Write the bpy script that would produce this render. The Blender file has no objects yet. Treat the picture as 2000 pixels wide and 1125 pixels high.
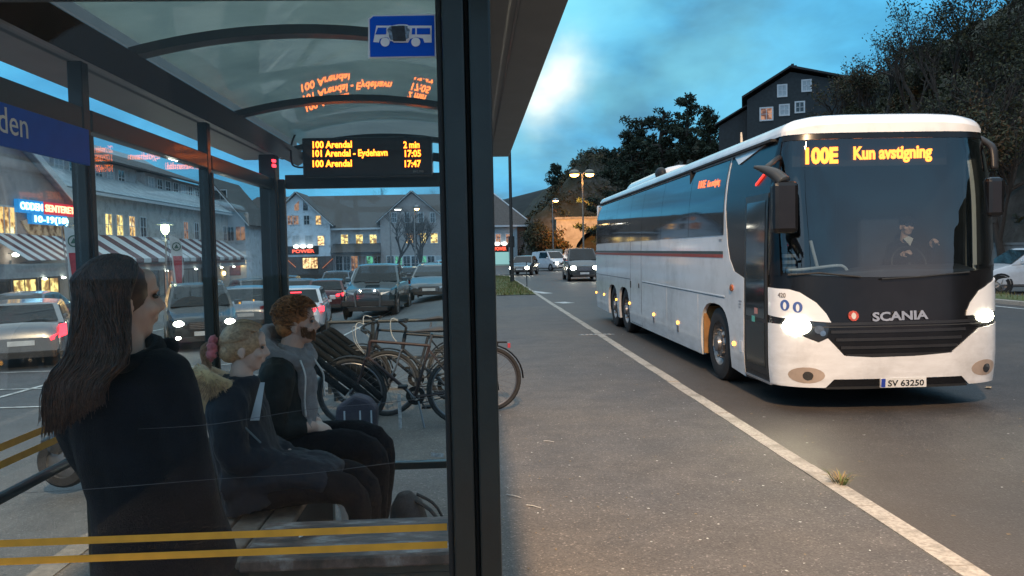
import bpy, bmesh, math, random
from mathutils import Vector, Matrix, Euler, noise
R = math.radians
sc = bpy.context.scene
COL = sc.collection
# ------------------------------------------------------------------ camera
EYE = Vector((0.0, 0.0, 1.70))
FPX = 1560.0                      # focal length in pixels of the 2000 px wide photograph
cam_d = bpy.data.cameras.new('camera')
cam = bpy.data.objects.new('camera', cam_d)
COL.objects.link(cam)
cam_d.sensor_width = 36.0
cam_d.lens = 36.0 * FPX / 2000.0
cam_d.clip_start = 0.05
cam_d.clip_end = 3000
YAW, PITCH, ROLL = R(2.78), R(-2.59), R(1.2)
_f = Vector((math.sin(YAW) * math.cos(PITCH), math.cos(YAW) * math.cos(PITCH), math.sin(PITCH)))
_r = _f.cross(Vector((0, 0, 1))).normalized()
_u = _r.cross(_f)
_r2 = _r * math.cos(ROLL) - _u * math.sin(ROLL)
_u2 = _u * math.cos(ROLL) + _r * math.sin(ROLL)
CM = Matrix((_r2, _u2, -_f)).transposed()
cam.matrix_world = Matrix.Translation(EYE) @ CM.to_4x4()
sc.camera = cam

def ray(px, py):
    return (_f * FPX + _r2 * (px - 1000) - _u2 * (py - 562.5)).normalized()
def PY(px, py, Y):
    "world point seen at a pixel of the photograph, at distance Y along the road"
    d = ray(px, py)
    return EYE + d * (Y / d.y)
def PZ(px, py, Z):
    d = ray(px, py)
    return EYE + d * ((Z - EYE.z) / d.z)

# ------------------------------------------------------------------ render set-up
sc.view_settings.view_transform = 'Standard'
sc.view_settings.look = 'None'
sc.view_settings.exposure = 0.0
sc.view_settings.gamma = 1.0
sc.render.engine = 'CYCLES'
cy = sc.cycles
cy.max_bounces = 8; cy.diffuse_bounces = 3; cy.glossy_bounces = 4
cy.transmission_bounces = 6; cy.transparent_max_bounces = 24
cy.caustics_reflective = False; cy.caustics_refractive = False
cy.sample_clamp_indirect = 6.0
cy.use_denoising = True
cy.use_adaptive_sampling = True
cy.adaptive_threshold = 0.015

# ------------------------------------------------------------------ world: dusk sky with cloud
W = bpy.data.worlds.new('World'); sc.world = W; W.use_nodes = True
nt = W.node_tree; nt.nodes.clear()
def N(t, **kw):
    n = nt.nodes.new(t)
    for k, v in kw.items(): setattr(n, k, v)
    return n
def LK(a, b): nt.links.new(a, b)
SUN_EL, SUN_AZ = R(2.0), R(-150)
wo = N('ShaderNodeOutputWorld'); bg = N('ShaderNodeBackground'); LK(bg.outputs[0], wo.inputs[0])
sky = N('ShaderNodeTexSky'); sky.sky_type = 'NISHITA'; sky.sun_disc = False
sky.sun_elevation = SUN_EL; sky.sun_rotation = -SUN_AZ
tc = N('ShaderNodeTexCoord'); sep = N('ShaderNodeSeparateXYZ'); LK(tc.outputs['Generated'], sep.inputs[0])
def MATH(op, a, b=None, c=None):
    m = N('ShaderNodeMath', operation=op)
    for i, v in enumerate((a, b, c)):
        if v is None: continue
        if isinstance(v, (int, float)): m.inputs[i].default_value = v
        else: LK(v, m.inputs[i])
    return m.outputs[0]
zc = MATH('MAXIMUM', sep.outputs[2], 0.0)
den = MATH('ADD', zc, 0.45)
comb = N('ShaderNodeCombineXYZ')
LK(MATH('DIVIDE', sep.outputs[0], den), comb.inputs[0]); LK(MATH('DIVIDE', sep.outputs[1], den), comb.inputs[1])
n1 = N('ShaderNodeTexNoise'); n1.inputs['Scale'].default_value = 2.1; n1.inputs['Detail'].default_value = 6; n1.inputs['Roughness'].default_value = 0.52
n1.inputs['Distortion'].default_value = 0.25
LK(comb.outputs[0], n1.inputs['Vector'])
cr = N('ShaderNodeValToRGB'); LK(n1.outputs[0], cr.inputs[0])
e = cr.color_ramp.elements
e[0].position = 0.42; e[0].color = (0.040, 0.19, 0.38, 1)
e[1].position = 0.62; e[1].color = (0.085, 0.50, 0.86, 1)
m_ = cr.color_ramp.elements.new(0.5); m_.color = (0.05, 0.34, 0.66, 1)
def mixc(fac, a, b, mode='MIX'):
    m = N('ShaderNodeMixRGB', blend_type=mode)
    for i, v in enumerate((fac, a, b)):
        if isinstance(v, (int, float)): m.inputs[i].default_value = v
        elif isinstance(v, tuple): m.inputs[i].default_value = v
        else: LK(v, m.inputs[i])
    return m.outputs[0]
n5 = N('ShaderNodeTexNoise'); n5.inputs['Scale'].default_value = 5.2; n5.inputs['Detail'].default_value = 8; n5.inputs['Roughness'].default_value = .6; n5.inputs['Distortion'].default_value = .4; LK(comb.outputs[0], n5.inputs['Vector'])
m5 = N('ShaderNodeMapRange'); LK(n5.outputs[0], m5.inputs[0]); m5.inputs[1].default_value = .3; m5.inputs[2].default_value = .7; m5.inputs[3].default_value = .72; m5.inputs[4].default_value = 1.16
csk = N('ShaderNodeVectorMath', operation='SCALE'); LK(cr.outputs[0], csk.inputs[0]); LK(m5.outputs[0], csk.inputs['Scale'])
# the bright break in the cloud above the road, and the paler cloud round it
nzv = N('ShaderNodeTexNoise'); nzv.inputs['Scale'].default_value = 5.5; nzv.inputs['Detail'].default_value = 5; LK(tc.outputs['Generated'], nzv.inputs['Vector'])
dvec = N('ShaderNodeVectorMath', operation='MULTIPLY_ADD'); LK(nzv.outputs['Color'], dvec.inputs[0]); dvec.inputs[1].default_value = (.16, .16, .16)
off_ = N('ShaderNodeVectorMath', operation='SUBTRACT'); LK(tc.outputs['Generated'], off_.inputs[0]); off_.inputs[1].default_value = (.08, .08, .08); LK(off_.outputs[0], dvec.inputs[2])
nrm_ = N('ShaderNodeVectorMath', operation='NORMALIZE'); LK(dvec.outputs[0], nrm_.inputs[0])
def lobe(px, py, k):
    d = ray(px, py)
    dp = N('ShaderNodeVectorMath', operation='DOT_PRODUCT'); LK(nrm_.outputs[0], dp.inputs[0]); dp.inputs[1].default_value = d
    return MATH('POWER', MATH('MAXIMUM', dp.outputs['Value'], 0.0), k)
def ng(scale, lo, hi):
    n = N('ShaderNodeTexNoise'); n.inputs['Scale'].default_value = scale; n.inputs['Detail'].default_value = 5; n.inputs['Roughness'].default_value = .5
    LK(comb.outputs[0], n.inputs['Vector'])
    mr = N('ShaderNodeMapRange'); LK(n.outputs[0], mr.inputs[0]); mr.inputs[1].default_value = lo; mr.inputs[2].default_value = hi
    return mr.outputs[0]
g2 = ng(2.3, 0.33, 0.62)
c = mixc(MATH('MULTIPLY', lobe(1110, 20, 34), MATH('MULTIPLY_ADD', g2, 0.90, 0.10)), csk.outputs[0], (0.26, 0.80, 0.98, 1))
wl = MATH('MULTIPLY', MATH('ADD', lobe(1052, 182, 1300), MATH('MULTIPLY', lobe(1100, 140, 2200), 0.7)), MATH('MULTIPLY_ADD', g2, 1.3, 0.12))
wl = MATH('MINIMUM', wl, 1.0)
c = mixc(wl, c, (1.05, 1.12, 1.0, 1))
# paler, greyer cloud overhead and behind the viewer, as an overcast sky has it
mr = N('ShaderNodeMapRange'); mr.interpolation_type = 'SMOOTHSTEP'; LK(sep.outputs[2], mr.inputs[0]); mr.inputs[1].default_value = 0.40; mr.inputs[2].default_value = 0.85
c = mixc(mr.outputs[0], c, (1.05, 1.22, 1.32, 1))
mr2 = N('ShaderNodeMapRange'); mr2.interpolation_type = 'SMOOTHSTEP'; LK(MATH('MULTIPLY', sep.outputs[1], -1.0), mr2.inputs[0]); mr2.inputs[1].default_value = 0.05; mr2.inputs[2].default_value = 0.8
mr2.inputs[4].default_value = 0.75
c = mixc(mr2.outputs[0], c, (0.34, 0.62, 0.92, 1))
skm = mixc(1.0, sky.outputs[0], (0.02, 0.02, 0.02, 1), 'MULTIPLY')
c = mixc(1.0, c, skm, 'ADD')
LK(c, bg.inputs[0]); bg.inputs[1].default_value = 1.08

sun_d = bpy.data.lights.new('sun', 'SUN'); sun_d.energy = 0.02; sun_d.angle = R(20); sun_d.color = (1, .9, .8)
sun_o = bpy.data.objects.new('sun', sun_d); COL.objects.link(sun_o)
sun_o.rotation_euler = (R(80), 0, R(-30)); sun_o.location = (0, -20, 40)

def lamp(kind, name, loc, energy, color, size=0.1, target=None, angle=60, blend=.5, parent=None):
    d = bpy.data.lights.new(name, kind); d.energy = energy; d.color = color
    if kind in ('POINT', 'SPOT'): d.shadow_soft_size = size
    if kind == 'SPOT': d.spot_size = R(angle); d.spot_blend = blend
    o = bpy.data.objects.new(name, d); COL.objects.link(o); o.location = loc
    if target is not None:
        o.rotation_euler = (Vector(target) - Vector(loc)).to_track_quat('-Z', 'Y').to_euler()
    if parent is not None:
        o.parent = parent; o.matrix_parent_inverse = mw(parent).inverted()
    return o

# ------------------------------------------------------------------ materials
MATS = {}
def _base(name):
    m = bpy.data.materials.new(name); m.use_nodes = True
    t = m.node_tree; p = t.nodes['Principled BSDF']
    return m, t, p
def mat(name, col, rough=.6, metal=0., var=.12, scale=6., bump=0., bscale=60., coat=0., spec=.5, dirt=None, dscale=1.5, sheen=0.):
    "procedural paint: base colour broken up by two noises, optional dirt patches and bump"
    if name in MATS: return MATS[name]
    m, t, p = _base(name); L = t.links.new
    tcn = t.nodes.new('ShaderNodeTexCoord')
    nz = t.nodes.new('ShaderNodeTexNoise'); nz.inputs['Scale'].default_value = scale; nz.inputs['Detail'].default_value = 6
    L(tcn.outputs['Object'], nz.inputs['Vector'])
    r = t.nodes.new('ShaderNodeValToRGB'); L(nz.outputs[0], r.inputs[0])
    lo = [c * (1 - var) for c in col]; hi = [min(1, c * (1 + var)) for c in col]
    r.color_ramp.elements[0].position = .3; r.color_ramp.elements[0].color = (*lo, 1)
    r.color_ramp.elements[1].position = .7; r.color_ramp.elements[1].color = (*hi, 1)
    out = r.outputs[0]
    if dirt:
        n2 = t.nodes.new('ShaderNodeTexNoise'); n2.inputs['Scale'].default_value = dscale; n2.inputs['Detail'].default_value = 8; n2.inputs['Roughness'].default_value = .65
        L(tcn.outputs['Object'], n2.inputs['Vector'])
        r2 = t.nodes.new('ShaderNodeMapRange'); L(n2.outputs[0], r2.inputs[0]); r2.inputs[1].default_value = .5; r2.inputs[2].default_value = .68
        mx = t.nodes.new('ShaderNodeMixRGB'); L(r2.outputs[0], mx.inputs[0]); L(out, mx.inputs[1]); mx.inputs[2].default_value = (*dirt, 1)
        out = mx.outputs[0]
    L(out, p.inputs['Base Color'])
    p.inputs['Roughness'].default_value = rough; p.inputs['Metallic'].default_value = metal
    p.inputs['Coat Weight'].default_value = coat; p.inputs['Coat Roughness'].default_value = .08
    p.inputs['Specular IOR Level'].default_value = spec
    if sheen: p.inputs['Sheen Weight'].default_value = sheen
    if bump:
        n3 = t.nodes.new('ShaderNodeTexNoise'); n3.inputs['Scale'].default_value = bscale; n3.inputs['Detail'].default_value = 4
        L(tcn.outputs['Object'], n3.inputs['Vector'])
        b = t.nodes.new('ShaderNodeBump'); b.inputs['Strength'].default_value = bump; b.inputs['Distance'].default_value = .02
        L(n3.outputs[0], b.inputs['Height']); L(b.outputs[0], p.inputs['Normal'])
    MATS[name] = m
    return m
def emat(name, col, strength):
    if name in MATS: return MATS[name]
    m, t, p = _base(name)
    p.inputs['Base Color'].default_value = (*[min(1, c) * .6 for c in col], 1)
    p.inputs['Emission Color'].default_value = (*col, 1); p.inputs['Emission Strength'].default_value = strength
    MATS[name] = m
    return m
def glass(name, tint=(.8, .9, .88), refl=1.0, rough=.0, veil=0., veilcol=(.5, .55, .55), ior=1.45, vscale=3.):
    "window glass: clear transmission, Fresnel mirror reflection and a thin film of dust"
    if name in MATS: return MATS[name]
    m = bpy.data.materials.new(name); m.use_nodes = True; t = m.node_tree; t.nodes.clear(); L = t.links.new
    o = t.nodes.new('ShaderNodeOutputMaterial'); tr = t.nodes.new('ShaderNodeBsdfTransparent'); tr.inputs[0].default_value = (*tint, 1)
    gl = t.nodes.new('ShaderNodeBsdfGlossy'); gl.inputs['Roughness'].default_value = rough
    lw = t.nodes.new('ShaderNodeLayerWeight'); lw.inputs[0].default_value = .5        # Schlick: the same from both faces of the pane
    pw = t.nodes.new('ShaderNodeMath'); pw.operation = 'POWER'; L(lw.outputs['Facing'], pw.inputs[0]); pw.inputs[1].default_value = 5
    f0 = ((ior - 1) / (ior + 1)) ** 2
    sc_ = t.nodes.new('ShaderNodeMath'); sc_.operation = 'MULTIPLY_ADD'; L(pw.outputs[0], sc_.inputs[0]); sc_.inputs[1].default_value = 1 - f0; sc_.inputs[2].default_value = f0
    mu = t.nodes.new('ShaderNodeMath'); mu.operation = 'MULTIPLY'; mu.use_clamp = True; L(sc_.outputs[0], mu.inputs[0]); mu.inputs[1].default_value = refl
    mx = t.nodes.new('ShaderNodeMixShader'); L(mu.outputs[0], mx.inputs[0]); L(tr.outputs[0], mx.inputs[1]); L(gl.outputs[0], mx.inputs[2])
    last = mx.outputs[0]
    if veil:
        tcn = t.nodes.new('ShaderNodeTexCoord'); nz = t.nodes.new('ShaderNodeTexNoise'); nz.inputs['Scale'].default_value = vscale; nz.inputs['Detail'].default_value = 8; nz.inputs['Roughness'].default_value = .7
        L(tcn.outputs['Object'], nz.inputs['Vector'])
        mr = t.nodes.new('ShaderNodeMapRange'); L(nz.outputs[0], mr.inputs[0]); mr.inputs[1].default_value = .35; mr.inputs[2].default_value = .75
        mr.inputs[3].default_value = veil * .5; mr.inputs[4].default_value = veil * 1.6
        df = t.nodes.new('ShaderNodeBsdfDiffuse'); df.inputs[0].default_value = (*veilcol, 1)
        tl = t.nodes.new('ShaderNodeBsdfTranslucent'); tl.inputs[0].default_value = (*veilcol, 1)
        ad = t.nodes.new('ShaderNodeMixShader'); ad.inputs[0].default_value = .5; L(df.outputs[0], ad.inputs[1]); L(tl.outputs[0], ad.inputs[2])
        m2 = t.nodes.new('ShaderNodeMixShader'); L(mr.outputs[0], m2.inputs[0]); L(last, m2.inputs[1]); L(ad.outputs[0], m2.inputs[2])
        last = m2.outputs[0]
    L(last, o.inputs[0])
    MATS[name] = m
    return m

# ------------------------------------------------------------------ mesh building
def mw(o):
    "world matrix of a thing or part from its own transforms"
    m = o.matrix_basis.copy()
    while o.parent is not None:
        m = o.parent.matrix_basis @ o.matrix_parent_inverse @ m; o = o.parent
    return m
def tag(o, label=None, cat=None, group=None, kind=None):
    if label: o['label'] = label
    if cat: o['category'] = cat
    if group: o['group'] = group
    if kind: o['kind'] = kind
    return o
def thing(name, label, cat, loc=(0, 0, 0), rotz=0., group=None):
    o = bpy.data.objects.new(name, None); COL.objects.link(o)
    o.location = loc; o.rotation_euler = (0, 0, rotz); o.empty_display_size = .2
    return tag(o, label, cat, group)
def copy_thing(o, loc=None, rotz=None, label=None, parent=None, group=None):
    c = o.copy(); COL.objects.link(c)
    if parent is not None: c.parent = parent
    if loc is not None: c.location = loc
    if rotz is not None: c.rotation_euler = (0, 0, rotz)
    if label: c['label'] = label
    if group: c['group'] = group
    for ch in [x for x in COL.objects if x.parent == o]: copy_thing(ch, parent=c)
    return c
def frame_of(d):
    d = Vector(d).normalized()
    a = Vector((0, 0, 1)) if abs(d.z) < .95 else Vector((1, 0, 0))
    u = a.cross(d).normalized(); v = d.cross(u)
    return u, v
def smooth_path(pts, n):
    P = [Vector(p) for p in pts]; out = []
    for i in range(len(P) - 1):
        p0 = P[max(i - 1, 0)]; p1 = P[i]; p2 = P[i + 1]; p3 = P[min(i + 2, len(P) - 1)]
        for k in range(n):
            t = k / n
            out.append(.5 * ((2 * p1) + (p2 - p0) * t + (2 * p0 - 5 * p1 + 4 * p2 - p3) * t * t + (3 * p1 - p0 - 3 * p2 + p3) * t ** 3))
    out.append(P[-1]); return out
def lerpl(l, t):
    t = max(0, min(1, t)) * (len(l) - 1); i = min(int(t), len(l) - 2) if len(l) > 1 else 0
    if len(l) == 1: return l[0]
    return l[i] + (l[i + 1] - l[i]) * (t - i)
class MB:
    def __init__(s): s.v = []; s.f = []; s.m = []
    def add(s, vs, fs, mi=0):
        b = len(s.v); s.v += [Vector(v) for v in vs]; s.f += [[b + i for i in f] for f in fs]; s.m += [mi] * len(fs); return s
    def box(s, x0, x1, y0, y1, z0, z1, mi=0):
        vs = [(x, y, z) for z in (z0, z1) for y in (y0, y1) for x in (x0, x1)]
        return s.add(vs, [(0, 2, 3, 1), (4, 5, 7, 6), (0, 1, 5, 4), (2, 6, 7, 3), (0, 4, 6, 2), (1, 3, 7, 5)], mi)
    def cbox(s, c, sx, sy, sz, rot=None, mi=0):
        c = Vector(c); vs = []
        for z in (-.5, .5):
            for y in (-.5, .5):
                for x in (-.5, .5):
                    p = Vector((x * sx, y * sy, z * sz)); vs.append(c + (rot @ p if rot is not None else p))
        return s.add(vs, [(0, 2, 3, 1), (4, 5, 7, 6), (0, 1, 5, 4), (2, 6, 7, 3), (0, 4, 6, 2), (1, 3, 7, 5)], mi)
    def bar(s, a, b, w, h, up=(0, 0, 1), mi=0):
        a, b, up = Vector(a), Vector(b), Vector(up); d = (b - a).normalized(); u = d.cross(up).normalized() * w / 2; v = u.cross(d).normalized() * h / 2
        vs = [a - u - v, a + u - v, a + u + v, a - u + v, b - u - v, b + u - v, b + u + v, b - u + v]
        return s.add(vs, [(0, 1, 2, 3), (7, 6, 5, 4), (0, 4, 5, 1), (1, 5, 6, 2), (2, 6, 7, 3), (3, 7, 4, 0)], mi)
    def tube(s, pts, r, n=8, mi=0, caps=True, closed=False, squash=None, ref=None):
        P = [Vector(p) for p in pts]; k = len(P); vs = []; u = None
        rs = [r] * k if isinstance(r, (int, float)) else [lerpl(list(r), i / max(1, k - 1)) for i in range(k)]
        for i, p in enumerate(P):
            d = (P[(i + 1) % k] - P[i - 1]) if closed else (P[min(i + 1, k - 1)] - P[max(i - 1, 0)])
            if d.length < 1e-9: d = Vector((0, 0, 1))
            d.normalize()
            if ref is not None:
                rf = Vector(ref); u = (rf - d * rf.dot(d)).normalized(); v = d.cross(u)
            elif u is None: u, v = frame_of(d)
            else:
                u = (u - d * u.dot(d))
                if u.length < 1e-6: u, v = frame_of(d)
                u.normalize(); v = d.cross(u)
            sq = 1. if squash is None else (squash if isinstance(squash, (int, float)) else lerpl(list(squash), i / max(1, k - 1)))
            for j in range(n):
                a = 2 * math.pi * j / n; vs.append(p + u * math.cos(a) * rs[i] + v * math.sin(a) * rs[i] * sq)
        fs = []
        for i in range(k if closed else k - 1):
            for j in range(n):
                a = i * n + j; b = i * n + (j + 1) % n; c2 = ((i + 1) % k) * n + (j + 1) % n; d2 = ((i + 1) % k) * n + j
                fs.append((a, b, c2, d2))
        if caps and not closed: fs += [tuple(range(n - 1, -1, -1)), tuple(range((k - 1) * n, k * n))]
        return s.add(vs, fs, mi)
    def ell(s, c, r, n=12, rot=None, mi=0):
        c = Vector(c); r = (r, r, r) if isinstance(r, (int, float)) else r; vs = []; m = max(4, n // 2)
        for i in range(m + 1):
            th = math.pi * i / m
            for j in range(n):
                a = 2 * math.pi * j / n; p = Vector((math.sin(th) * math.cos(a) * r[0], math.sin(th) * math.sin(a) * r[1], math.cos(th) * r[2]))
                vs.append(c + (rot @ p if rot is not None else p))
        fs = [(i * n + j, (i + 1) * n + j, (i + 1) * n + (j + 1) % n, i * n + (j + 1) % n) for i in range(m) for j in range(n)]
        return s.add(vs, fs, mi)
    def prism(s, poly, axis, a, b, mi=0):
        "polygon in the two other axes (in x,y,z order) swept along axis from a to b"
        n = len(poly); vs = []
        for t in (a, b):
            for p in poly:
                q = list(p); q.insert('xyz'.index(axis), t); vs.append(q)
        return s.add(vs, [tuple(range(n - 1, -1, -1)), tuple(range(n, 2 * n))] + [(i, (i + 1) % n, n + (i + 1) % n, n + i) for i in range(n)], mi)
    def lathe(s, prof, c=(0, 0, 0), axis=(0, 0, 1), n=16, mi=0):
        c = Vector(c); ax = Vector(axis).normalized(); u, v = frame_of(ax); vs = []; k = len(prof)
        for (r, h) in prof:
            for j in range(n):
                a = 2 * math.pi * j / n; vs.append(c + ax * h + (u * math.cos(a) + v * math.sin(a)) * r)
        return s.add(vs, [(i * n + j, i * n + (j + 1) % n, (i + 1) * n + (j + 1) % n, (i + 1) * n + j) for i in range(k - 1) for j in range(n)], mi)
    def quad(s, a, b, c, d, mi=0): return s.add([a, b, c, d], [(0, 1, 2, 3)], mi)
    def slab(s, pts, n, th, mi=0):
        "polygon of 3-D points given a thickness th along the vector n"
        n = Vector(n).normalized() * th; k = len(pts); P = [Vector(p) for p in pts]
        return s.add(P + [p + n for p in P], [tuple(range(k - 1, -1, -1)), tuple(range(k, 2 * k))] + [(i, (i + 1) % k, k + (i + 1) % k, k + i) for i in range(k)], mi)
    def grid(s, nu, nv, fn, mi=0, flip=False):
        vs = [fn(i / nu, j / nv) for j in range(nv + 1) for i in range(nu + 1)]; w = nu + 1
        fs = [(j * w + i, j * w + i + 1, (j + 1) * w + i + 1, (j + 1) * w + i) for j in range(nv) for i in range(nu)]
        return s.add(vs, [tuple(reversed(f)) for f in fs] if flip else fs, mi)
    def xf(s, M):
        s.v = [M @ v for v in s.v]; return s
    def join(s, o, mi=None):
        b = len(s.v); s.v += o.v; s.f += [[b + i for i in f] for f in o.f]; s.m += (o.m if mi is None else [mi] * len(o.f)); return s
    def mesh(s, name, mats, smooth=None):
        me = bpy.data.meshes.new(name); me.from_pydata([tuple(v) for v in s.v], [], s.f); me.update()
        for m in (mats if isinstance(mats, (list, tuple)) else [mats]): me.materials.append(m)
        me.polygons.foreach_set('material_index', s.m)
        if smooth is not None:
            me.polygons.foreach_set('use_smooth', [True] * len(me.polygons))
            if smooth < 180: me.set_sharp_from_angle(angle=R(smooth))
        return me
    def build(s, name, mats, parent=None, smooth=None, bevel=0., world=False, fixn=False):
        "one mesh object; with world=True the vertices are world coordinates and are brought into the parent's space"
        if world and parent is not None: s.xf(mw(parent).inverted())
        me = s.mesh(name, mats, smooth)
        if fixn:
            b = bmesh.new(); b.from_mesh(me); bmesh.ops.recalc_face_normals(b, faces=b.faces); b.to_mesh(me); b.free()
        o = bpy.data.objects.new(name, me); COL.objects.link(o); o.parent = parent
        if bevel:
            md = o.modifiers.new('bevel', 'BEVEL'); md.width = bevel; md.segments = 2; md.limit_method = 'ANGLE'
        return o
def struct(o): o['kind'] = 'structure'; return o
def text_mesh(txt, size, M, extrude=0.002, align='LEFT', spacing=1.0, bold=0., sx=1.0):
    cu = bpy.data.curves.new('t', 'FONT'); cu.body = txt; cu.size = size; cu.extrude = extrude; cu.align_x = align; cu.align_y = 'BOTTOM_BASELINE'
    cu.space_character = spacing; cu.offset = bold; cu.resolution_u = 3
    o = bpy.data.objects.new('t', cu); me = bpy.data.meshes.new_from_object(o)
    b = MB(); S = Matrix.Diagonal((sx, 1, 1, 1)); b.add([M @ S @ v.co for v in me.vertices], [list(p.vertices) for p in me.polygons])
    bpy.data.objects.remove(o); bpy.data.curves.remove(cu); bpy.data.meshes.remove(me)
    return b
def facing(o, right, up):
    "matrix with local x = right, y = up, z = out, origin o"
    r, u = Vector(right).normalized(), Vector(up).normalized(); n = r.cross(u)
    m = Matrix((r, u, n)).transposed().to_4x4(); m.translation = Vector(o); return m
def remesh(mb, name, voxel, mats, parent=None, smoothit=2, color=None, world=False):
    "fuse overlapping closed pieces into one continuous skin"
    me = mb.mesh('tmp', mats[0]); o = bpy.data.objects.new('tmp', me); ts = bpy.data.scenes.new('tmp'); ts.collection.objects.link(o)
    md = o.modifiers.new('r', 'REMESH'); md.mode = 'VOXEL'; md.voxel_size = voxel
    if smoothit:
        ms = o.modifiers.new('s', 'SMOOTH'); ms.factor = .5; ms.iterations = smoothit
    
    with bpy.context.temp_override(scene=ts, view_layer=ts.view_layers[0]):
        dg = bpy.context.evaluated_depsgraph_get(); dg.update()
    new = bpy.data.meshes.new_from_object(o.evaluated_get(dg)); bpy.data.objects.remove(o); bpy.data.meshes.remove(me); bpy.data.scenes.remove(ts)
    new.name = name; new.materials.clear()
    for m in mats: new.materials.append(m)
    if color:
        new.polygons.foreach_set('material_index', [color(p.center) for p in new.polygons])
    new.polygons.foreach_set('use_smooth', [True] * len(new.polygons))
    if world and parent is not None: new.transform(mw(parent).inverted())
    ob = bpy.data.objects.new(name, new); COL.objects.link(ob); ob.parent = parent
    return ob
rnd = random.Random(7)
# ================================================================== GROUND
def asphalt(name, col, warm, agg=.30, patch=.25, rough=.75, dust=None):
    m, t, p = _base(name); L = t.links.new
    tcn = t.nodes.new('ShaderNodeTexCoord')
    def nz(s, d=4, r=.6):
        n = t.nodes.new('ShaderNodeTexNoise'); n.inputs['Scale'].default_value = s; n.inputs['Detail'].default_value = d; n.inputs['Roughness'].default_value = r
        L(tcn.outputs['Object'], n.inputs['Vector']); return n.outputs[0]
    def mr(x, a, b, c2, d):
        n = t.nodes.new('ShaderNodeMapRange'); L(x, n.inputs[0]); n.inputs[1].default_value = a; n.inputs[2].default_value = b; n.inputs[3].default_value = c2; n.inputs[4].default_value = d; return n.outputs[0]
    def mx(f, a, b, mode='MIX'):
        n = t.nodes.new('ShaderNodeMixRGB'); n.blend_type = mode
        for i, v in enumerate((f, a, b)):
            if isinstance(v, float): n.inputs[i].default_value = v
            elif isinstance(v, tuple): n.inputs[i].default_value = (*v, 1)
            else: L(v, n.inputs[i])
        return n.outputs[0]
    big = mr(nz(.35, 5), .35, .65, 0, 1)
    c0 = mx(big, tuple(col), tuple(warm))
    mid = mr(nz(2.2, 8, .7), .3, .72, 1 - patch, 1 + patch)
    vm = t.nodes.new('ShaderNodeVectorMath'); vm.operation = 'SCALE'; L(c0, vm.inputs[0]); L(mid, vm.inputs['Scale'])
    vo = t.nodes.new('ShaderNodeTexVoronoi'); vo.inputs['Scale'].default_value = 95; L(tcn.outputs['Object'], vo.inputs['Vector'])
    st = t.nodes.new('ShaderNodeSeparateColor'); L(vo.outputs['Color'], st.inputs[0])
    sp = mr(st.outputs[0], 0, 1, 1 - agg, 1 + agg)
    sp2 = mr(st.outputs[1], .93, .97, 1.0, 1.9)
    ml = t.nodes.new('ShaderNodeMath'); ml.operation = 'MULTIPLY'; L(sp, ml.inputs[0]); L(sp2, ml.inputs[1])
    vm2 = t.nodes.new('ShaderNodeVectorMath'); vm2.operation = 'SCALE'; L(vm.outputs[0], vm2.inputs[0]); L(ml.outputs[0], vm2.inputs['Scale'])
    # a few dark stains
    stn = mr(nz(.9, 6, .62), .62, .72, 0, .45)
    fin = mx(stn, vm2.outputs[0], (col[0] * .45, col[1] * .45, col[2] * .45))
    if dust is not None:
        sx = t.nodes.new('ShaderNodeSeparateXYZ'); L(tcn.outputs['Object'], sx.inputs[0])
        ad = t.nodes.new('ShaderNodeMath'); ad.operation = 'MULTIPLY_ADD'; L(nz(1.1, 6, .65), ad.inputs[0]); ad.inputs[1].default_value = 1.6; L(sx.outputs[0], ad.inputs[2])
        fin = mx(mr(ad.outputs[0], dust[0] + .6, dust[1] + .9, .55, 0), fin, dust[2])
    # hairline cracks
    vc = t.nodes.new('ShaderNodeTexVoronoi'); vc.feature = 'DISTANCE_TO_EDGE'; vc.inputs['Scale'].default_value = .42; vc.inputs['Randomness'].default_value = 1
    dv = t.nodes.new('ShaderNodeVectorMath'); dv.operation = 'MULTIPLY_ADD'; n9 = t.nodes.new('ShaderNodeTexNoise'); n9.inputs['Scale'].default_value = 2.5; n9.inputs['Detail'].default_value = 7; L(tcn.outputs['Object'], n9.inputs['Vector']); L(n9.outputs['Color'], dv.inputs[0]); dv.inputs[1].default_value = (.9, .9, 0); L(tcn.outputs['Object'], dv.inputs[2]); L(dv.outputs[0], vc.inputs['Vector'])
    ck = mr(vc.outputs['Distance'], .0, .006, .6, 0); mk = t.nodes.new('ShaderNodeMath'); mk.operation = 'MULTIPLY'; L(ck, mk.inputs[0]); L(mr(nz(.25, 3), .5, .62, 0, 1), mk.inputs[1])
    fin = mx(mk.outputs[0], fin, (.03, .03, .03))
    L(fin, p.inputs['Base Color']); p.inputs['Roughness'].default_value = rough
    b = t.nodes.new('ShaderNodeBump'); b.inputs['Strength'].default_value = .5; b.inputs['Distance'].default_value = .004
    L(vo.outputs['Distance'], b.inputs['Height']); L(b.outputs[0], p.inputs['Normal'])
    return m
A_PAVE = asphalt('pavement_asphalt', (.080, .076, .076), (.112, .096, .082), .24, .22)
A_ROAD = asphalt('road_asphalt', (.046, .044, .045), (.066, .058, .053), .32, .30, .62, (2.6, 4.2, (.105, .082, .062)))
A_LOT = asphalt('lot_asphalt', (.080, .082, .088), (.10, .098, .096), .25, .2)
GRANITE = mat('granite', (.40, .36, .31), .8, var=.28, scale=40, bump=.4, bscale=120, dirt=(.20, .18, .15), dscale=2.4)
CONCRETE = mat('concrete', (.30, .29, .27), .85, var=.15, scale=9, bump=.3, dirt=(.17, .16, .15))
PAINT_LINE = mat('road_paint', (.55, .55, .53), .7, var=.25, scale=12, dirt=(.22, .22, .22), dscale=5)
GRASSM = mat('grass_green', (.085, .105, .03), .9, var=.35, scale=18, dirt=(.15, .12, .06), dscale=.8)
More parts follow.
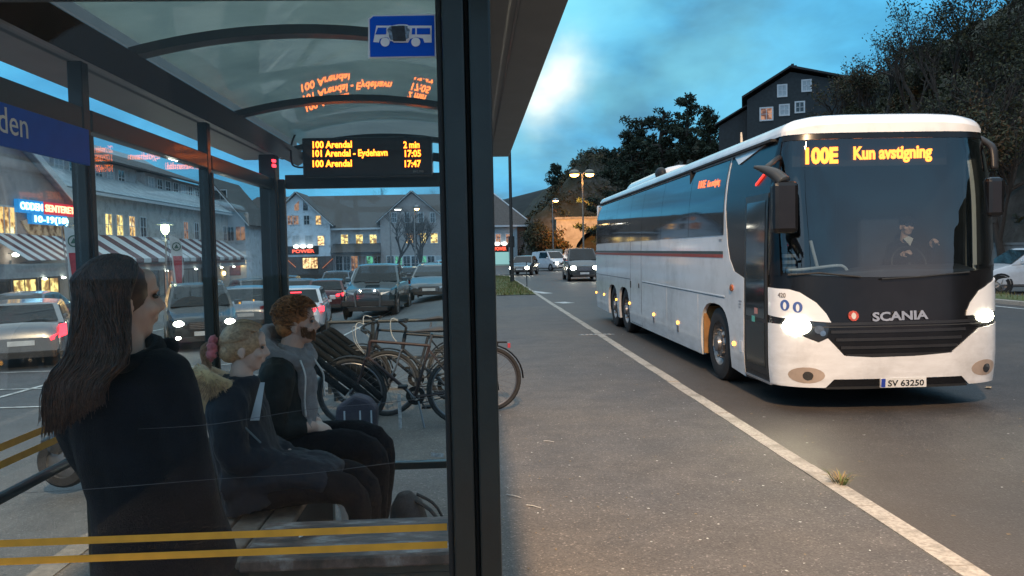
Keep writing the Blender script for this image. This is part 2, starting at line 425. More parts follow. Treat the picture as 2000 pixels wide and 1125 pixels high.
KX = 2.60                                     # kerb line
def lotz(x, y):
    x = min(x, 0)
    return -min(.13 * abs(x), .55 + .0075 * max(y, 0)) - .004
b = MB(); b.box(-600, 600, -200, 900, -3.2, -3.0); struct(b.build('ground', mat('earth', (.05, .055, .03), .95)))
b = MB(); b.grid(60, 90, lambda u, v: (-70 + 72.4 * u, -12 + 150 * v, lotz(-70 + 72.4 * u, -12 + 150 * v)))
struct(b.build('parking_lot', A_LOT, smooth=180))
# pavement slab: behind the shelter to the bike rack, and on along the kerb
b = MB(); b.prism([(-2.3, -10), (2.45, -10), (2.45, 31.2), (-.9, 31.2), (-.9, 10.0), (-2.3, 10.0)], 'z', -.5, 0.0)
struct(b.build('pavement', A_PAVE))
b = MB(); b.prism([(KX, -14), (15.4, -14), (15.4, 88), (19, 100), (19, 150), (9, 150), (9, 112), (-4, 112), (-6, 62), (1.9, 62), (KX, 56)], 'z', -.6, -.12)
struct(b.build('road', A_ROAD))
# kerb stones
def kerb_run(name, pts, w=.15, h=.0, lo=-.16, seglen=1.0, jit=.004):
    kb = MB(); r = random.Random(3)
    for (a, c2) in zip(pts[:-1], pts[1:]):
        a, c2 = Vector(a), Vector(c2); L_ = (c2 - a).length; n = max(1, round(L_ / seglen)); d = (c2 - a) / n; u = d.normalized()
        s_ = Vector((u.y, -u.x, 0)) * w
        for i in range(n):
            p = a + d * i + u * .004; q = a + d * (i + 1) - u * .004; dz = Vector((0, 0, h + r.uniform(-jit, jit))); o = s_.normalized() * r.uniform(-jit, jit)
            top = [p + dz + o, q + dz + o, q + s_ * .93 + dz + o, p + s_ * .93 + dz + o]; e1 = [q + s_ + dz + o - Vector((0, 0, .012)), p + s_ + dz + o - Vector((0, 0, .012))]
            bt = [Vector((v.x, v.y, lo)) for v in (p, q, q + s_, p + s_)]
            kb.add(top + e1 + bt, [(0, 3, 2, 1), (3, 5, 4, 2), (5, 9, 8, 4), (6, 7, 1, 0), (7, 8, 4, 2, 1), (6, 0, 3, 5, 9)])
    return kb.build(name, GRANITE if name in ('kerb', 'far_kerb') else mat('kerb_grey', (.15, .145, .14), .85, var=.25, scale=20, bump=.3))
k = kerb_run('kerb', [(KX - .15, -10, 0), (KX - .15, 56, 0), (1.8, 61.5, 0), (-5, 62.3, 0)], h=.006, lo=-.3); struct(k)
k = kerb_run('back_kerb', [(-2.3, 10, 0), (-2.3, -10, 0)], w=.16, h=.004, lo=-.6); struct(k)
k = kerb_run('end_kerb', [(-.9, 10.16, 0), (-2.45, 10.16, 0)], w=.16, h=.004, lo=-.6); struct(k)
k = kerb_run('far_kerb', [(15.55, 90, 0), (15.55, -14, 0)], w=.15, h=.006, lo=-.3); struct(k)
# grass island with its turf
b = MB(); b.grid(24, 40, lambda u, v: (-.9 + 3.35 * u, 31.2 + 25 * v, .02 + .07 * math.sin(math.pi * u) * math.sin(math.pi * v) - .5 * max(0, 1 - u * 20) + .02 * noise.noise(Vector((u * 9, v * 20, 0)))))
struct(b.build('grass_bank', GRASSM, smooth=180))
b = MB(); b.grid(4, 60, lambda u, v: (15.56 + 1.4 * u, -14 + 104 * v, .01 + .06 * math.sin(math.pi * u)))
struct(b.build('verge', GRASSM, smooth=180))
def turf(name, x0, x1, y0, y1, n, h, z, seed, mats):
    g = MB(); r = random.Random(seed)
    for i in range(n):
        x, y = r.uniform(x0, x1), r.uniform(y0, y1); a = r.uniform(0, 6.28); l = h * r.uniform(.5, 1.3); w = .012 + .01 * r.random()
        d = Vector((math.cos(a), math.sin(a), 0)); s_ = Vector((-d.y, d.x, 0)) * w; p = Vector((x, y, z))
        tip = p + d * l * r.uniform(.2, .7) + Vector((0, 0, l))
        g.add([p - s_, p + s_, tip], [(0, 1, 2)], r.randrange(len(mats)))
    return tag(g.build(name, mats), kind='stuff')
G1 = mat('blade_green', (.10, .13, .035), .8, var=.3); G2 = mat('blade_straw', (.20, .17, .08), .8, var=.3)
tag(turf('grass', -.6, 2.4, 31.1, 55, 9000, .10, .03, 5, [G1, G1, G2]), 'short tufty grass covering the bank beyond the pavement', 'grass')
tag(turf('verge_grass', 15.6, 16.9, 18, 60, 3000, .12, .03, 6, [G1, G2]), 'dry grass on the strip across the road', 'grass')
# tuft growing out of the kerb joint
def tuft(loc, n, h, seed, label):
    g = MB(); r = random.Random(seed)
    for i in range(n):
        a = r.uniform(0, 6.28); l = h * r.uniform(.4, 1.2); d = Vector((math.cos(a), math.sin(a), 0)); s_ = Vector((-d.y, d.x, 0)) * .004; p = d * r.uniform(0, .05)
        k1 = p + d * l * .4 + Vector((0, 0, l * .55)); k2 = p + d * l * r.uniform(.7, 1.1) + Vector((0, 0, l * r.uniform(.4, .8)))
        g.add([p - s_, p + s_, k1 + s_ * .7, k1 - s_ * .7, k2], [(0, 1, 2, 3), (3, 2, 4)], 0 if r.random() < .6 else 1)
    o = g.build('grass_tuft', [mat('dry_blade', (.28, .20, .09), .8, var=.3), G1]); o.location = loc
    return tag(o, label, 'grass tuft')
tuft(PZ(1642, 946, 0.0), 90, .12, 2, 'dry brown grass tuft growing from the kerb joint')
# road markings, laid 4 mm proud
def strip(mb, a, c2, w, z):
    a, c2 = Vector((*a, 0)), Vector((*c2, 0)); d = (c2 - a).normalized(); s_ = Vector((d.y, -d.x, 0)) * w / 2
    n = max(1, int((c2 - a).length / 1.5)); 
    for i in range(n):
        p = a + (c2 - a) * i / n; q = a + (c2 - a) * (i + 1) / n
        zz = [(z(v.x, v.y) if callable(z) else z) for v in (p - s_, p + s_, q + s_, q - s_)]
        mb.add([Vector((v.x, v.y, h)) for v, h in zip((p - s_, p + s_, q + s_, q - s_), zz)], [(0, 1, 2, 3)])
b = MB(); strip(b, (7.8, -12), (7.8, 9.8), .10, -.116); strip(b, (7.8, 14), (7.8, 60), .10, -.116); strip(b, (14.75, -12), (14.75, 86), .12, -.116)
for (pa, pb) in [((1030, 568), (1072, 573)), ((1092, 590), (1112, 592))]:
    p, q = PZ(*pa, -.116), PZ(*pb, -.116); strip(b, (p.x, p.y), (q.x, q.y), .45, -.116)
struct(b.build('road_markings', PAINT_LINE))
b = MB(); lz = lambda x, y: lotz(x, y) + .012
for x in (-3.1, -5.75, -8.4, -11.0, -13.7, -16.4):
    strip(b, (x, 12.5), (x + .25, 17.5), .10, lz); strip(b, (x - .1, 25), (x + .1, 31), .10, lz)
strip(b, (-14, 17.6), (-2.6, 17.9), .10, lz); strip(b, (-9, 13.2), (-2.5, 13.2), .09, lz); strip(b, (-9, 15.2), (-2.5, 15.3), .09, lz); strip(b, (-7.9, 6.2), (-4.9, 7.2), .12, lz)
strip(b, (-3.6, 20), (-3.3, 25), .10, lz)
struct(b.build('bay_markings', PAINT_LINE))
# drain covers by the kerb
def drain(px, py, z, w, d, label):
    p = PZ(px, py, z); o = thing('drain_cover', label, 'drain cover', p)
    f = MB(); f.box(-w, w, -d, d, .001, .006); f.build('frame', mat('worn_iron', (.16, .155, .15), .5, .6, var=.3, scale=30), o)
    g = MB()
    for i in range(7): g.box(-w * .86 + i * w * .25, -w * .86 + i * w * .25 + w * .14, -d * .8, d * .8, .0065, .012)
    g.build('grate', mat('pale_iron', (.36, .34, .32), .6, .3, var=.3, scale=30), o)
drain(1165, 654, 0.0, .36, .10, 'pale iron drain grate let into the pavement beside the kerb')
# litter: pale flecks trodden into the asphalt, plus the few bits one can point to
g = MB(); r = random.Random(11)
for i in range(420):
    y = 1.6 + 12 * r.random() ** 1.6; x = r.uniform(.1, 2.4); s_ = r.uniform(.004, .013); a = r.uniform(0, 3.1)
    pts = [Vector((x + s_ * math.cos(a + q) * (1 if k % 2 else .6), y + s_ * math.sin(a + q), .003 + .002 * r.random())) for k, q in enumerate((0, 1.3, 2.9, 4.4))]
    g.add(pts, [(0, 1, 2, 3)], 0 if r.random() < .5 else 1)
for i in range(260):
    y = 4 + 14 * r.random(); x = r.uniform(2.7, 8); s_ = r.uniform(.008, .022); a = r.uniform(0, 3.1)
    pts = [Vector((x + s_ * math.cos(a + q), y + s_ * .7 * math.sin(a + q), -.116 + .002 * r.random())) for q in (0, 1.3, 2.9, 4.4)]
    g.add(pts, [(0, 1, 2, 3)], 1 if r.random() < .7 else 0)
tag(g.build('litter_flecks', [mat('fleck_pale', (.5, .5, .47), .8), mat('fleck_brown', (.23, .17, .10), .8, var=.4, scale=50)]), 'tiny pale flecks of litter and chewing gum on the asphalt', 'litter', kind='stuff')
def butt(px, py, px2, py2, label):
    p, q = PZ(px, py, .006), PZ(px2, py2, .006); o = MB().tube([p, p.lerp(q, .5) + Vector((0, 0, .004)), q], [.004, .0035, .003], 8).build('paper_scrap', mat('scrap_white', (.40, .40, .39), .8))
    tag(o, label, 'litter')
butt(989, 966, 1018, 972, 'thin white paper scrap lying nearest the shelter post')
butt(1028, 986, 1056, 992, 'slightly longer white paper scrap further out on the pavement')
butt(1062, 861, 1082, 863, 'small white scrap alone in the middle of the pavement')
def leaf(px, py, z, s_, seed, label):
    r = random.Random(seed); p = PZ(px, py, z); a = r.uniform(0, 6)
    pts = [(math.cos(q) * s_ * (1 if i % 2 else .6), math.sin(q) * s_ * .7 * (1 if i % 2 else .6), .004 + .012 * r.random()) for i, q in enumerate([k * .628 for k in range(10)])]
    m = MB(); m.add([(0, 0, .006)] + pts, [(0, i + 1, (i + 1) % 10 + 1) for i in range(10)])
    o = m.build('fallen_leaf', mat('leaf_brown', (.30, .24, .16), .8, var=.35, scale=30)); o.location = p; o.rotation_euler = (0, 0, a)
    tag(o, label, 'leaf')
leaf(1930, 758, -.115, .07, 1, 'pale crumpled leaf on the road under the bus front corner')
leaf(1408, 862, .002, .02, 4, 'small brown leaf lying close to the kerb')
# ================================================================== BUS SHELTER
DARKM = mat('shelter_paint', (.010, .017, .016), .42, .15, var=.25, scale=14, coat=.15, bump=.05, bscale=90)
DARKR = mat('roof_paint', (.055, .064, .070), .40, .2, var=.18, scale=7)
RUBBER = mat('rubber_seal', (.012, .013, .013), .6)
GLASS = glass('shelter_glass', (.955, .985, .985), .28, 0, .0010, (.55, .62, .62))
GLASSF = glass('shelter_glass_far', (.96, .985, .985), .75, 0, .006, (.55, .62, .62))
STRIPE = mat('yellow_tape', (.62, .30, .025), .5, var=.1, scale=30)
def roofmat():
    m = bpy.data.materials.new('polycarbonate'); m.use_nodes = True; t = m.node_tree; t.nodes.clear(); L = t.links.new
    o = t.nodes.new('ShaderNodeOutputMaterial'); tcn = t.nodes.new('ShaderNodeTexCoord')
    nz = t.nodes.new('ShaderNodeTexNoise'); nz.inputs['Scale'].default_value = 3.5; nz.inputs['Detail'].default_value = 9; nz.inputs['Roughness'].default_value = .65; L(tcn.outputs['Object'], nz.inputs['Vector'])
    cr_ = t.nodes.new('ShaderNodeValToRGB'); L(nz.outputs[0], cr_.inputs[0]); cr_.color_ramp.elements[0].position = .3; cr_.color_ramp.elements[0].color = (.185, .27, .315, 1); cr_.color_ramp.elements[1].position = .7; cr_.color_ramp.elements[1].color = (.26, .36, .41, 1)
    tl = t.nodes.new('ShaderNodeBsdfTranslucent'); L(cr_.outputs[0], tl.inputs[0]); df = t.nodes.new('ShaderNodeBsdfDiffuse'); df.inputs[0].default_value = (.34, .38, .36, 1)
    m1 = t.nodes.new('ShaderNodeMixShader'); m1.inputs[0].default_value = .15; L(tl.outputs[0], m1.inputs[1]); L(df.outputs[0], m1.inputs[2])
    gl = t.nodes.new('ShaderNodeBsdfGlossy'); gl.inputs['Roughness'].default_value = .03
    lw = t.nodes.new('ShaderNodeLayerWeight'); lw.inputs[0].default_value = .5; pw = t.nodes.new('ShaderNodeMath'); pw.operation = 'POWER'; L(lw.outputs['Facing'], pw.inputs[0]); pw.inputs[1].default_value = 4.0; fr = t.nodes.new('ShaderNodeMath'); fr.operation = 'MULTIPLY_ADD'; L(pw.outputs[0], fr.inputs[0]); fr.inputs[1].default_value = .85; fr.inputs[2].default_value = .05
    m2 = t.nodes.new('ShaderNodeMixShader'); L(fr.outputs[0], m2.inputs[0]); L(m1.outputs[0], m2.inputs[1]); L(gl.outputs[0], m2.inputs[2]); L(m2.outputs[0], o.inputs[0])
    return m
POLY = roofmat()
SX0, SX1 = -1.24, 0.0        # rear wall and front post lines
SYN, SYF = 1.45, 5.06        # near and far end panels
YS = [1.45, 2.63, 3.82, 5.06]
sh = thing('bus_shelter', 'dark green framed glass bus shelter with arched translucent roof', 'bus shelter', (-.6, 3.2, 0))
def P(mb, name, m=DARKM, parent=None, **kw): return mb.build(name, m, parent or sh, world=True, **kw)
# posts: front ones are two profiles side by side with a groove and rubber seal
def corner_post(x, y, z1, w=.042):
    b = MB(); b.box(x - w, x - .004, y - .05, y + .05, 0, z1); b.box(x + .004, x + w, y - .045, y + .055, 0, z1)
    b.box(x - .004, x + .004, y - .03, y + .03, 0, z1, 1); b.box(x - w - .012, x - w, y - .012, y + .012, .1, z1, 1)
    b.box(x - .08, x + .08, y - .08, y + .08, 0, .012)
    P(b, 'post', [DARKM, RUBBER], bevel=.006)
corner_post(-.002, SYN, 2.33); corner_post(-.05, SYF, 2.33)
b = MB(); b.box(SX0 - .06, SX0 + .04, SYF - .055, SYF + .055, 0, 2.33); b.box(SX0 + .044, SX0 + .085, SYF - .02, SYF + .02, .3, 2.18); P(b, 'post', DARKM, bevel=.006)
for y in (SYN, YS[1], YS[2]):
    b = MB(); b.box(SX0 - .022, SX0 + .024, y - .024, y + .024, 0, 2.33); b.box(SX0 + .028, SX0 + .036, y - .016, y + .016, .35, 2.1, 1); P(b, 'post', [DARKM, RUBBER], bevel=.005)
# rails
for (z0, z1) in ((2.115, 2.185), (.33, .36)):
    b = MB()
    for (a, c2) in zip(YS[:-1], YS[1:]): b.box(SX0 - .025, SX0 + .025, a + .032, c2 - .032 - (.025 if c2 == SYF else 0), z0, z1)
    P(b, 'rear_rail', bevel=.005)
    b = MB(); b.box(SX0 + .09, -.096, SYF - .025, SYF + .025, z0 + .005, z1 + .02); P(b, 'end_rail', bevel=.005)
b = MB(); b.box(SX0 + .032, -.05, SYN - .025, SYN + .025, 2.158, 2.215); P(b, 'end_rail', bevel=.004)
b = MB(); b.box(SX0 + .032, -.05, SYN - .025, SYN + .025, .10, .14); P(b, 'end_rail', bevel=.004)
b = MB(); b.tube([(SX0 + .07, SYN + .02, 1.12), (SX0 + .07, 2.5, 1.125)], .014, 12); b.tube([(SX0 + .07, 1.9, 1.12), (SX0, 1.9, 1.12)], .008, 8); P(b, 'lean_rail', mat('grey_tube', (.10, .11, .115), .4, .6))
# glass panes with their yellow tape
def pane(x0, x1, y0, y1, z0, z1, gm, stripes=()):
    g = MB(); g.box(x0, x1, y0, y1, z0, z1); o = P(g, 'glass_pane', gm)
    for (a, c2) in stripes:
        s_ = MB()
        if x1 - x0 > y1 - y0: s_.box(x0 + .002, x1 - .002, y0 - .0012, y0 - .0004, a, c2)
        else: s_.box(x1 + .0004, x1 + .0012, y0 + .002, y1 - .002, a, c2)
        P(s_, 'stripe', STRIPE, o)
    return o
PN = pane(SX0 + .032, -.056, SYN - .003, SYN + .003, .142, 2.156, GLASS, ((1.160, 1.173), (1.193, 1.206)))
for i, (a, c2) in enumerate(zip(YS[:-1], YS[1:])):
    pane(SX0 - .003, SX0 + .003, a + .034, c2 - .034 - (.03 if c2 == SYF else 0), .362, 2.113, GLASSF, ((1.165, 1.185), (1.21, 1.23)) if i == 0 else ())
PF = pane(SX0 + .09, -.11, SYF - .003, SYF + .003, .385, 2.118, GLASSF)
# thin grey lines across the near pane
SCR = mat('glass_line', (.10, .11, .12), .9, spec=.1)
def on_near(px, py):
    return PY(px, py, SYN - .0042)
b = MB()
for pts in (((270, 838), (420, 828), (600, 800), (760, 786), (905, 768)), ((0, 965), (180, 955), (430, 935), (600, 925), (760, 905), (898, 893)), ((1040, 0),)):
    if len(pts) < 2: continue
    ps = [on_near(*p) for p in pts]; b.tube(smooth_path(ps, 4), [.0002, .0005, .0003, .0005, .0002], 4)
P(b, 'glass_line', SCR, PN)
# stickers and paper strips on the far pane
for q in (((776, 769), (783, 770), (785, 836), (779, 839)), ((842, 884), (868, 886), (866, 893), (842, 892))):
    ps = [PY(*p, SYF - .005) for p in q]; b = MB(); b.slab(ps, (0, -1, 0), .001)
    P(b, 'paper_strip', mat('strip_white', (.42, .45, .46), .8, var=.4, scale=60), PF)
# roof: shallow barrel on arched ribs, gutters either side
RX0, RX1 = -1.10, .02; RC = (RX0 + RX1) / 2; RH = (RX1 - RX0) / 2
def arch(t, lift=0.): return (RX0 + (RX1 - RX0) * t, 2.312 + .075 * (1 - (2 * t - 1) ** 2) + lift)
YE0, YE1 = .62, 5.42
for y in (1.45, 2.66, 3.80, 5.02):
    b = MB(); n = 20
    for i in range(n):
        (x0, z0), (x1, z1) = arch(i / n), arch((i + 1) / n)
        b.add([(x0, y - .03, z0 + .028), (x0, y + .03, z0 + .028), (x0, y + .03, z0 + .058), (x0, y - .03, z0 + .058), (x1, y - .03, z1 + .028), (x1, y + .03, z1 + .028), (x1, y + .03, z1 + .058), (x1, y - .03, z1 + .058)],
              [(0, 4, 5, 1), (1, 5, 6, 2), (2, 6, 7, 3), (3, 7, 4, 0)] + ([(0, 1, 2, 3)] if i == 0 else []) + ([(4, 7, 6, 5)] if i == n - 1 else []))
    P(b, 'rib', mat('rib_paint', (.035, .042, .043), .35, .3, var=.2), smooth=30)
b = MB(); b.grid(24, 24, lambda u, v: (arch(u)[0], YE0 + (YE1 - YE0) * v, arch(u)[1] + .112)); b.grid(24, 24, lambda u, v: (arch(u)[0], YE0 + (YE1 - YE0) * v, arch(u)[1] + .12), flip=False)
P(b, 'roof_panel', POLY, smooth=60)
# front fascia box with folded underside
def gutter(x0, x1, zb, name, rim):
    b = MB()
    prof = [(x0, zb), (x0 + (x1 - x0) * .30, zb), (x0 + (x1 - x0) * .32, zb + .006), (x0 + (x1 - x0) * .40, zb + .006), (x0 + (x1 - x0) * .42, zb), (x1, zb), (x1, zb + .13), (x1 + (.012 if x1 > x0 else -.012), zb + .14), (x1, zb + .15), (x0, zb + .15)]
    if x1 < x0: prof = prof[::-1]
    b.prism([(x, z) for x, z in prof], 'y', YE0, YE1)
    P(b, name, DARKR, bevel=.004)
gutter(.045, .262, 2.342, 'front_gutter', 0)
b = MB(); b.box(.0, .044, YE0, YE1, 2.331, 2.40); P(b, 'front_beam', DARKM, bevel=.004)
gutter(-1.15, -1.50, 2.345, 'rear_gutter', 0)
b = MB(); b.prism([(-1.148, 2.30), (-1.09, 2.335), (-1.05, 2.352), (-1.148, 2.42)], 'y', YE0, YE1); P(b, 'rear_beam', mat('beam_brown', (.040, .036, .032), .25, .4, var=.2), smooth=40)
for x0, x1 in ((-1.149, -.001),):
    b = MB()
    n = 16
    for i in range(n):
        (xa, za), (xb, zb) = arch(i / n), arch((i + 1) / n)
        b.add([(xa, YE1, za - .045), (xb, YE1, zb - .045), (xb, YE1, zb + .012), (xa, YE1, za + .012), (xa, YE1 + .02, za - .045), (xb, YE1 + .02, zb - .045), (xb, YE1 + .02, zb + .012), (xa, YE1 + .02, za + .012)], [(0, 1, 2, 3), (7, 6, 5, 4), (0, 4, 5, 1), (3, 2, 6, 7)])
    P(b, 'roof_edge', DARKM, smooth=30)
# ------------------------------------------------------------------ stop sign sticker plate, name sign, display
BLUE = mat('sign_blue', (.003, .09, .58), .5, var=.06, scale=20, spec=.12)
WHITE = mat('sign_white', (.70, .74, .80), .45, var=.06)
YQ = SYN - .012
A0 = PY(719, 27, YQ); 
def sq(px, py, d=0.): v = PY(px, py, YQ - d); return v
ss = thing('stop_sign', 'blue bus stop plate with a scuffed white bus pictogram', 'sign', PY(785, 112, YQ))
b = MB(); b.slab([sq(719, 113), sq(852, 111), sq(850, 27), sq(728, 30), sq(719, 36)], (0, 1, 0), .004); b.build('backing', mat('sign_rim', (.62, .66, .72), .5), ss, world=True)
b = MB(); b.slab([sq(723, 111, .001), sq(849, 109, .001), sq(848, 30, .001), sq(729, 32, .001), sq(722, 38, .001)], (0, 1, 0), .0012); b.build('blue_plate', BLUE, ss, world=True)
def bp(mb, pts, d, mi=0): mb.slab([sq(*p, d) for p in pts], (0, 1, 0), .0008, mi)
b = MB()
bp(b, [(729, 82), (735, 50), (843, 50), (843, 83), (829, 83), (826, 75), (812, 72), (801, 76), (797, 83), (769, 83), (765, 75), (752, 72), (742, 76), (740, 83)][::-1], .0022)
for cx in (752, 812): bp(b, [(cx + 9 * math.cos(a * .42), 82 + 9 * math.sin(a * .42)) for a in range(15)][::-1], .0034)
b.build('bus_pictogram', WHITE, ss, world=True)
for q in ([(733, 67), (738, 54), (755, 54), (754, 67)], [(805, 55), (811, 55), (811, 67), (804, 67)], [(814, 55), (840, 55), (840, 67), (814, 67)]):
    b = MB(); bp(b, q[::-1], .0034); b.build('pictogram_window', BLUE, ss, world=True)
b = MB(); r = random.Random(4); out = []
for i in range(28):
    a = i / 28 * 6.283; rr = 1 + .10 * r.uniform(-1, 1); out.append((779 + 23 * rr * math.copysign(abs(math.cos(a)) ** .6, math.cos(a)), 65 + 17 * rr * math.copysign(abs(math.sin(a)) ** .6, math.sin(a))))
bp(b, out[::-1], .0045, 0); bp(b, [(779 + (x - 779) * .92, 65 + (y - 65) * .86) for x, y in out][::-1], .0056, 1); bp(b, [(764, 51), (790, 50), (793, 80), (768, 80)][::-1], .0066, 2)
b.build('torn_patch', [WHITE, mat('torn_blue', (.16, .24, .34), .8, var=.7, scale=160), mat('torn_dark', (.02, .03, .045), .7, var=.5, scale=90)], ss, world=True)
# name sign on the rear wall, only its last letters in view
XQ = SX0 + .03
ns = thing('name_sign', 'blue stop name board with white letters on the shelter rear wall', 'sign', (XQ, 2.0, 2.0))
b = MB(); b.box(XQ, XQ + .012, 1.52, 2.60, 2.000, 2.112); b.build('board', BLUE, ns, world=True, bevel=.002)
text_mesh('Odden', .098, facing((XQ + .0135, 1.975, 2.034), (0, 1, 0), (0, 0, 1)), .0005).build('lettering', WHITE, ns, world=True)
# departure display hung below the far end of the roof
LED = emat('led_amber', (1.0, .17, .012), 7.5)
DY = 4.80
d0, d1 = PY(592, 346, DY), PY(843, 266, DY)
dd = thing('departure_display', 'hanging departure display with three rows of amber text', 'display', ((d0.x + d1.x) / 2, DY + .07, d0.z))
b = MB(); b.box(d0.x, d1.x, DY, DY + .14, d0.z, d1.z); b.build('housing', mat('display_case', (.012, .011, .011), .25, var=.2, coat=.3), dd, world=True, bevel=.006)
b = MB(); b.box(d0.x + .02, d1.x - .02, DY - .0015, DY - .0005, d0.z + .02, d1.z - .02); b.build('screen', mat('display_face', (.03, .014, .010), .18, coat=.6), dd, world=True)
for x in (d0.x + .02, d1.x - .03): b = MB(); b.tube([(x, DY + .07, d1.z), (x, DY + .07, 2.40)], .012); b.build('hanger', DARKM, dd, world=True)
b = MB(); b.tube(smooth_path([(d0.x + .002, DY + .1, d0.z + .07), (d0.x - .05, DY + .1, d0.z + .07), (d0.x - .09, DY + .12, d0.z + .1), (d0.x - .09, DY + .13, d1.z - .02), (d0.x - .06, DY + .14, d1.z + .06)], 5), .006, 6); b.build('cable', RUBBER, dd, world=True)
def led(txt, px, py, h, w):
    o = PY(px, py, DY - .002); s_ = PY(px, py - h, DY - .002).z - o.z
    t = text_mesh(txt, 1.0, Matrix(), .0, bold=.012); xs = [v.x for v in t.v]; wd = max(xs) - min(xs); W_ = PY(px + w, py, DY - .002).x - o.x; cap = .72
    t = text_mesh(txt, s_ / cap, facing(o, (1, 0, -.0), (0, 0, 1)), .0006, sx=W_ / (wd * s_ / cap), bold=.0015)
    t.build('led_text', LED, dd, world=True)
for (y, l, w, tm, w2) in ((289, '100 Arendal', 76, '2 min', 31), (306, '101 Arendal - Eydehavn', 146, '17:05', 31), (326, '100 Arendal', 76, '17:47', 31)):
    led(l, 608, y, 13, w); led(tm, 788, y, 13, w2)
o = PY(806, 337, DY - .002); text_mesh('akt.no', .026, facing(o, (1, 0, 0), (0, 0, 1)), .0005).build('maker_mark', mat('mark_grey', (.30, .30, .30), .6), dd, world=True)
# red lamp glowing at the far end of the rear beam
rl = MB(); rl.box(-1.2, -1.185, 4.93, 4.97, 2.245, 2.262); rl.box(-1.2, -1.185, 4.93, 4.97, 2.275, 2.29); o = rl.build('marker_lamp', emat('red_led', (1, .03, .05), 5), sh, world=True)
# ================================================================== COACH
BWD, BLEN, BD = 2.55, 12.9, .45
BX0, BY0, BZ0 = 3.30, 8.35, -.12
bus = thing('coach', 'white touring coach with lit headlights pulling in along the kerb', 'bus', (BX0 + BWD / 2, BY0 + 6.4, BZ0))
_tab = []
_n = 900
for i in range(_n + 1):
    t = math.pi * i / _n; X = -math.copysign(abs(math.cos(t)) ** (2 / 3.2), math.cos(t)); Yn = max(0, math.sin(t)) ** (2 / 2.4)
    _tab.append((BWD / 2 * (1 + X), BD * (1 - Yn), t))
_arc = [0.]
for a, c2 in zip(_tab[:-1], _tab[1:]): _arc.append(_arc[-1] + math.hypot(c2[0] - a[0], c2[1] - a[1]))
LF = _arc[-1]
import bisect as _bs
def plan(s):
    "plan outline of the coach: (x, y, nx, ny, front weight)"
    if s <= 0: return 0., BD - s, -1., 0., 0.
    if s >= LF: return BWD, BD + s - LF, 1., 0., 0.
    i = min(max(_bs.bisect(_arc, s) - 1, 0), _n - 1); k = (s - _arc[i]) / max(1e-9, _arc[i + 1] - _arc[i])
    a, c2 = _tab[i], _tab[i + 1]
    i0, i1 = max(i - 6, 0), min(i + 7, _n); dx, dy = _tab[i1][0] - _tab[i0][0], _tab[i1][1] - _tab[i0][1]; l = math.hypot(dx, dy)
    return a[0] + (c2[0] - a[0]) * k, a[1] + (c2[1] - a[1]) * k, dy / l, -dx / l, math.sin(a[2] + (c2[2] - a[2]) * k)
def bm_(s, z, off=0.):
    x, y, nx, ny, w = plan(s)
    tum = .055 * max(0, (z - 1.25) / 1.9) ** 1.6 + .10 * max(0, (z - 2.2) / .85) ** 2.2 + (.03 * max(0, (.62 - z) / .4) ** 2 if z < .62 else 0)
    nl = -1 if s < LF / 2 else 1
    rk = .20 * max(0, (z - 1.35) / 1.8) ** 1.7 * w - .05 * w * math.exp(-((z - .75) / .5) ** 2)
    cx = (1 if abs(nx) > .5 else abs(nx) / .5)
    return Vector((BX0 + x - math.copysign(tum * cx, nx) + nx * off, BY0 + y + rk + ny * off, BZ0 + z))
CMI = CM.transposed()
def proj(p):
    q = CMI @ (p - EYE); return 1000 + FPX * q.x / -q.z, 562.5 - FPX * q.y / -q.z
def on_bus(px, py, s=None):
    "surface coordinates (s along the outline, z above the road) of a point measured in the photograph"
    s = LF * .5 if s is None else s; z = 1.2
    for _ in range(40):
        a = proj(bm_(s, z)); b1 = proj(bm_(s + .004, z)); b2 = proj(bm_(s, z + .004))
        j = ((b1[0] - a[0]) / .004, (b2[0] - a[0]) / .004, (b1[1] - a[1]) / .004, (b2[1] - a[1]) / .004); D_ = j[0] * j[3] - j[1] * j[2]
        if abs(D_) < 1e-3: s += .02; continue
        ex, ey = px - a[0], py - a[1]
        ds, dz = (ex * j[3] - ey * j[1]) / D_, (ey * j[0] - ex * j[2]) / D_
        s += max(-.3, min(.3, ds)); z += max(-.3, min(.3, dz)); s = min(max(s, -13), LF + .2)
        if abs(ex) + abs(ey) < .05: break
    return s, z
from mathutils.geometry import tessellate_polygon
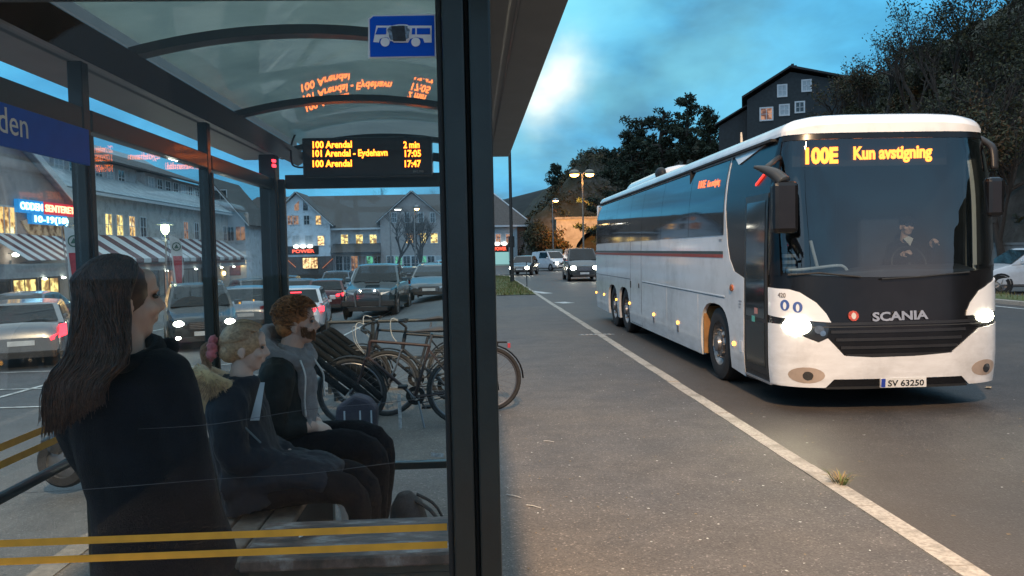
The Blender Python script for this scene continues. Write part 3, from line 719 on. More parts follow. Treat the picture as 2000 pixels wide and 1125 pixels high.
def wrap(poly, off, name, m, parent=bus, step=.14, th=.006, holes=(), smooth=50, fn=None):
    "sheet-metal panel: an outline in surface coordinates pressed onto the coach skin"
    fn = fn or bm_
    loops = [[Vector((p[0], p[1], 0)) for p in l] for l in (poly, *holes)]
    tri = tessellate_polygon(loops); vs = [v for l in loops for v in l]
    bm = bmesh.new(); bv = [bm.verts.new(v) for v in vs]
    for t_ in tri:
        try: bm.faces.new([bv[i] for i in t_])
        except ValueError: pass
    for ax in (0, 1):
        lo = min(v.co[ax] for v in bm.verts); hi = max(v.co[ax] for v in bm.verts)
        k = math.floor(lo / step) + 1
        while k * step < hi - 1e-4:
            pc = Vector((0, 0, 0)); pc[ax] = k * step; pn = Vector((0, 0, 0)); pn[ax] = 1
            if not (ax == 0 and (k * step < -1.2 or k * step > LF + 1.2) and k % 4):
                bmesh.ops.bisect_plane(bm, geom=bm.verts[:] + bm.edges[:] + bm.faces[:], plane_co=pc, plane_no=pn, dist=1e-5)
            k += 1
    bmesh.ops.recalc_face_normals(bm, faces=bm.faces)
    rim = [(e_.verts[0], e_.verts[1]) for e_ in bm.edges if len(e_.link_faces) == 1]
    sz = {v: (v.co.x, v.co.y) for v in bm.verts}; back = {}
    for v in {v for r_ in rim for v in r_}: back[v] = bm.verts.new(fn(*sz[v], off - th))
    for v in sz: v.co = fn(*sz[v], off)
    # outward normals
    f0 = next(iter(bm.faces)); 
    for a, c2 in rim:
        try: bm.faces.new((a, c2, back[c2], back[a]))
        except ValueError: pass
    bmesh.ops.recalc_face_normals(bm, faces=bm.faces)
    big = max((f for f in bm.faces), key=lambda f: f.calc_area()); c_ = big.calc_center_median()
    out = Vector((c_.x - (BX0 + BWD / 2), c_.y - (BY0 + 3), 0)) if fn is bm_ else Vector((0, 0, 1))
    if fn is bm_:
        if abs(big.normal.x) > .7: out = Vector((c_.x - (BX0 + BWD / 2), 0, 0))
        else: out = Vector((0, -1, 0))
    if big.normal.dot(out) < 0: bmesh.ops.reverse_faces(bm, faces=bm.faces)
    me = bpy.data.meshes.new(name); bm.to_mesh(me); bm.free(); me.materials.append(m)
    me.polygons.foreach_set('use_smooth', [True] * len(me.polygons)); me.set_sharp_from_angle(angle=R(smooth))
    me.transform(mw(parent).inverted())
    o = bpy.data.objects.new(name, me); COL.objects.link(o); o.parent = parent
    return o
WHITEP = mat('coach_white', (.74, .76, .78), .22, var=.04, scale=2, coat=.6, dirt=(.56, .57, .58), dscale=1.1, bump=.015, bscale=1.2)
def grime(m, z0, z1, col, amt=.42):
    "road film thrown up over the lower panels, thicker towards the sills and streaked by a noise"
    t = m.node_tree; L = t.links.new; p = t.nodes['Principled BSDF']; src = p.inputs['Base Color'].links[0].from_socket; ge = t.nodes.new('ShaderNodeNewGeometry'); sx = t.nodes.new('ShaderNodeSeparateXYZ'); L(ge.outputs['Position'], sx.inputs[0])
    mp = t.nodes.new('ShaderNodeMapping'); mp.inputs['Scale'].default_value = (1.2, 1.2, 5); L(ge.outputs['Position'], mp.inputs[0]); nz = t.nodes.new('ShaderNodeTexNoise'); nz.inputs['Scale'].default_value = 2.2; nz.inputs['Detail'].default_value = 9; nz.inputs['Roughness'].default_value = .7; L(mp.outputs[0], nz.inputs['Vector'])
    a = t.nodes.new('ShaderNodeMapRange'); L(sx.outputs[2], a.inputs[0]); a.inputs[1].default_value = z0; a.inputs[2].default_value = z1; a.inputs[3].default_value = amt; a.inputs[4].default_value = 0
    b_ = t.nodes.new('ShaderNodeMapRange'); L(nz.outputs[0], b_.inputs[0]); b_.inputs[1].default_value = .3; b_.inputs[2].default_value = .7; mu = t.nodes.new('ShaderNodeMath'); mu.operation = 'MULTIPLY'; L(a.outputs[0], mu.inputs[0]); L(b_.outputs[0], mu.inputs[1])
    mx = t.nodes.new('ShaderNodeMixRGB'); L(mu.outputs[0], mx.inputs[0]); L(src, mx.inputs[1]); mx.inputs[2].default_value = (*col, 1); L(mx.outputs[0], p.inputs['Base Color'])
grime(WHITEP, .05, 1.25, (.26, .225, .19))
BLACKP = mat('coach_black', (.006, .006, .007), .25, var=.2, coat=.12, spec=.35)
BLACKM = mat('coach_matt', (.012, .012, .012), .6, var=.3, scale=30)
SIDEG = mat('coach_side_glass', (.005, .006, .007), .04, var=.2, coat=.35, spec=.6)
SCREEN = glass('coach_screen', (.50, .58, .62), 2.6, .01, 0, (.3, .38, .42), ior=1.52)
TYRE = mat('tyre', (.013, .013, .014), .8, var=.3, scale=30, bump=.2)
RIM = mat('rim_steel', (.24, .24, .25), .4, .8, var=.3, scale=20, dirt=(.10, .085, .07), dscale=6)
AMBER = emat('amber_marker', (1.0, .42, .06), 5.0)
def side_s(y): return -(y - BY0 - BD)            # surface coordinate of a nearside point at distance y
WH = [(10.80, .50), (17.38, .50), (18.80, .50)]
def arch_pts(yc, r, up, zb, n=14):
    "wheel-arch notch walked from the front edge to the rear edge"
    out = [(side_s(yc - r), zb)]
    for i in range(n + 1):
        a = math.pi * i / n; out.append((side_s(yc - r * math.copysign(abs(math.cos(a)) ** .7, math.cos(a))), .50 + up * math.sin(a) ** .8))
    return out + [(side_s(yc + r), zb)]
zb, zt = .27, 3.04
near = [(side_s(9.63), zb), (side_s(9.63), 1.30)]
front_edge = [(1457, 735), (1453, 543), (1434, 530), (1425, 505), (1421, 479), (1417, 409)]
fe = [on_bus(x, y, -1.2) for x, y in front_edge]
poly = [fe[0]]
for i, (yc, _) in enumerate(WH): poly += arch_pts(yc, .66 if i == 0 else .60, .56 if i == 0 else .50, zb + .005 * i)
poly += [(side_s(BY0 + BLEN), zb + .04), (side_s(BY0 + BLEN), zt), (fe[5][0] - .02, zt)] + fe[:0:-1]
body = wrap(poly, 0, 'body', WHITEP, th=.05)
# offside flank, tail and roof
m_off = lambda p: (LF - p[0], p[1])
wrap([(LF - a, b_) for a, b_ in ([(side_s(9.0), zb), *[q for i, (yc, _) in enumerate(WH) for q in arch_pts(yc, .63, .53, zb)], (side_s(BY0 + BLEN), zb), (side_s(BY0 + BLEN), zt), (side_s(9.0), zt)])][::-1], 0, 'offside_panel', WHITEP, th=.05)
b = MB(); yr = BY0 + BLEN
b.box(BX0 + .05, BX0 + BWD - .05, yr - .01, yr + .06, BZ0 + .35, BZ0 + 3.0); b.build('tail_panel', WHITEP, bus, world=True, bevel=.04)
def roof_ring(z, inset, fr):
    out = []
    for i in range(61):
        s = -1.0 + (LF + 2.0) * i / 60
        p = bm_(s, 3.04); x, y, nx, ny, w = plan(s); out.append(Vector((p.x - nx * inset, p.y - ny * (inset + fr * w), BZ0 + z + (.065 * w ** 1.5 if z > 3.05 else 0))))
    L_, R_ = out[0], out[-1]
    tail = []
    for k in range(1, 9): tail.append(Vector((R_.x, R_.y + (yr - inset - R_.y) * k / 8, R_.z)))
    for k in range(1, 8): tail.append(Vector((R_.x + (L_.x - R_.x) * k / 8, yr - inset, L_.z)))
    for k in range(8, 0, -1): tail.append(Vector((L_.x, L_.y + (yr - inset - L_.y) * k / 8, L_.z)))
    return out + tail
rings = [roof_ring(3.035, -.012, 0), roof_ring(3.07, -.012, 0), roof_ring(3.11, .004, .006), roof_ring(3.145, .028, .02), roof_ring(3.172, .062, .03), roof_ring(3.19, .105, .05), roof_ring(3.198, .2, .1), roof_ring(3.20, .5, .2)]
b = MB(); n = len(rings[0])
b.add([v for r_ in rings for v in r_], [(k * n + i, k * n + (i + 1) % n, (k + 1) * n + (i + 1) % n, (k + 1) * n + i) for k in range(len(rings) - 1) for i in range(n)] + [tuple((len(rings) - 1) * n + i for i in range(n))])
b.build('roof', WHITEP, bus, world=True, smooth=20)
# roof air-conditioning pod with its dark intake
b = MB(); b.prism([(BX0 + .35, BZ0 + 3.20), (BX0 + .5, BZ0 + 3.40), (BX0 + .8, BZ0 + 3.46), (BX0 + 1.75, BZ0 + 3.46), (BX0 + 2.05, BZ0 + 3.40), (BX0 + 2.2, BZ0 + 3.20)], 'y', BY0 + 7.2, BY0 + 10.6)
b.build('roof_pod', WHITEP, bus, world=True, bevel=.08)
b = MB(); b.ell((BX0 + .40, BY0 + 7.15, BZ0 + 3.29), (.10, .24, .12)); b.build('roof_intake', BLACKM, bus, world=True, smooth=180)
b = MB(); b.tube([(BX0 + .35, BY0 + 2.3, BZ0 + 3.2), (BX0 + .35, BY0 + 2.32, BZ0 + 3.36)], [.02, .012]); b.build('aerial', mat('aerial_tan', (.5, .42, .32), .5), bus, world=True)
# roof step panel in white above the side glass
wrap([(side_s(10.0), 2.86), (side_s(10.25), 2.985), (side_s(BY0 + BLEN - .02), 2.985), (side_s(BY0 + BLEN - .02), 3.05), (side_s(9.3), 3.05), (side_s(9.2), 3.0)][::-1], .012, 'roof_rail', WHITEP, th=.02)
# side glazing: one dark band with thin joints
ysg = [10.40, 12.1, 13.9, 15.5, 16.7, 18.3, 19.9, 21.1]
for a, c2 in zip(ysg[:-1], ysg[1:]):
    z0 = 1.985
    wrap([(side_s(a + .006), z0), (side_s(c2 - .006), z0), (side_s(c2 - .006), 2.975), (side_s(a + .006), 2.975)], .008, 'side_window', SIDEG, step=.12)
wrap([(side_s(21.12), 1.96), (side_s(BY0 + BLEN - .01), 1.96), (side_s(BY0 + BLEN - .01), 2.98), (side_s(21.12), 2.98)], .004, 'rear_pillar', BLACKP, step=.12)
wrap([(LF - side_s(21.1), 1.98), (LF - side_s(9.6), 1.98), (LF - side_s(9.6), 2.98), (LF - side_s(21.1), 2.98)], .008, 'side_window', SIDEG, step=.12)
# waistline stripes, panel joints, hatches
STG = mat('stripe_green', (.02, .05, .05), .35); STR = mat('stripe_red', (.30, .035, .02), .35)
se = -1.2
def hline(p, q, w, off, name, m, parent=bus):
    (s0, z0), (s1, z1) = on_bus(*p, -1.5), on_bus(*q, -11.0)
    return wrap([(s0, z0 - w / 2), (s1, z1 - w / 2), (s1, z1 + w / 2), (s0, z0 + w / 2)], off, name, m, parent, step=.6, th=.004)
hline((1412, 493.5), (1163, 491), .040, .006, 'stripe', STG); hline((1412, 500), (1163, 495), .045, .006, 'stripe', STR)
JNT = mat('panel_joint', (.06, .065, .07), .6)
hline((1415, 579), (1254, 549), .014, .004, 'joint', mat('joint_light', (.72, .74, .76), .3)); hline((1415, 582), (1254, 551), .008, .0035, 'joint', JNT); hline((1231, 545), (1163, 534), .012, .003, 'joint', JNT)
for y in (15.55, 16.62):
    s0 = side_s(y); wrap([(s0 - .009, .29), (s0 + .009, .29), (s0 + .009, 1.98), (s0 - .009, 1.98)], .003, 'joint', JNT, step=.6)
for y in (11.6, 13.5):
    s0 = side_s(y); wrap([(s0 - .003, .29), (s0 + .003, .29), (s0 + .003, 1.19), (s0 - .003, 1.19)], .003, 'joint', mat('joint_soft', (.42, .43, .45), .4), step=.6)
wrap([(side_s(16.58), .30), (side_s(15.59), .30), (side_s(15.59), .31), (side_s(16.58), .31)], .004, 'joint', JNT)
for (x, y, w, h) in ((1232, 555, .06, .14), (1248, 558, .04, .09)):
    s0, z0 = on_bus(x, y, -8); wrap([(s0 - w / 2, z0 - h / 2), (s0 + w / 2, z0 - h / 2), (s0 + w / 2, z0 + h / 2), (s0 - w / 2, z0 + h / 2)], .012, 'door_handle', BLACKM, step=.5, th=.012)
for (x, y) in ((1165, 571), (1180, 575), (1204, 585), (1230, 592), (1277, 614), (1324, 630), (1434, 671)):
    s0, z0 = on_bus(x, y, -6 if x < 1400 else -1.3); r_ = .028
    wrap([(s0 + r_ * 1.3 * math.cos(a * .63), z0 + r_ * math.sin(a * .63)) for a in range(10)], .018, 'side_marker', AMBER, step=.5, th=.018)
    if 1230 < x < 1400: wrap([(s0 - .045, z0 - .15), (s0 + .045, z0 - .15), (s0 + .045, z0 - .05), (s0 - .045, z0 - .05)], .01, 'hatch_latch', mat('latch_grey', (.12, .13, .15), .5), step=.5, th=.01)
s0, z0 = on_bus(1430, 562, -1.3); wrap([(s0 + .05 * math.cos(a * .63), z0 + .045 * math.sin(a * .63)) for a in range(10)], .02, 'side_indicator', mat('indicator_dull', (.35, .09, .02), .3, coat=.5), step=.5, th=.02)
s0, z0 = on_bus(1447, 676, -1.3); wrap([(s0 - .05, z0 - .07), (s0 + .05, z0 - .07), (s0 + .05, z0 + .07), (s0 - .05, z0 + .07)], .005, 'filler_flap', mat('flap', (.58, .60, .64), .3), step=.5)
for k in range(3):
    s0, z0 = on_bus(1446, 588 + k * 6, -1.3); wrap([(s0 - .06, z0 - .010), (s0 + .05 - .02 * k, z0 - .010), (s0 + .05 - .02 * k, z0 + .008), (s0 - .06, z0 + .008)], .003, 'notice_line', mat('notice', (.25, .26, .28), .5), step=.5)
for (x, y, w) in ((1407, 469, .06),):
    s0, z0 = on_bus(x, y, -1.8); wrap([(s0 - w, z0 - .016), (s0 + w, z0 - .016), (s0 + w, z0 + .016), (s0 - w, z0 + .016)], .004, 'notice_line', mat('notice', (.25, .26, .28), .5), step=.5)
# route board behind the first side window
s0, z0 = on_bus(1364, 367, -3); s1, z1 = on_bus(1408, 358, -1.8)
SLED = emat('led_side', (1.0, .20, .07), 1.5)
def curved_text(txt, px, py, px2, py2, h, m, off, name, s_g, bold=.0, sx=None, parent=bus):
    "lettering bent onto the coach skin between two measured points"
    (sa, za), (sb, zb_) = on_bus(px, py, s_g), on_bus(px2, py2, s_g)
    t_ = text_mesh(txt, 1.0, Matrix(), .004, bold=bold); xs = [v.x for v in t_.v]; x0, x1 = min(xs), max(xs); hh = h / .72
    t_.v = [bm_(sa + (sb - sa) * (v.x - x0) / (x1 - x0), za + (zb_ - za) * (v.x - x0) / (x1 - x0) + v.y * hh, off + v.z * .3) for v in t_.v]
    return t_.build(name, m, parent, world=True)
curved_text('100E', 1365, 368, 1379, 366, .11, SLED, .014, 'side_route', -2.5, .02); curved_text('Kun avstigning', 1383, 365, 1407, 360, .09, SLED, .014, 'side_route', -2.5, .03)
# wheels
def coach_wheel(yc, x, out):
    w = MB(); w.lathe([(.30, -.13), (.40, -.15), (.485, -.12), (.505, -.06), (.505, .06), (.485, .12), (.40, .15), (.30, .13)], (x, yc, BZ0 + .505), (out, 0, 0), 36)
    o = w.build('wheel', TYRE, bus, world=True, smooth=40)
    rm = MB(); rm.lathe([(.31, .12), (.30, .08), (.26, .05), (.20, .07), (.17, .12), (.11, .13), (.10, .17), (.05, .18), (0.0, .18)], (x, yc, BZ0 + .505), (out, 0, 0), 28)
    for i in range(10):
        a = i * .6283; rm.lathe([(.016, .05), (.016, .135), (0, .14)], (x, yc + math.cos(a) * .19, BZ0 + .505 + math.sin(a) * .19), (out, 0, 0), 8)
    rm.build('rim', RIM, o, world=True, smooth=40)
for yc, _ in WH: coach_wheel(yc, BX0 + .19, -1); coach_wheel(yc, BX0 + BWD - .19, 1)
s0 = MB(); s0.box(BX0 + .02, BX0 + .42, 11.36, 11.39, BZ0 + .30, BZ0 + .98); s0.build('mud_flap', mat('flap_tan', (.30, .15, .05), .7, var=.3), bus, world=True)
# dark inner liner: floor, wheel boxes, ceiling
b = MB(); b.box(BX0 + .36, BX0 + BWD - .36, BY0 + .6, yr - .02, BZ0 + .24, BZ0 + 1.12); b.box(BX0 + .06, BX0 + BWD - .06, 9.7, 10.1, BZ0 + .28, BZ0 + 1.1); b.box(BX0 + .06, BX0 + BWD - .06, 11.5, 16.7, BZ0 + .28, BZ0 + 1.1); b.box(BX0 + .06, BX0 + BWD - .06, 19.5, yr - .02, BZ0 + .34, BZ0 + 1.1)
b.box(BX0 + .06, BX0 + BWD - .06, 9.7, yr - .02, BZ0 + 1.12, BZ0 + 1.16); b.box(BX0 + .08, BX0 + BWD - .08, 8.9, yr - .05, BZ0 + 3.0, BZ0 + 3.03); b.box(BX0 + .08, BX0 + BWD - .08, 12.2, 12.25, BZ0 + 1.16, BZ0 + 3.0)
b.box(BX0 + .14, BX0 + BWD - .14, 8.78, 9.72, BZ0 + .36, BZ0 + .42)
b.build('floor', mat('liner_dark', (.012, .013, .015), .8), bus, world=True)
b = MB(); b.box(BX0 + BWD - .20, BX0 + BWD - .17, 8.95, 12.2, BZ0 + 1.1, BZ0 + 3.0); b.build('side_liner', mat('liner_dark', (.012, .013, .015), .8), bus, world=True)
# front mask: black base below the windscreen, header above it, pillars
GL = LF - .035
def fz(pts, guess=None): return [on_bus(x, y, guess) for x, y in pts]
wb = fz([(1533, 533), (1600, 538), (1680, 541), (1735, 541), (1800, 539), (1880, 531), (1938, 521)])
wb_l, wb_r = wb[0], wb[-1]
mask = [(.02, .30), (.02, 1.5), (wb_l[0] - .05, 1.55)] + [(s, z - .004) for s, z in wb] + [(wb_r[0] + .06, wb_r[1] + .04), (LF + .25, 1.55), (LF + .25, .30)]
wrap(mask, -.012, 'front_mask', BLACKP, th=.03)
wl0 = wb_l[0] - .02
screen = [(wl0, wb_l[1])] + wb + [(LF - .10, wb_r[1] + .02), (LF - .06, 2.0), (LF - .06, 2.7), (LF - .10, 3.03), (.10, 3.03), (wl0 - .06, 2.6), (wl0 - .04, 2.0)]
wrap(screen, -.004, 'windscreen', SCREEN, th=.006, step=.12)
for pts in ([(.0, 1.5), (wl0 - .03, 1.5), (wl0 - .055, 2.0), (wl0 - .075, 2.6), (.085, 3.04), (.0, 3.04)], [(LF - .13, 1.5), (LF + .30, 1.5), (LF + .30, 3.04), (LF - .16, 3.04), (LF - .12, 2.7), (LF - .12, 2.0)]):
    wrap(pts, .0, 'front_pillar', BLACKP, th=.04)
# black frit band along the windscreen top
wrap([(.10, 2.97), (LF - .10, 2.97), (LF - .10, 3.045), (.10, 3.045)], .002, 'header_band', BLACKP, th=.02)
# white front mouldings
fl = fz([(1517, 562), (1540, 565), (1562, 571), (1594, 591), (1614, 613), (1623, 629)])
hl = fz([(1623, 630), (1584, 627), (1527, 617)]); hl2 = fz([(1526, 633), (1565, 656), (1599, 669), (1617, 661)])
bt = fz([(1649, 695), (1704, 698), (1788, 695), (1858, 688), (1893, 658), (1913, 640)])
hr2 = fz([(1938, 628)], LF * .9); hr1 = fz([(1938, 605), (1908, 614), (1888, 616)], LF * .88)
fr_ = fz([(1890, 606), (1897, 590), (1913, 568), (1935, 553)], LF * .88)
bb = fz([(1878, 726), (1629, 741)])
zlow = .285
fend_l = [(.012, fl[0][1])] + fl[1:] + hl[:2] + [(.012, hl[2][1])]
wrap(fend_l, .004, 'front_wing', WHITEP, th=.02, step=.10)
fend_r = [(LF + .24, hr1[0][1] + .02), (LF - .03, hr1[0][1])] + hr1[1:] + fr_ + [(LF + .05, fr_[-1][1] + .10), (LF + .24, fr_[-1][1] + .12)]
wrap(fend_r, .004, 'front_wing', WHITEP, th=.02, step=.10)
bump = [(.012, zlow), (bb[1][0] - .09, zlow), (bb[1][0], bb[1][1]), (bb[0][0], bb[1][1]), (bb[0][0] + .10, zlow), (LF + .24, zlow), (LF + .24, hr2[0][1] - .02)] + [(LF - .02, hr2[0][1])] + bt[::-1] + hl2[::-1] + [(.012, hl2[0][1])]
wrap(bump, .006, 'bumper', WHITEP, th=.03, step=.10)
wrap([(bb[1][0] - .10, zlow - .02), (bb[0][0] + .11, zlow - .02), (bb[0][0], bb[1][1] + .01), (bb[1][0], bb[1][1] + .01)], -.02, 'lower_grille', BLACKM, th=.02)
# grille bars
for k in range(5):
    z = .62 + k * .085
    wrap([(LF * .5 - .72 + .05 * (4 - k) - .09, z), (LF * .5 + .72 - .05 * (4 - k) + .05, z), (LF * .5 + .72 - .05 * (4 - k) + .05, z + .03), (LF * .5 - .72 + .05 * (4 - k) - .09, z + .03)], .004, 'grille_bar', mat('grille_gloss', (.018, .018, .019), .35), th=.014)
s0, z0 = fz([(1735, 637)])[0]; wrap([(.34, z0 - .006), (LF - .34, z0 - .006), (LF - .34, z0 + .006), (.34, z0 + .006)], .0, 'mask_joint', mat('joint_dark', (.03, .03, .03), .5), th=.004)
curved_text('SCANIA', 1704, 627, 1813, 622, .092, mat('chrome_letter', (.45, .45, .46), .3, .7), .004, 'maker_name', LF * .5, .035)
s0, z0 = fz([(1667, 617)])[0]; wrap([(s0 + .055 * math.cos(a * .393), z0 + .055 * math.sin(a * .393)) for a in range(16)], .006, 'crest_badge', mat('crest_red', (.42, .06, .04), .4, var=.6, scale=70), th=.02)
wrap([(s0 + .025 * math.cos(a * .628), z0 + .036 * math.sin(a * .628)) for a in range(10)], .011, 'crest_emblem', mat('crest_pale', (.55, .52, .48), .4), th=.006)
pl = fz([(1719, 757), (1808, 755), (1808, 736), (1719, 739)]); wrap(pl, .012, 'number_plate', mat('plate_white', (.62, .63, .62), .4), th=.03)
wrap([(pl[0][0] + .004, pl[0][1] + .004), (pl[0][0] + .05, pl[0][1] + .004), (pl[0][0] + .05, pl[3][1] - .004), (pl[0][0] + .004, pl[3][1] - .004)], .014, 'plate_band', mat('plate_blue', (.02, .05, .32), .4), th=.003)
curved_text('SV 63250', 1733, 754, 1803, 752, .066, BLACKM, .0135, 'plate_text', LF * .5, .02)
# headlights: dark housing, lit lens, fog lamp
HLAMP = emat('headlamp_lit', (1.0, .93, .66), 60.0)
HSM = mat('lamp_glass', (.10, .11, .12), .08, .3, var=.3, scale=30, coat=1)
def blob(px, py, rx, ry, off, name, m, g, th=.02, n=18, parent=bus):
    s0, z0 = on_bus(px, py, g); return wrap([(s0 + rx * math.cos(2 * math.pi * a / n), z0 + ry * math.sin(2 * math.pi * a / n)) for a in range(n)], off, name, m, parent, step=.05, th=th)
hh = wrap([(.014, hl[2][1] - .01), (hl[1][0], hl[1][1] - .008), (hl[0][0] - .01, hl[0][1] - .01), (hl2[3][0] - .01, hl2[3][1] + .012), (hl2[2][0], hl2[2][1] + .012), (hl2[1][0], hl2[1][1] + .012), (.014, hl2[0][1] + .012)], -.002, 'headlight', mat('lamp_housing', (.015, .016, .018), .15, coat=1), th=.01, step=.08)
blob(1556, 637, .145, .095, .012, 'lit_lens', HLAMP, .4, parent=hh)
blob(1600, 644, .05, .045, .008, 'dim_lens', HSM, .5, parent=hh); blob(1607, 651, .03, .03, .016, 'dim_lens', mat('chrome', (.5, .5, .52), .15, 1.), .5, parent=hh)
hr = wrap([(LF - .035, hr1[0][1] - .012), (hr1[1][0], hr1[1][1] - .012), (hr1[2][0] + .005, hr1[2][1] - .014), (bt[5][0] - .12, bt[5][1] + .04), (bt[5][0] - .01, bt[5][1] + .016), (LF - .035, hr2[0][1] + .012)], -.002, 'headlight', mat('lamp_housing', (.015, .016, .018), .15, coat=1), th=.01, step=.08)
blob(1925, 618, .14, .06, .012, 'lit_lens', HLAMP, LF * .88, parent=hr)
for px, py, g in ((1575, 733, .5), (1922, 717, LF * .87)):
    f = blob(px, py, .19, .088, .008, 'fog_surround', mat('fog_trim', (.34, .27, .22), .4, var=.2), g); blob(px + 3, py + 1, .055, .048, .014, 'fog_lamp', mat('fog_glass', (.02, .02, .022), .1, coat=1), g, parent=f)
CB = mat('decal_blue', (.05, .10, .30), .4)
for px, py in ((1533, 596), (1558, 600)):
    d_ = blob(px, py, .05, .06, .007, 'decal', CB, .3, th=.003); blob(px, py + 1, .018, .04, .009, 'decal_mark', WHITEP, .3, th=.003, parent=d_)
curved_text('420', 1520, 580, 1535, 581, .05, mat('decal_ink', (.15, .14, .14), .5), .007, 'fleet_number', .3, .02)
# lamps that really light the road
p1, p2 = bm_(.45, .86, .06), bm_(LF - .45, .86, .06)
lamp('SPOT', 'headlight_beam', p1, 30, (1, .88, .55), .06, (1.95, 6.3, 0), 62, 1.0, bus); lamp('SPOT', 'headlight_beam', p2, 22, (1, .90, .66), .06, p2 + Vector((0, -8, -.85)), 80, .9, bus)
# destination sign behind the windscreen
BLED = emat('led_orange', (1.0, .22, .016), 8.0)
SGY = BY0 + .52
p, q = PY(1548, 326, SGY), PY(1850, 268, SGY); b = MB(); b.box(p.x, q.x, SGY + .012, SGY + .10, p.z, q.z); b.build('sign_case', mat('case_black', (.012, .01, .01), .7), bus, world=True)
def sign_text(txt, px, py, w_px, h_px, nm, bold):
    t_ = text_mesh(txt, 1.0, Matrix(), .01, bold=bold); xs = [v.x for v in t_.v]; k = SGY / FPX; hh = h_px * k / .72
    t_ = text_mesh(txt, hh, facing(PY(px, py, SGY), (1, -.0, .012), (0, 0, 1)), .004, bold=bold * hh, sx=w_px * k / ((max(xs) - min(xs)) * hh)); t_.build(nm, BLED, bus, world=True)
sign_text('100E', 1568, 319, 66, 30, 'route_number', .05); sign_text('Kun avstigning', 1666, 311, 160, 25, 'route_text', .035)
# passenger door in the black corner: frame, two glazed leaves, grab rail, sill
dpoly = [fe[0], (fe[1][0], fe[1][1]), fe[2], fe[3], fe[4], fe[5], (fe[5][0] - .02, 2.985), (side_s(9.8), 2.975), (side_s(9.25), 2.99), (0.0, 3.0), (0.0, .27)]
wrap([(s + (.004 if i < 6 else 0), z) for i, (s, z) in enumerate(dpoly)], -.004, 'door_surround', BLACKP, th=.05)
DG = mat('door_glass', (.012, .016, .017), .05, var=.4, scale=2, coat=1., spec=.8)
d_ = wrap([(side_s(9.56), .36), (-.02, .36), (-.02, 2.42), (side_s(9.56), 2.42)], .006, 'door', mat('door_frame', (.016, .017, .018), .35), th=.02)
wrap([(side_s(9.49), 1.0), (-.09, 1.0), (-.09, 2.34), (side_s(9.49), 2.34)], .011, 'door_glass', DG, d_, th=.005)
wrap([(side_s(9.49), .44), (-.09, .44), (-.09, .95), (side_s(9.49), .95)], .011, 'door_glass', mat('door_lower', (.010, .014, .014), .2, coat=.3), d_, th=.005)
for px, py, c_ in ((1478, 607, (.45, .20, .18)), (1473, 622, (.10, .40, .34))):
    s1, z1 = on_bus(px, py, -.5); wrap([(s1 - .05, z1 - .035), (s1 + .05, z1 - .035), (s1 + .05, z1 + .035), (s1 - .05, z1 + .035)], .013, 'sticker', mat('sticker_%d' % px, c_, .5), d_, th=.003)
wrap([(side_s(9.60), .265), (.03, .265), (.03, .285), (side_s(9.60), .285)], .012, 'sill_trim', mat('sill_alloy', (.42, .43, .45), .35, .7), th=.03)
wrap([(side_s(9.25), 2.53), (side_s(9.0), 2.64), (side_s(9.0), 2.665), (side_s(9.25), 2.555)], .016, 'door_light', emat('door_red', (1, .05, .03), 1.6), th=.015)
# mirrors: curved arm from the roof corner and a hanging housing
def mirror(pts, c, sz, nm):
    a = MB(); a.tube(smooth_path(pts, 6), [.02, .07, .11, .125] if nm == 'near' else [.07, .065, .055, .045], 12, squash=.6); _ = nm == 'near' and a.tube([pts[1], bm_(.12, 2.80, .0)], .030, 8); o = a.build('mirror', mat('mirror_arm_' + nm, (.035, .042, .05) if nm == 'near' else (.02, .02, .022), .4, spec=.3), bus, world=True, smooth=180)
    h = MB(); h.cbox(c, *sz); h.build('mirror_housing', BLACKP, o, world=True, bevel=.05); g = MB(); g.cbox((c[0], c[1] + sz[1] / 2 + .004, c[2]), sz[0] * .8, .006, sz[2] * .85); g.build('mirror_glass', mat('mirror_silver', (.7, .7, .7), .03, 1.), o, world=True)
pm = lambda px, py, Y: PY(px, py, Y)
mirror([pm(1472, 326, 8.40), pm(1492, 331, 8.36), pm(1515, 341, 8.28), pm(1531, 356, 8.22)], pm(1532, 405, 8.2), (.27, .15, .54), 'near')
mirror([pm(1904, 268, 8.85), pm(1925, 278, 8.75), pm(1940, 292, 8.65), pm(1943, 330, 8.6)], pm(1941, 385, 8.6), (.20, .12, .44), 'off')
# wipers parked along the screen foot, and the cab inside
b = MB(); b.tube([bm_(*on_bus(1540, 537), .025), bm_(*on_bus(1600, 533), .03), bm_(*on_bus(1680, 541), .025)], .010, 6); b.build('wiper', BLACKM, bus, world=True)
b = MB(); b.tube([bm_(*on_bus(1720, 545), .025), bm_(*on_bus(1800, 540), .03), bm_(*on_bus(1890, 531), .025)], .010, 6); b.build('wiper', BLACKM, bus, world=True)
b = MB()
dash = [Vector((BX0 + x, BY0 + y, BZ0 + z)) for x, y, z in ((.3, .26, 1.50), (1.2, .20, 1.55), (2.3, .28, 1.53), (2.4, .75, 1.58), (1.3, .85, 1.58), (.9, .7, 1.52), (.3, .6, 1.42))]
b.slab(dash, (0, 0, -1), .4); b.build('dashboard', mat('dash', (.035, .038, .042), .6), bus, world=True, bevel=.03)
b = MB(); rail = [pm(1532, 528, 9.0), pm(1570, 526, 8.95), pm(1630, 519, 8.95), pm(1648, 521, 8.95), pm(1655, 530, 8.95)]; b.tube(smooth_path(rail, 4), .018, 8); b.build('hand_rail', mat('rail_pale', (.5, .53, .55), .4), bus, world=True)
b = MB(); b.tube([pm(1583, 470, 9.3), pm(1596, 520, 9.3)], .02, 8); b.build('hand_rail', mat('rail_pale', (.5, .53, .55), .4), bus, world=True)
b = MB(); 
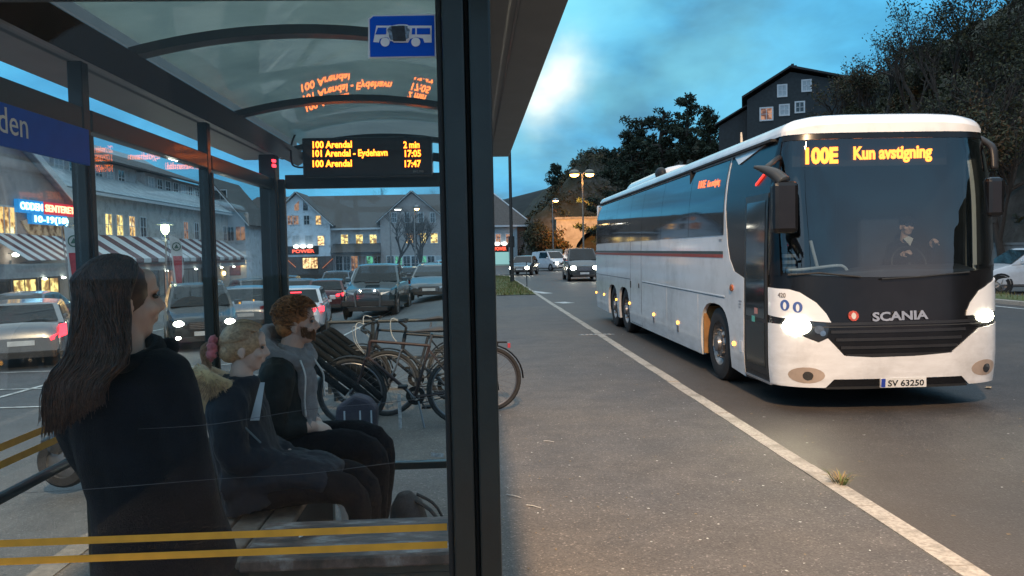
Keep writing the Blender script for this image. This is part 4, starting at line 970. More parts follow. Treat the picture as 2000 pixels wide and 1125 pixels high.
for k in range(4): b.box(BX0 + .16, BX0 + .52, 9.25 + k * .012, 9.28 + k * .012, BZ0 + 1.46 + k * .075, BZ0 + 1.50 + k * .075)
b.build('step_panel', mat('step_grey', (.22, .23, .24), .5), bus, world=True)
b = MB(); b.tube([(BX0 + 1.92 + .21 * math.cos(a * .314), BY0 + .98 + .05 * math.sin(a * .314), BZ0 + 1.58 + .20 * math.sin(a * .314)) for a in range(20)], .016, 8, closed=True); b.tube([(BX0 + 1.92, BY0 + .98, BZ0 + 1.58), (BX0 + 1.92, BY0 + .8, BZ0 + 1.3)], .03); b.build('steering_wheel', BLACKM, bus, world=True)
b = MB(); b.box(BX0 + 1.65, BX0 + 2.18, BY0 + 1.62, BY0 + 1.74, BZ0 + 1.2, BZ0 + 2.16); b.box(BX0 + 1.65, BX0 + 2.18, BY0 + 1.2, BY0 + 1.62, BZ0 + 1.16, BZ0 + 1.3); b.build('driver_seat', mat('seat_cloth', (.03, .035, .05), .9), bus, world=True, bevel=.04)
# ================================================================== BUILDINGS
def on_x(px, py, X):
    d = ray(px, py); return EYE + d * ((X - EYE.x) / d.x)
WALLW = mat('timber_white', (.74, .80, .86), .7, var=.10, scale=3, bump=.15, bscale=25, dirt=(.42, .44, .45))
WALLG = mat('timber_grey', (.46, .46, .47), .75, var=.12, scale=3, dirt=(.28, .27, .26))
WALLC = mat('render_cream', (.56, .53, .49), .8, var=.10, scale=2, dirt=(.36, .33, .29))
WALLP = mat('render_pink_lit', (.50, .40, .37), .8, var=.10, scale=2, dirt=(.40, .33, .31))  # pink light on the gable wing is put into this wall colour
TRIM = mat('trim_white', (.66, .68, .70), .6, var=.06)
ROOFD = mat('roof_tile', (.085, .072, .066), .75, var=.25, scale=5, bump=.3, bscale=6)
ROOFS = mat('roof_slate', (.33, .39, .42), .6, var=.2, scale=2.5, dirt=(.22, .27, .30))
BRICK = mat('shop_brown', (.10, .075, .062), .8, var=.25, scale=6)
PANE = mat('window_dark', (.02, .026, .03), .06, var=.4, scale=3, coat=.8)
def litmat(name, col, st):
    "lit room behind a window: lamps, curtains and furniture break the glow up"
    if name in MATS: return MATS[name]
    m, t, p = _base(name); L = t.links.new; tcn = t.nodes.new('ShaderNodeTexCoord')
    nz = t.nodes.new('ShaderNodeTexNoise'); nz.inputs['Scale'].default_value = 2.6; nz.inputs['Detail'].default_value = 3; L(tcn.outputs['Object'], nz.inputs['Vector'])
    r_ = t.nodes.new('ShaderNodeValToRGB'); L(nz.outputs[0], r_.inputs[0]); e_ = r_.color_ramp.elements
    e_[0].position = .40; e_[0].color = (col[0] * .22, col[1] * .15, col[2] * .12, 1); e_[1].position = .56; e_[1].color = (*col, 1)
    L(r_.outputs[0], p.inputs['Emission Color']); p.inputs['Emission Strength'].default_value = st; p.inputs['Base Color'].default_value = (.05, .04, .03, 1); p.inputs['Roughness'].default_value = .1
    MATS[name] = m; return m
LIT = litmat('room_warm', (1.0, .58, .20), 1.6); LITY = litmat('room_yellow', (1.0, .72, .24), 1.9); LITP = litmat('room_peach', (.9, .42, .22), .55); LITS = litmat('shop_light', (1.0, .60, .26), 2.4)
BLIND = mat('blind', (.44, .50, .54), .7); DOORP = mat('peach_door_lit_wall', (.46, .34, .29), .7)
LAMPW = emat('lamp_warm', (1.0, .62, .22), 14.); LAMPWH = emat('lamp_white', (1.0, .95, .78), 16.); LAMPO = emat('lamp_sodium', (1.0, .45, .10), 40.)
def window(parent, c, right, w, h, pm, bars=(1, 1), fw=.07, fm=None, out=None):
    "window: frame with glazing bars, and the pane as its own sub-part. c = centre on the wall face"
    c = Vector(c); r_ = Vector(right).normalized(); u = Vector((0, 0, 1)); n = r_.cross(u)
    M = facing(c, r_, u); f = MB()
    f.box(-w / 2 - fw, w / 2 + fw, h / 2, h / 2 + fw, 0, .06); f.box(-w / 2 - fw, w / 2 + fw, -h / 2 - fw, -h / 2, 0, .075); f.box(-w / 2 - fw, -w / 2, -h / 2, h / 2, 0, .06); f.box(w / 2, w / 2 + fw, -h / 2, h / 2, 0, .06)
    for i in range(bars[0]): x = -w / 2 + w * (i + 1) / (bars[0] + 1); f.box(x - .022, x + .022, -h / 2, h / 2, .006, .045)
    for j in range(bars[1]): y = -h / 2 + h * (j + 1) / (bars[1] + 1); f.box(-w / 2, w / 2, y - .018, y + .018, .004, .040)
    o = f.xf(M).build('window', fm or TRIM, parent, world=True)
    g = MB(); g.box(-w / 2, w / 2, -h / 2, h / 2, .003, .016); g.xf(M).build('pane', pm, o, world=True); return o
def gable_wall(name, parent, m, axis, at, th, c, hw, zb, ze, za):
    "gabled wall; axis 'y' faces the viewer, axis 'x' faces the road"
    b = MB(); b.prism([(c - hw, zb), (c + hw, zb), (c + hw, ze), (c, za), (c - hw, ze)], axis, at, at + th); return b.build(name, m, parent, world=True)
def slope(mb, p, q, d, th): mb.slab([Vector(p), Vector(q), Vector(q) + Vector(d), Vector(p) + Vector(d)], (Vector(q) - Vector(p)).cross(Vector(d)), th)
def px_x(px, Y): return (px - 922.6) / FPX * Y * 1.0025
# ---- long shopping centre on the left
mall = thing('shopping_centre', 'long pale shopping centre with slate roof and red striped awnings', 'building', (-30, 55, -1.2))
FX = -23.5
b = MB(); b.box(-38, FX, 43.4, 78.5, -1.4, 6.0); b.build('wall', WALLC, mall, world=True)
b = MB(); slope(b, (-23.0, 43.6, 5.85), (-23.0, 78.6, 5.85), (-8.5, 0, 5.4), .16); slope(b, (-31.5, 43.6, 11.25), (-31.5, 78.6, 11.25), (-8.5, 0, -5.4), .16); b.build('roof', ROOFS, mall, world=True)
b = MB(); b.box(-23.12, -22.96, 43.6, 78.6, 5.74, 5.92); b.build('gutter', TRIM, mall, world=True)
for (y0, y1) in ((49.5, 62.0), (63.6, 77.0)):
    b = MB(); b.box(-31, -25.2, y0, y1, 6.6, 8.45); dm = b.build('dormer', WALLG, mall, world=True)
    b = MB(); slope(b, (-24.6, y0 - .5, 8.40), (-24.6, y1 + .5, 8.40), (-7.0, 0, 2.6), .14); b.build('dormer_roof', ROOFD, dm, world=True)
    k = 0
    for y in [y0 + 1.0 + 1.75 * i for i in range(int((y1 - y0 - 1) / 1.75))]:
        window(mall, (-25.19, y, 7.62), (0, 1, 0), 1.0, 1.05, PANE if k % 4 else BLIND, (1, 1)); k += 1
for (px, pm) in ((211, LITY), (233, LITY), (257, LIT), (279, PANE), (318, BLIND), (362, LITP), (383, PANE), (405, PANE), (438, PANE), (452, PANE)):
    p = on_x(px, 437, FX); window(mall, (FX, p.y, 4.02), (0, 1, 0), .95, 1.35, pm, (1, 1))
# canopy band and shop fronts under it
b = MB(); b.box(FX, -21.7, 44, 77.6, .95, 1.62); b.build('canopy', mat('canopy_grey', (.34, .35, .36), .6, var=.15), mall, world=True)
def awning(y0, y1, zt_, zb_, xo, n):
    b = MB()
    for i in range(n):
        a, c2 = y0 + (y1 - y0) * i / n, y0 + (y1 - y0) * (i + 1) / n
        b.slab([(FX + .02, a, zt_), (xo, a, zb_), (xo, c2, zb_), (FX + .02, c2, zt_)], (1, 0, 1.2), .03, i % 2)
        b.slab([(xo, a, zb_ + .02), (xo, a, zb_ - .25), (xo, c2, zb_ - .25), (xo, c2, zb_ + .02)], (1, 0, 0), .02, i % 2)
    return b.build('awning', [mat('awning_white', (.60, .62, .63), .8, var=.08), mat('awning_red', (.12, .045, .045), .8, var=.15)], mall, world=True)
awning(45.6, 61.0, 3.30, 1.75, -21.2, 13); awning(61.3, 76.5, 3.30, 1.75, -21.2, 13)
for (y0, y1, pm) in ((45.0, 47.4, LITY), (47.7, 50, LITS), (50.4, 53, LITY), (53.6, 56, LITS), (57.5, 61, PANE), (62, 65, LITP), (66, 69.5, BLIND), (70.5, 74, PANE)):
    window(mall, (FX, (y0 + y1) / 2, -.15), (0, 1, 0), y1 - y0 - .2, 1.9, pm, (2, 0), .10, BRICK)
r = random.Random(5)
for y in (46.5, 49, 51.8, 54.6, 57.6, 60.4, 63.6, 66.6, 70, 73.5):
    b = MB(); b.ell((-21.6, y, .88), (.11, .14, .06)); b.build('canopy_light', LAMPWH, mall, world=True)
for y, z in ((57.5, .35), (76.3, .25)):
    b = MB(); b.ell((FX + .15, y, z), (.16, .16, .2)); b.build('wall_lamp', LAMPW, mall, world=True)
# gable wing with the neon sign
wx = -21.4
gable_wall('gable_wall', mall, WALLP, 'x', wx - 8, 8, 35.4, 7.9, -1.3, 5.0, 9.2)
b = MB(); slope(b, (wx + .5, 44.0, 4.62), (wx - 12, 44.0, 4.62), (0, -8.6, 4.75), .16); slope(b, (wx + .5, 35.4, 9.37), (wx - 12, 35.4, 9.37), (0, -8.6, -4.75), .16); b.build('gable_roof', ROOFS, mall, world=True)
b = MB(); b.bar((wx + .52, 44.05, 4.55), (wx + .52, 35.4, 9.33), .06, .34); b.bar((wx + .52, 26.75, 4.55), (wx + .52, 35.4, 9.33), .06, .34); b.build('barge_board', TRIM, mall, world=True)
p = on_x(12, 430, wx); window(mall, (wx, p.y, p.z), (0, 1, 0), 1.3, 1.2, LIT, (2, 0), .08)
b = MB(); b.slab([on_x(110, 410, wx + .02), on_x(138, 470, wx + .02), on_x(140, 500, wx + .02), on_x(55, 455, wx + .02), on_x(40, 432, wx + .02)], (1, 0, 0), .05); b.build('bay_glazing', litmat('bay_light', (.8, .62, .42), .35), mall, world=True)
b = MB()
for i in range(8):
    a, c2 = 27.6 + 15.4 * i / 16 * 1.0, 0
ya = [36.2 + .46 * i for i in range(15)]
for i in range(14): b.slab([(wx + .02, ya[i], 3.0), (wx + 1.9, ya[i], 1.75), (wx + 1.9, ya[i + 1], 1.75), (wx + .02, ya[i + 1], 3.0)], (1, 0, 1.4), .03, i % 2)
b.build('awning', [mat('awning_white', (.60, .62, .63), .8), mat('awning_red', (.12, .045, .045), .8)], mall, world=True)
b = MB(); b.box(wx, wx + 1.8, 34.5, 43.0, 1.0, 1.62); b.build('canopy', mat('canopy_grey', (.34, .35, .36), .6), mall, world=True)
for (y0, y1, pm) in ((36.2, 38, PANE), (38.1, 40.3, LITY), (40.5, 42.4, LITY)): window(mall, (wx, (y0 + y1) / 2, -.1), (0, 1, 0), y1 - y0 - .25, 1.9, pm, (1, 0), .10, BRICK)
for y in (37.5, 39.2, 41): 
    b = MB(); b.ell((wx + 1.85, y, .92), (.09, .14 if y < 41 else .5, .05)); b.build('canopy_light', LAMPWH, mall, world=True)
# end wing, gable towards the viewer
gy = 79.0
gable_wall('gable_wall', mall, WALLW, 'y', gy, 9, -25.4, 3.4, -1.5, 5.2, 9.3)
b = MB(); slope(b, (-21.55, gy - .5, 4.75), (-21.55, gy + 10, 4.75), (-3.85, 0, 4.75), .14); slope(b, (-25.4, gy - .5, 9.5), (-25.4, gy + 10, 9.5), (-3.85, 0, -4.75), .14); b.build('gable_roof', ROOFD, mall, world=True)
b = MB(); b.bar((-21.5, gy - .52, 4.75), (-25.4, gy - .52, 9.5), .06, .32, (0, 1, 0)); b.bar((-29.3, gy - .52, 4.75), (-25.4, gy - .52, 9.5), .06, .32, (0, 1, 0)); b.build('barge_board', TRIM, mall, world=True)
for px, py, w, h in ((451, 457, .55, 1.3), (470, 456, .85, 1.3)):
    p = PY(px, py, gy); window(mall, (p.x, gy, p.z), (1, 0, 0), w, h, PANE if px < 460 else LITP, (1, 0))
p = PY(430, 381, gy); window(mall, (p.x, gy, p.z), (1, 0, 0), 1.2, .9, PANE, (1, 0))
p = PY(457, 518, gy - .03); b = MB(); b.box(p.x - .62, p.x + .62, gy - .04, gy, p.z - 1.0, p.z + .95); b.build('poster', mat('poster_red', (.30, .05, .05), .6, var=.3, scale=4), mall, world=True)
b = MB(); b.ell(PY(472, 515, gy - .2), .17); b.build('wall_lamp', LAMPW, mall, world=True)
# neon sign
def flat_text(txt, p0, right, h, wid, m, name, parent, bold=.02, up=(0, 0, 1)):
    t_ = text_mesh(txt, 1.0, Matrix(), .02, bold=bold); xs = [v.x for v in t_.v]; w0 = max(xs) - min(xs); sz = h / .72
    t_ = text_mesh(txt, sz, facing(p0, right, up), .02, bold=bold * sz, sx=wid / (w0 * sz)); return t_.build(name, m, parent, world=True)
q0, q1, q2 = on_x(41, 408, wx + .3), on_x(87, 410, wx + .3), on_x(146, 413, wx + .3)
sg = thing('neon_sign', 'glowing blue and red neon shop sign with opening hours on the gable', 'sign', (wx + .2, q0.y, q0.z - 1.2))
NB = emat('neon_cyan', (.45, .85, 1.0), 4.0); NR = emat('neon_red', (1.0, .42, .22), 3.6); NBb = emat('neon_blue_box', (.02, .30, .75), .7); NRb = emat('neon_red_box', (.85, .03, .06), .55)
hgt = (on_x(60, 391, wx + .3).z - on_x(60, 409, wx + .3).z) * .80
b = MB(); b.box(wx + .05, wx + .26, q0.y - .1, q1.y, q0.z - .15, q0.z + hgt + .12); b.build('blue_box', NBb, sg, world=True)
b = MB(); b.box(wx + .05, wx + .26, q1.y + .02, q2.y + .1, q0.z - .15, q0.z + hgt + .12); b.build('red_box', NRb, sg, world=True)
flat_text('ODDEN', (wx + .28, q0.y, q0.z), (0, 1, 0), hgt, q1.y - q0.y - .15, NB, 'lettering', sg); flat_text('SENTERET', (wx + .28, q1.y + .12, q0.z), (0, 1, 0), hgt, q2.y - q1.y - .15, NR, 'lettering', sg)
h0, h1 = on_x(66, 433, wx + .3), on_x(131, 434, wx + .3)
b = MB(); b.box(wx + .05, wx + .26, h0.y - .1, h1.y + .1, h0.z - .10, h0.z + hgt + .06); b.build('hours_box', NBb, sg, world=True)
flat_text('10-19(18)', (wx + .28, h0.y, h0.z), (0, 1, 0), hgt * .9, h1.y - h0.y, NB, 'lettering', sg)
# ---- store block across the far end of the car park
FY = 112.0
st = thing('store_block', 'long low timber store block with two white gables and dark hipped roof', 'building', (-12, 116, -1.5))
xl, xr = -36.0, px_x(1010, FY)
b = MB(); b.box(xl, xr, FY, FY + 12, -1.8, 5.5); b.build('wall', WALLG, st, world=True)
b = MB(); b.add([(xl - .5, FY - .6, 5.4), (8.6, FY - .6, 5.4), (3.2, FY + 6, 10.4), (xl + 5, FY + 6, 10.4), (8.6, FY + 12.6, 5.4), (xl - .5, FY + 12.6, 5.4)], [(0, 1, 2, 3), (1, 4, 2), (4, 5, 3, 2), (5, 0, 3), (0, 5, 4, 1)]); b.build('roof', ROOFD, st, world=True)
b = MB(); b.box(xl - .5, 8.6, FY - .66, FY - .58, 5.2, 5.44); b.bar((8.62, FY - .6, 5.42), (3.2, FY + 6, 10.44), .12, .12); b.build('eaves', TRIM, st, world=True)
b = MB(); b.box(px_x(963, FY), xr + .02, FY - .1, FY - .02, -1.8, 5.35); b.build('end_wall', mat('timber_blue', (.34, .42, .46), .7, var=.1, scale=3), st, world=True)
b = MB(); b.box(xr + .03, px_x(1036, FY), FY + 1.4, FY + 2, -1.4, 5.3); b.build('porch_wall', DOORP, st, world=True)  # peach light falling on the porch wall is put into its colour
b = MB(); b.box(px_x(1034, FY), px_x(1037, FY), FY - .2, FY, -1.4, 5.3); b.build('porch_post', TRIM, st, world=True)
def store_gable(pc, hw_px, apex_y, eave_y, m, nm):
    y = FY - 1.0; c = px_x(pc, y); hw = hw_px / FPX * y; ap = PY(pc, apex_y, y).z; ev = PY(pc, eave_y, y).z
    gable_wall('gable_wall', st, m, 'y', y, 1.0, c, hw, -1.8, ev, ap - .25)
    b = MB(); k = 1.12
    slope(b, (c + hw * k, y - .5, ev - (ap - ev) * (k - 1)), (c + hw * k, y + 7, ev - (ap - ev) * (k - 1)), (-hw * k, 0, (ap - ev) * k), .16)
    slope(b, (c, y - .5, ap), (c, y + 7, ap), (-hw * k, 0, -(ap - ev) * k), .16); b.build('gable_roof', ROOFD, st, world=True)
    b = MB(); b.bar((c + hw * k, y - .53, ev - (ap - ev) * (k - 1)), (c, y - .53, ap + .02), .06, .42, (0, 1, 0)); b.bar((c - hw * k, y - .53, ev - (ap - ev) * (k - 1)), (c, y - .53, ap + .02), .06, .42, (0, 1, 0)); b.build('barge_board', TRIM, st, world=True)
    return y
def win_px(px, py, y, w, h, pm, bars=(1, 1), fm=None): p = PY(px, py, y); window(st, (p.x, y, p.z), (1, 0, 0), w / FPX * y, h / FPX * y, pm, bars, .10, fm)
y1 = store_gable(588, 62, 376, 436, WALLW, 'a')
for px, pm in ((567, LITP), (578, LITP), (599, PANE), (622, LIT)): win_px(px, 430, y1, 10, 17, pm)
for px, pm in ((578, BLIND), (603, BLIND), (627, LITS)): win_px(px, 470, y1, 12, 18, pm, (1, 0))
for s_, pm in ((-1, LITP), (1, PANE)):
    b = MB(); pts = [PY(588 + s_ * 4, 411, y1), PY(588 + s_ * 13, 411, y1), PY(588 + s_ * 13, 401, y1), PY(588 + s_ * 4, 392, y1)]; b.slab(pts, (0, -1, 0), .03); b.build('attic_window', pm, st, world=True)
y2 = store_gable(808, 62, 374, 428, mat('timber_pink_lit', (.44, .38, .36), .75, var=.12, scale=3), 'b')  # pinkish light on this gable is painted into its timber colour
for px, pm in ((770, PANE), (845, PANE), (795, PANE), (822, PANE)): win_px(px, 425, y2, 8, 17, pm)
for px, pm in ((800, LIT), (826, LITY), (848, LITY)): win_px(px, 465, y2, 13, 19, pm, (1, 1))
b = MB(); p, q = PY(795, 448, y2), PY(828, 440, y2); b.box(p.x, q.x, y2 - 1.2, y2, p.z - .1, q.z + .3); b.build('balcony', BRICK, st, world=True)
for px, pm in ((673, LITY), (702, LITY), (729, LITY), (495, LITP)): win_px(px, 468, FY, 13, 19, pm, (1, 1))
for px in (973, 993): win_px(px, 466, FY - .1, 9, 17, LITP, (1, 1))
for a, c2, m in ((488, 526, ROOFD), (651, 746, ROOFD)):
    b = MB(); p, q = PY(a, 495, FY), PY(c2, 483, FY); slope(b, (p.x, FY - 2.2, p.z), (q.x, FY - 2.2, p.z), (0, 2.2, q.z - p.z + .5), .12); b.build('pent_roof', m, st, world=True)
def front(a, c2, n, pms, y=FY):
    for i in range(n):
        x0 = a + (c2 - a) * i / n; x1 = a + (c2 - a) * (i + 1) / n; win_px((x0 + x1) / 2, 515, y, (x1 - x0) * .8, 29, pms[i % len(pms)], (1, 1))
front(489, 521, 2, [LITS, LITP]); front(655, 745, 6, [PANE, PANE, LITP, DOORP, litmat('shop_green', (.16, .7, .42), .8), PANE])
front(755, 866, 7, [PANE, litmat('shop_green', (.16, .7, .42), .8), PANE, PANE, litmat('shop_green', (.16, .7, .42), .8), PANE, BLIND], y2)
b = MB(); p, q = PY(528, 540, y1 - .04), PY(650, 500, y1 - .04); b.box(p.x, q.x, y1 - .06, y1 - .005, -1.8, q.z); b.build('shop_wall', BRICK, st, world=True)
win_px(606, 514, y1 - .07, 28, 20, LITS, (4, 1), BRICK)
for (xa, ya, xb, yb) in ((560, 506, 578, 522), (630, 524, 650, 505)):
    p, q = PY(xa, ya, y1 - .1), PY(xb, yb, y1 - .1); b = MB(); b.bar(p, q, .05, .5, (0, 1, 0)); b.build('slanted_banner', emat('banner_orange', (.9, .25, .08), .5), st, world=True)
for i, (x0, x1, yy, Y_, nl) in enumerate(((562, 622, 496, y1 - .12, 3), (962, 993, 491, FY - .25, 2))):
    p, q = PY(x0, yy, Y_), PY(x1, yy - 11, Y_)
    s_ = thing('shop_sign', ('black shop sign with red glowing letters on the left white gable', 'black shop sign with red glowing letters on the end wall beside the road')[i], 'sign', ((p.x + q.x) / 2, Y_, p.z))
    b = MB(); b.box(p.x, q.x, Y_, Y_ + .1, p.z - .1, q.z + .35); b.build('board', BLACKM, s_, world=True)
    flat_text('POWER', (p.x + (q.x - p.x) * .14, Y_ - .03, p.z + .12), (1, 0, 0), (q.z - p.z) * .66, (q.x - p.x) * .72, emat('sign_red', (1.0, .10, .05), 2.2), 'lettering', s_, .03)
    for k in range(nl):
        b = MB(); b.ell((p.x + (q.x - p.x) * (.3 + .44 * k / max(1, nl - 1)), Y_ - .3, q.z + .3), (.42, .25, .26)); b.build('sign_lamp', emat('sign_glow', (1.0, .93, .85), 3.0), s_, world=True)
p, q = PY(968, 523, FY - .3), PY(994, 492, FY - .3); b = MB(); b.box(p.x, q.x, FY - .3, FY - .12, p.z, q.z); b.build('lit_panel', emat('panel_teal', (.30, .58, .55), .75), st, world=True)
# ---- dark house on the hill
hY = 70.0
hs = thing('hillside_house', 'dark timber house with white framed windows on the wooded hill', 'house', (28, 74, 10.5))
DKT = mat('timber_black', (.035, .042, .046), .8, var=.2, scale=4, bump=.2, bscale=12)
b = MB(); zb0 = 9.0
pt = [(PY(1466, 300, hY).x, zb0), (PY(1712, 300, hY).x, zb0), (PY(1712, 200, hY).x, PY(1712, 182, hY).z), (PY(1546, 137, hY).x, PY(1546, 140, hY).z), (PY(1466, 190, hY).x, PY(1466, 190, hY).z)]
b.prism(pt, 'y', hY, hY + 5); b.build('wall', DKT, hs, world=True)
b = MB(); A_, B_, C_ = PY(1456, 188, hY), PY(1546, 133, hY), PY(1722, 182, hY)
for p, q in ((A_, B_), (B_, C_)): b.slab([p + Vector((0, -.5, 0)), q + Vector((0, -.5, 0)), q + Vector((0, 5.6, 0)), p + Vector((0, 5.6, 0))], (0, 0, 1), .18)
b.build('roof', mat('roof_black', (.025, .025, .027), .7), hs, world=True)
b = MB(); p = PY(1535, 136, hY + 2); b.box(p.x - .35, p.x + .35, hY + 1.8, hY + 2.5, p.z - .8, p.z + .3); b.box(p.x - .12, p.x + .12, hY + 2, hY + 2.3, p.z + .3, p.z + .5); b.build('chimney', mat('chimney_dark', (.05, .045, .045), .8), hs, world=True)
b = MB(); q = [PY(1405, 300, hY + 1), PY(1466, 300, hY + 1), PY(1466, 205, hY + 1), PY(1405, 240, hY + 1)]; b.prism([(v.x, v.z) for v in q], 'y', hY + 1, hY + 3.2); b.build('annex', DKT, hs, world=True)
b = MB(); p, q = PY(1400, 238, hY + .6), PY(1468, 198, hY + .6); b.slab([p, q, q + Vector((0, 2.9, 0)), p + Vector((0, 2.9, 0))], (0, 0, 1), .15); b.build('annex_roof', mat('roof_black', (.025, .025, .027), .7), hs, world=True)
for px, py, w, h, pm in ((1531, 176, 14, 20, BLIND), (1575, 169, 14, 19, BLIND), (1502, 220, 21, 22, LITP), (1535, 214, 15, 18, BLIND), (1563, 210, 14, 18, PANE)):
    p = PY(px, py, hY); window(hs, (p.x, hY, p.z), (1, 0, 0), w / FPX * hY, h / FPX * hY, pm, (1, 1), .12)
hs.rotation_euler.z = R(-19); hs.location.x += 1.25
# ---- tunnel portal
tp = thing('tunnel_portal', 'concrete tunnel portal lit orange at the foot of the wooded hill', 'tunnel', (17.5, 103, -.12))
tY = 103.0; cx = 17.6; ar = 4.6
pts = [(10.9, -.6), (cx - ar, -.6)] + [(cx - ar * math.cos(math.pi * i / 18), .3 + ar * math.sin(math.pi * i / 18)) for i in range(19)] + [(cx + ar, -.6), (26, -.6), (26, 6.0), (10.9, 5.75)]
b = MB(); b.prism(pts, 'y', tY, tY + .6); b.build('wall', mat('portal_concrete', (.42, .40, .36), .85, var=.15, scale=3, dirt=(.28, .26, .23), dscale=.7), tp, world=True, fixn=True)
b = MB(); b.box(10.7, 26.2, tY - .15, tY + .7, 5.78, 6.05); b.build('coping', CONCRETE, tp, world=True)
b = MB(); n = 18
vs = []
for y in (tY + .6, tY + 30):
    vs += [(cx - ar * math.cos(math.pi * i / n), y, .3 + ar * math.sin(math.pi * i / n)) for i in range(n + 1)]
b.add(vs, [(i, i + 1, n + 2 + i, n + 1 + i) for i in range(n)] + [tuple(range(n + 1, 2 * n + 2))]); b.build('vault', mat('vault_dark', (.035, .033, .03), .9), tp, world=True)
for px, py in ((1150, 455), (1156, 455), (1131, 476), (1136, 476)):
    b = MB(); p = PY(px, py, tY + 14); b.cbox(p, .28, .1, .32); b.build('signal_lamp', emat('signal_orange', (1.0, .28, .05), 5.), tp, world=True)
lamp('SPOT', 'portal_light', (12.0, 92, 7.5), 10000, (1.0, .43, .10), .4, (14.5, 103, 2.5), 78, .7, tp)
# ================================================================== TERRAIN
def sst(t): t = max(0, min(1, t)); return t * t * (3 - 2 * t)
def hill_d(x, y):
    x0 = 23.0 - 5.0 * sst((y - 42) / 16) ; x0 = x0 if y > 40 else 23.0
    x0 += (3.5 * sst((y - 80) / 6) if y > 80 else 0)
    return max(x - x0, min(y - 104.2, (x - 6.5) * .75))
def hillz(x, y):
    d = hill_d(x, y)
    if d < -.5: return -1.5
    base = 6.0 * sst(d / 2.2) + 3.2 * sst((d - 1.2) / 8.5) + .55 * max(0, d - 9.5) + 1.5 * sst((y - 64) / 8)
    if y > 104: base = 6.2 * sst(d / 1.2) + 9.0 * sst((d - 1) / 7.5) + .05 * max(0, d - 12)
    n = noise.fractal(Vector((x * .16, y * .16, 0)), 1.0, 2.0, 4) * 1.0 + noise.fractal(Vector((x * .6, y * .6, 3)), 1.0, 2.0, 3) * .55
    return base + n * sst(d / 3) - .6 * (1 - sst((d + .5) / .8))
def rockmat():
    m, t, p = _base('hill_rock'); L = t.links.new; tcn = t.nodes.new('ShaderNodeTexCoord'); ge = t.nodes.new('ShaderNodeNewGeometry')
    nz = t.nodes.new('ShaderNodeTexNoise'); nz.inputs['Scale'].default_value = .5; nz.inputs['Detail'].default_value = 9; nz.inputs['Roughness'].default_value = .7; L(tcn.outputs['Object'], nz.inputs['Vector'])
    r1 = t.nodes.new('ShaderNodeValToRGB'); L(nz.outputs[0], r1.inputs[0]); e_ = r1.color_ramp.elements; e_[0].position = .35; e_[0].color = (.045, .042, .038, 1); e_[1].position = .7; e_[1].color = (.13, .125, .115, 1)
    n2 = t.nodes.new('ShaderNodeTexNoise'); n2.inputs['Scale'].default_value = 1.7; n2.inputs['Detail'].default_value = 7; L(tcn.outputs['Object'], n2.inputs['Vector'])
    r2 = t.nodes.new('ShaderNodeValToRGB'); L(n2.outputs[0], r2.inputs[0]); e_ = r2.color_ramp.elements; e_[0].position = .35; e_[0].color = (.020, .024, .011, 1); e_[1].position = .7; e_[1].color = (.042, .034, .018, 1)
    sp = t.nodes.new('ShaderNodeSeparateXYZ'); L(ge.outputs['Normal'], sp.inputs[0]); ad = t.nodes.new('ShaderNodeMath'); ad.operation = 'MULTIPLY_ADD'; L(n2.outputs[0], ad.inputs[0]); ad.inputs[1].default_value = .9; L(sp.outputs[2], ad.inputs[2])
    mr_ = t.nodes.new('ShaderNodeMapRange'); L(ad.outputs[0], mr_.inputs[0]); mr_.inputs[1].default_value = .75; mr_.inputs[2].default_value = 1.1
    mx = t.nodes.new('ShaderNodeMixRGB'); L(mr_.outputs[0], mx.inputs[0]); L(r1.outputs[0], mx.inputs[1]); L(r2.outputs[0], mx.inputs[2]); L(mx.outputs[0], p.inputs['Base Color']); p.inputs['Roughness'].default_value = .9
    b_ = t.nodes.new('ShaderNodeBump'); b_.inputs['Strength'].default_value = .8; b_.inputs['Distance'].default_value = .3; L(nz.outputs[0], b_.inputs['Height']); L(b_.outputs[0], p.inputs['Normal'])
    return m
b = MB(); nx_, ny_ = 150, 190
b.grid(nx_, ny_, lambda u, v: (4 + 110 * u ** 1.4, -12 + 210 * v, hillz(4 + 110 * u ** 1.4, -12 + 210 * v)))
b.f = [f for f in b.f if max(b.v[i].z for i in f) > -1.2]; b.m = b.m[:len(b.f)]
struct(b.build('hill', rockmat(), smooth=180))
b = MB()
def far(u, v):
    x = -160 + 420 * u; y = 190 + 190 * v; pr = 24 * math.exp(-((x - 78) / 80) ** 2) + 9 + 4 * noise.noise(Vector((x * .02, y * .02, 0)))
    return (x, y, -2 + (pr) * sst(v / .5))
b.grid(60, 10, far); struct(b.build('far_hill', mat('far_forest', (.010, .014, .014), .95, var=.4, scale=.3), smooth=180))
# parking strip across the road and its low wall
b = MB(); b.prism([(16.95, -14), (23.4, -14), (23.4, 58), (16.95, 58)], 'z', -.3, .0); struct(b.build('parking_strip', A_LOT))
b = MB(); b.box(22.6, 22.9, 4, 46, -.2, 1.55); b.box(22.55, 22.95, 4, 46, 1.55, 1.65); tag(b.build('retaining_wall', mat('wall_bluegrey', (.17, .19, .20), .8, var=.15, scale=3, dirt=(.11, .12, .12))), 'low grey retaining wall behind the parking strip across the road', 'wall')
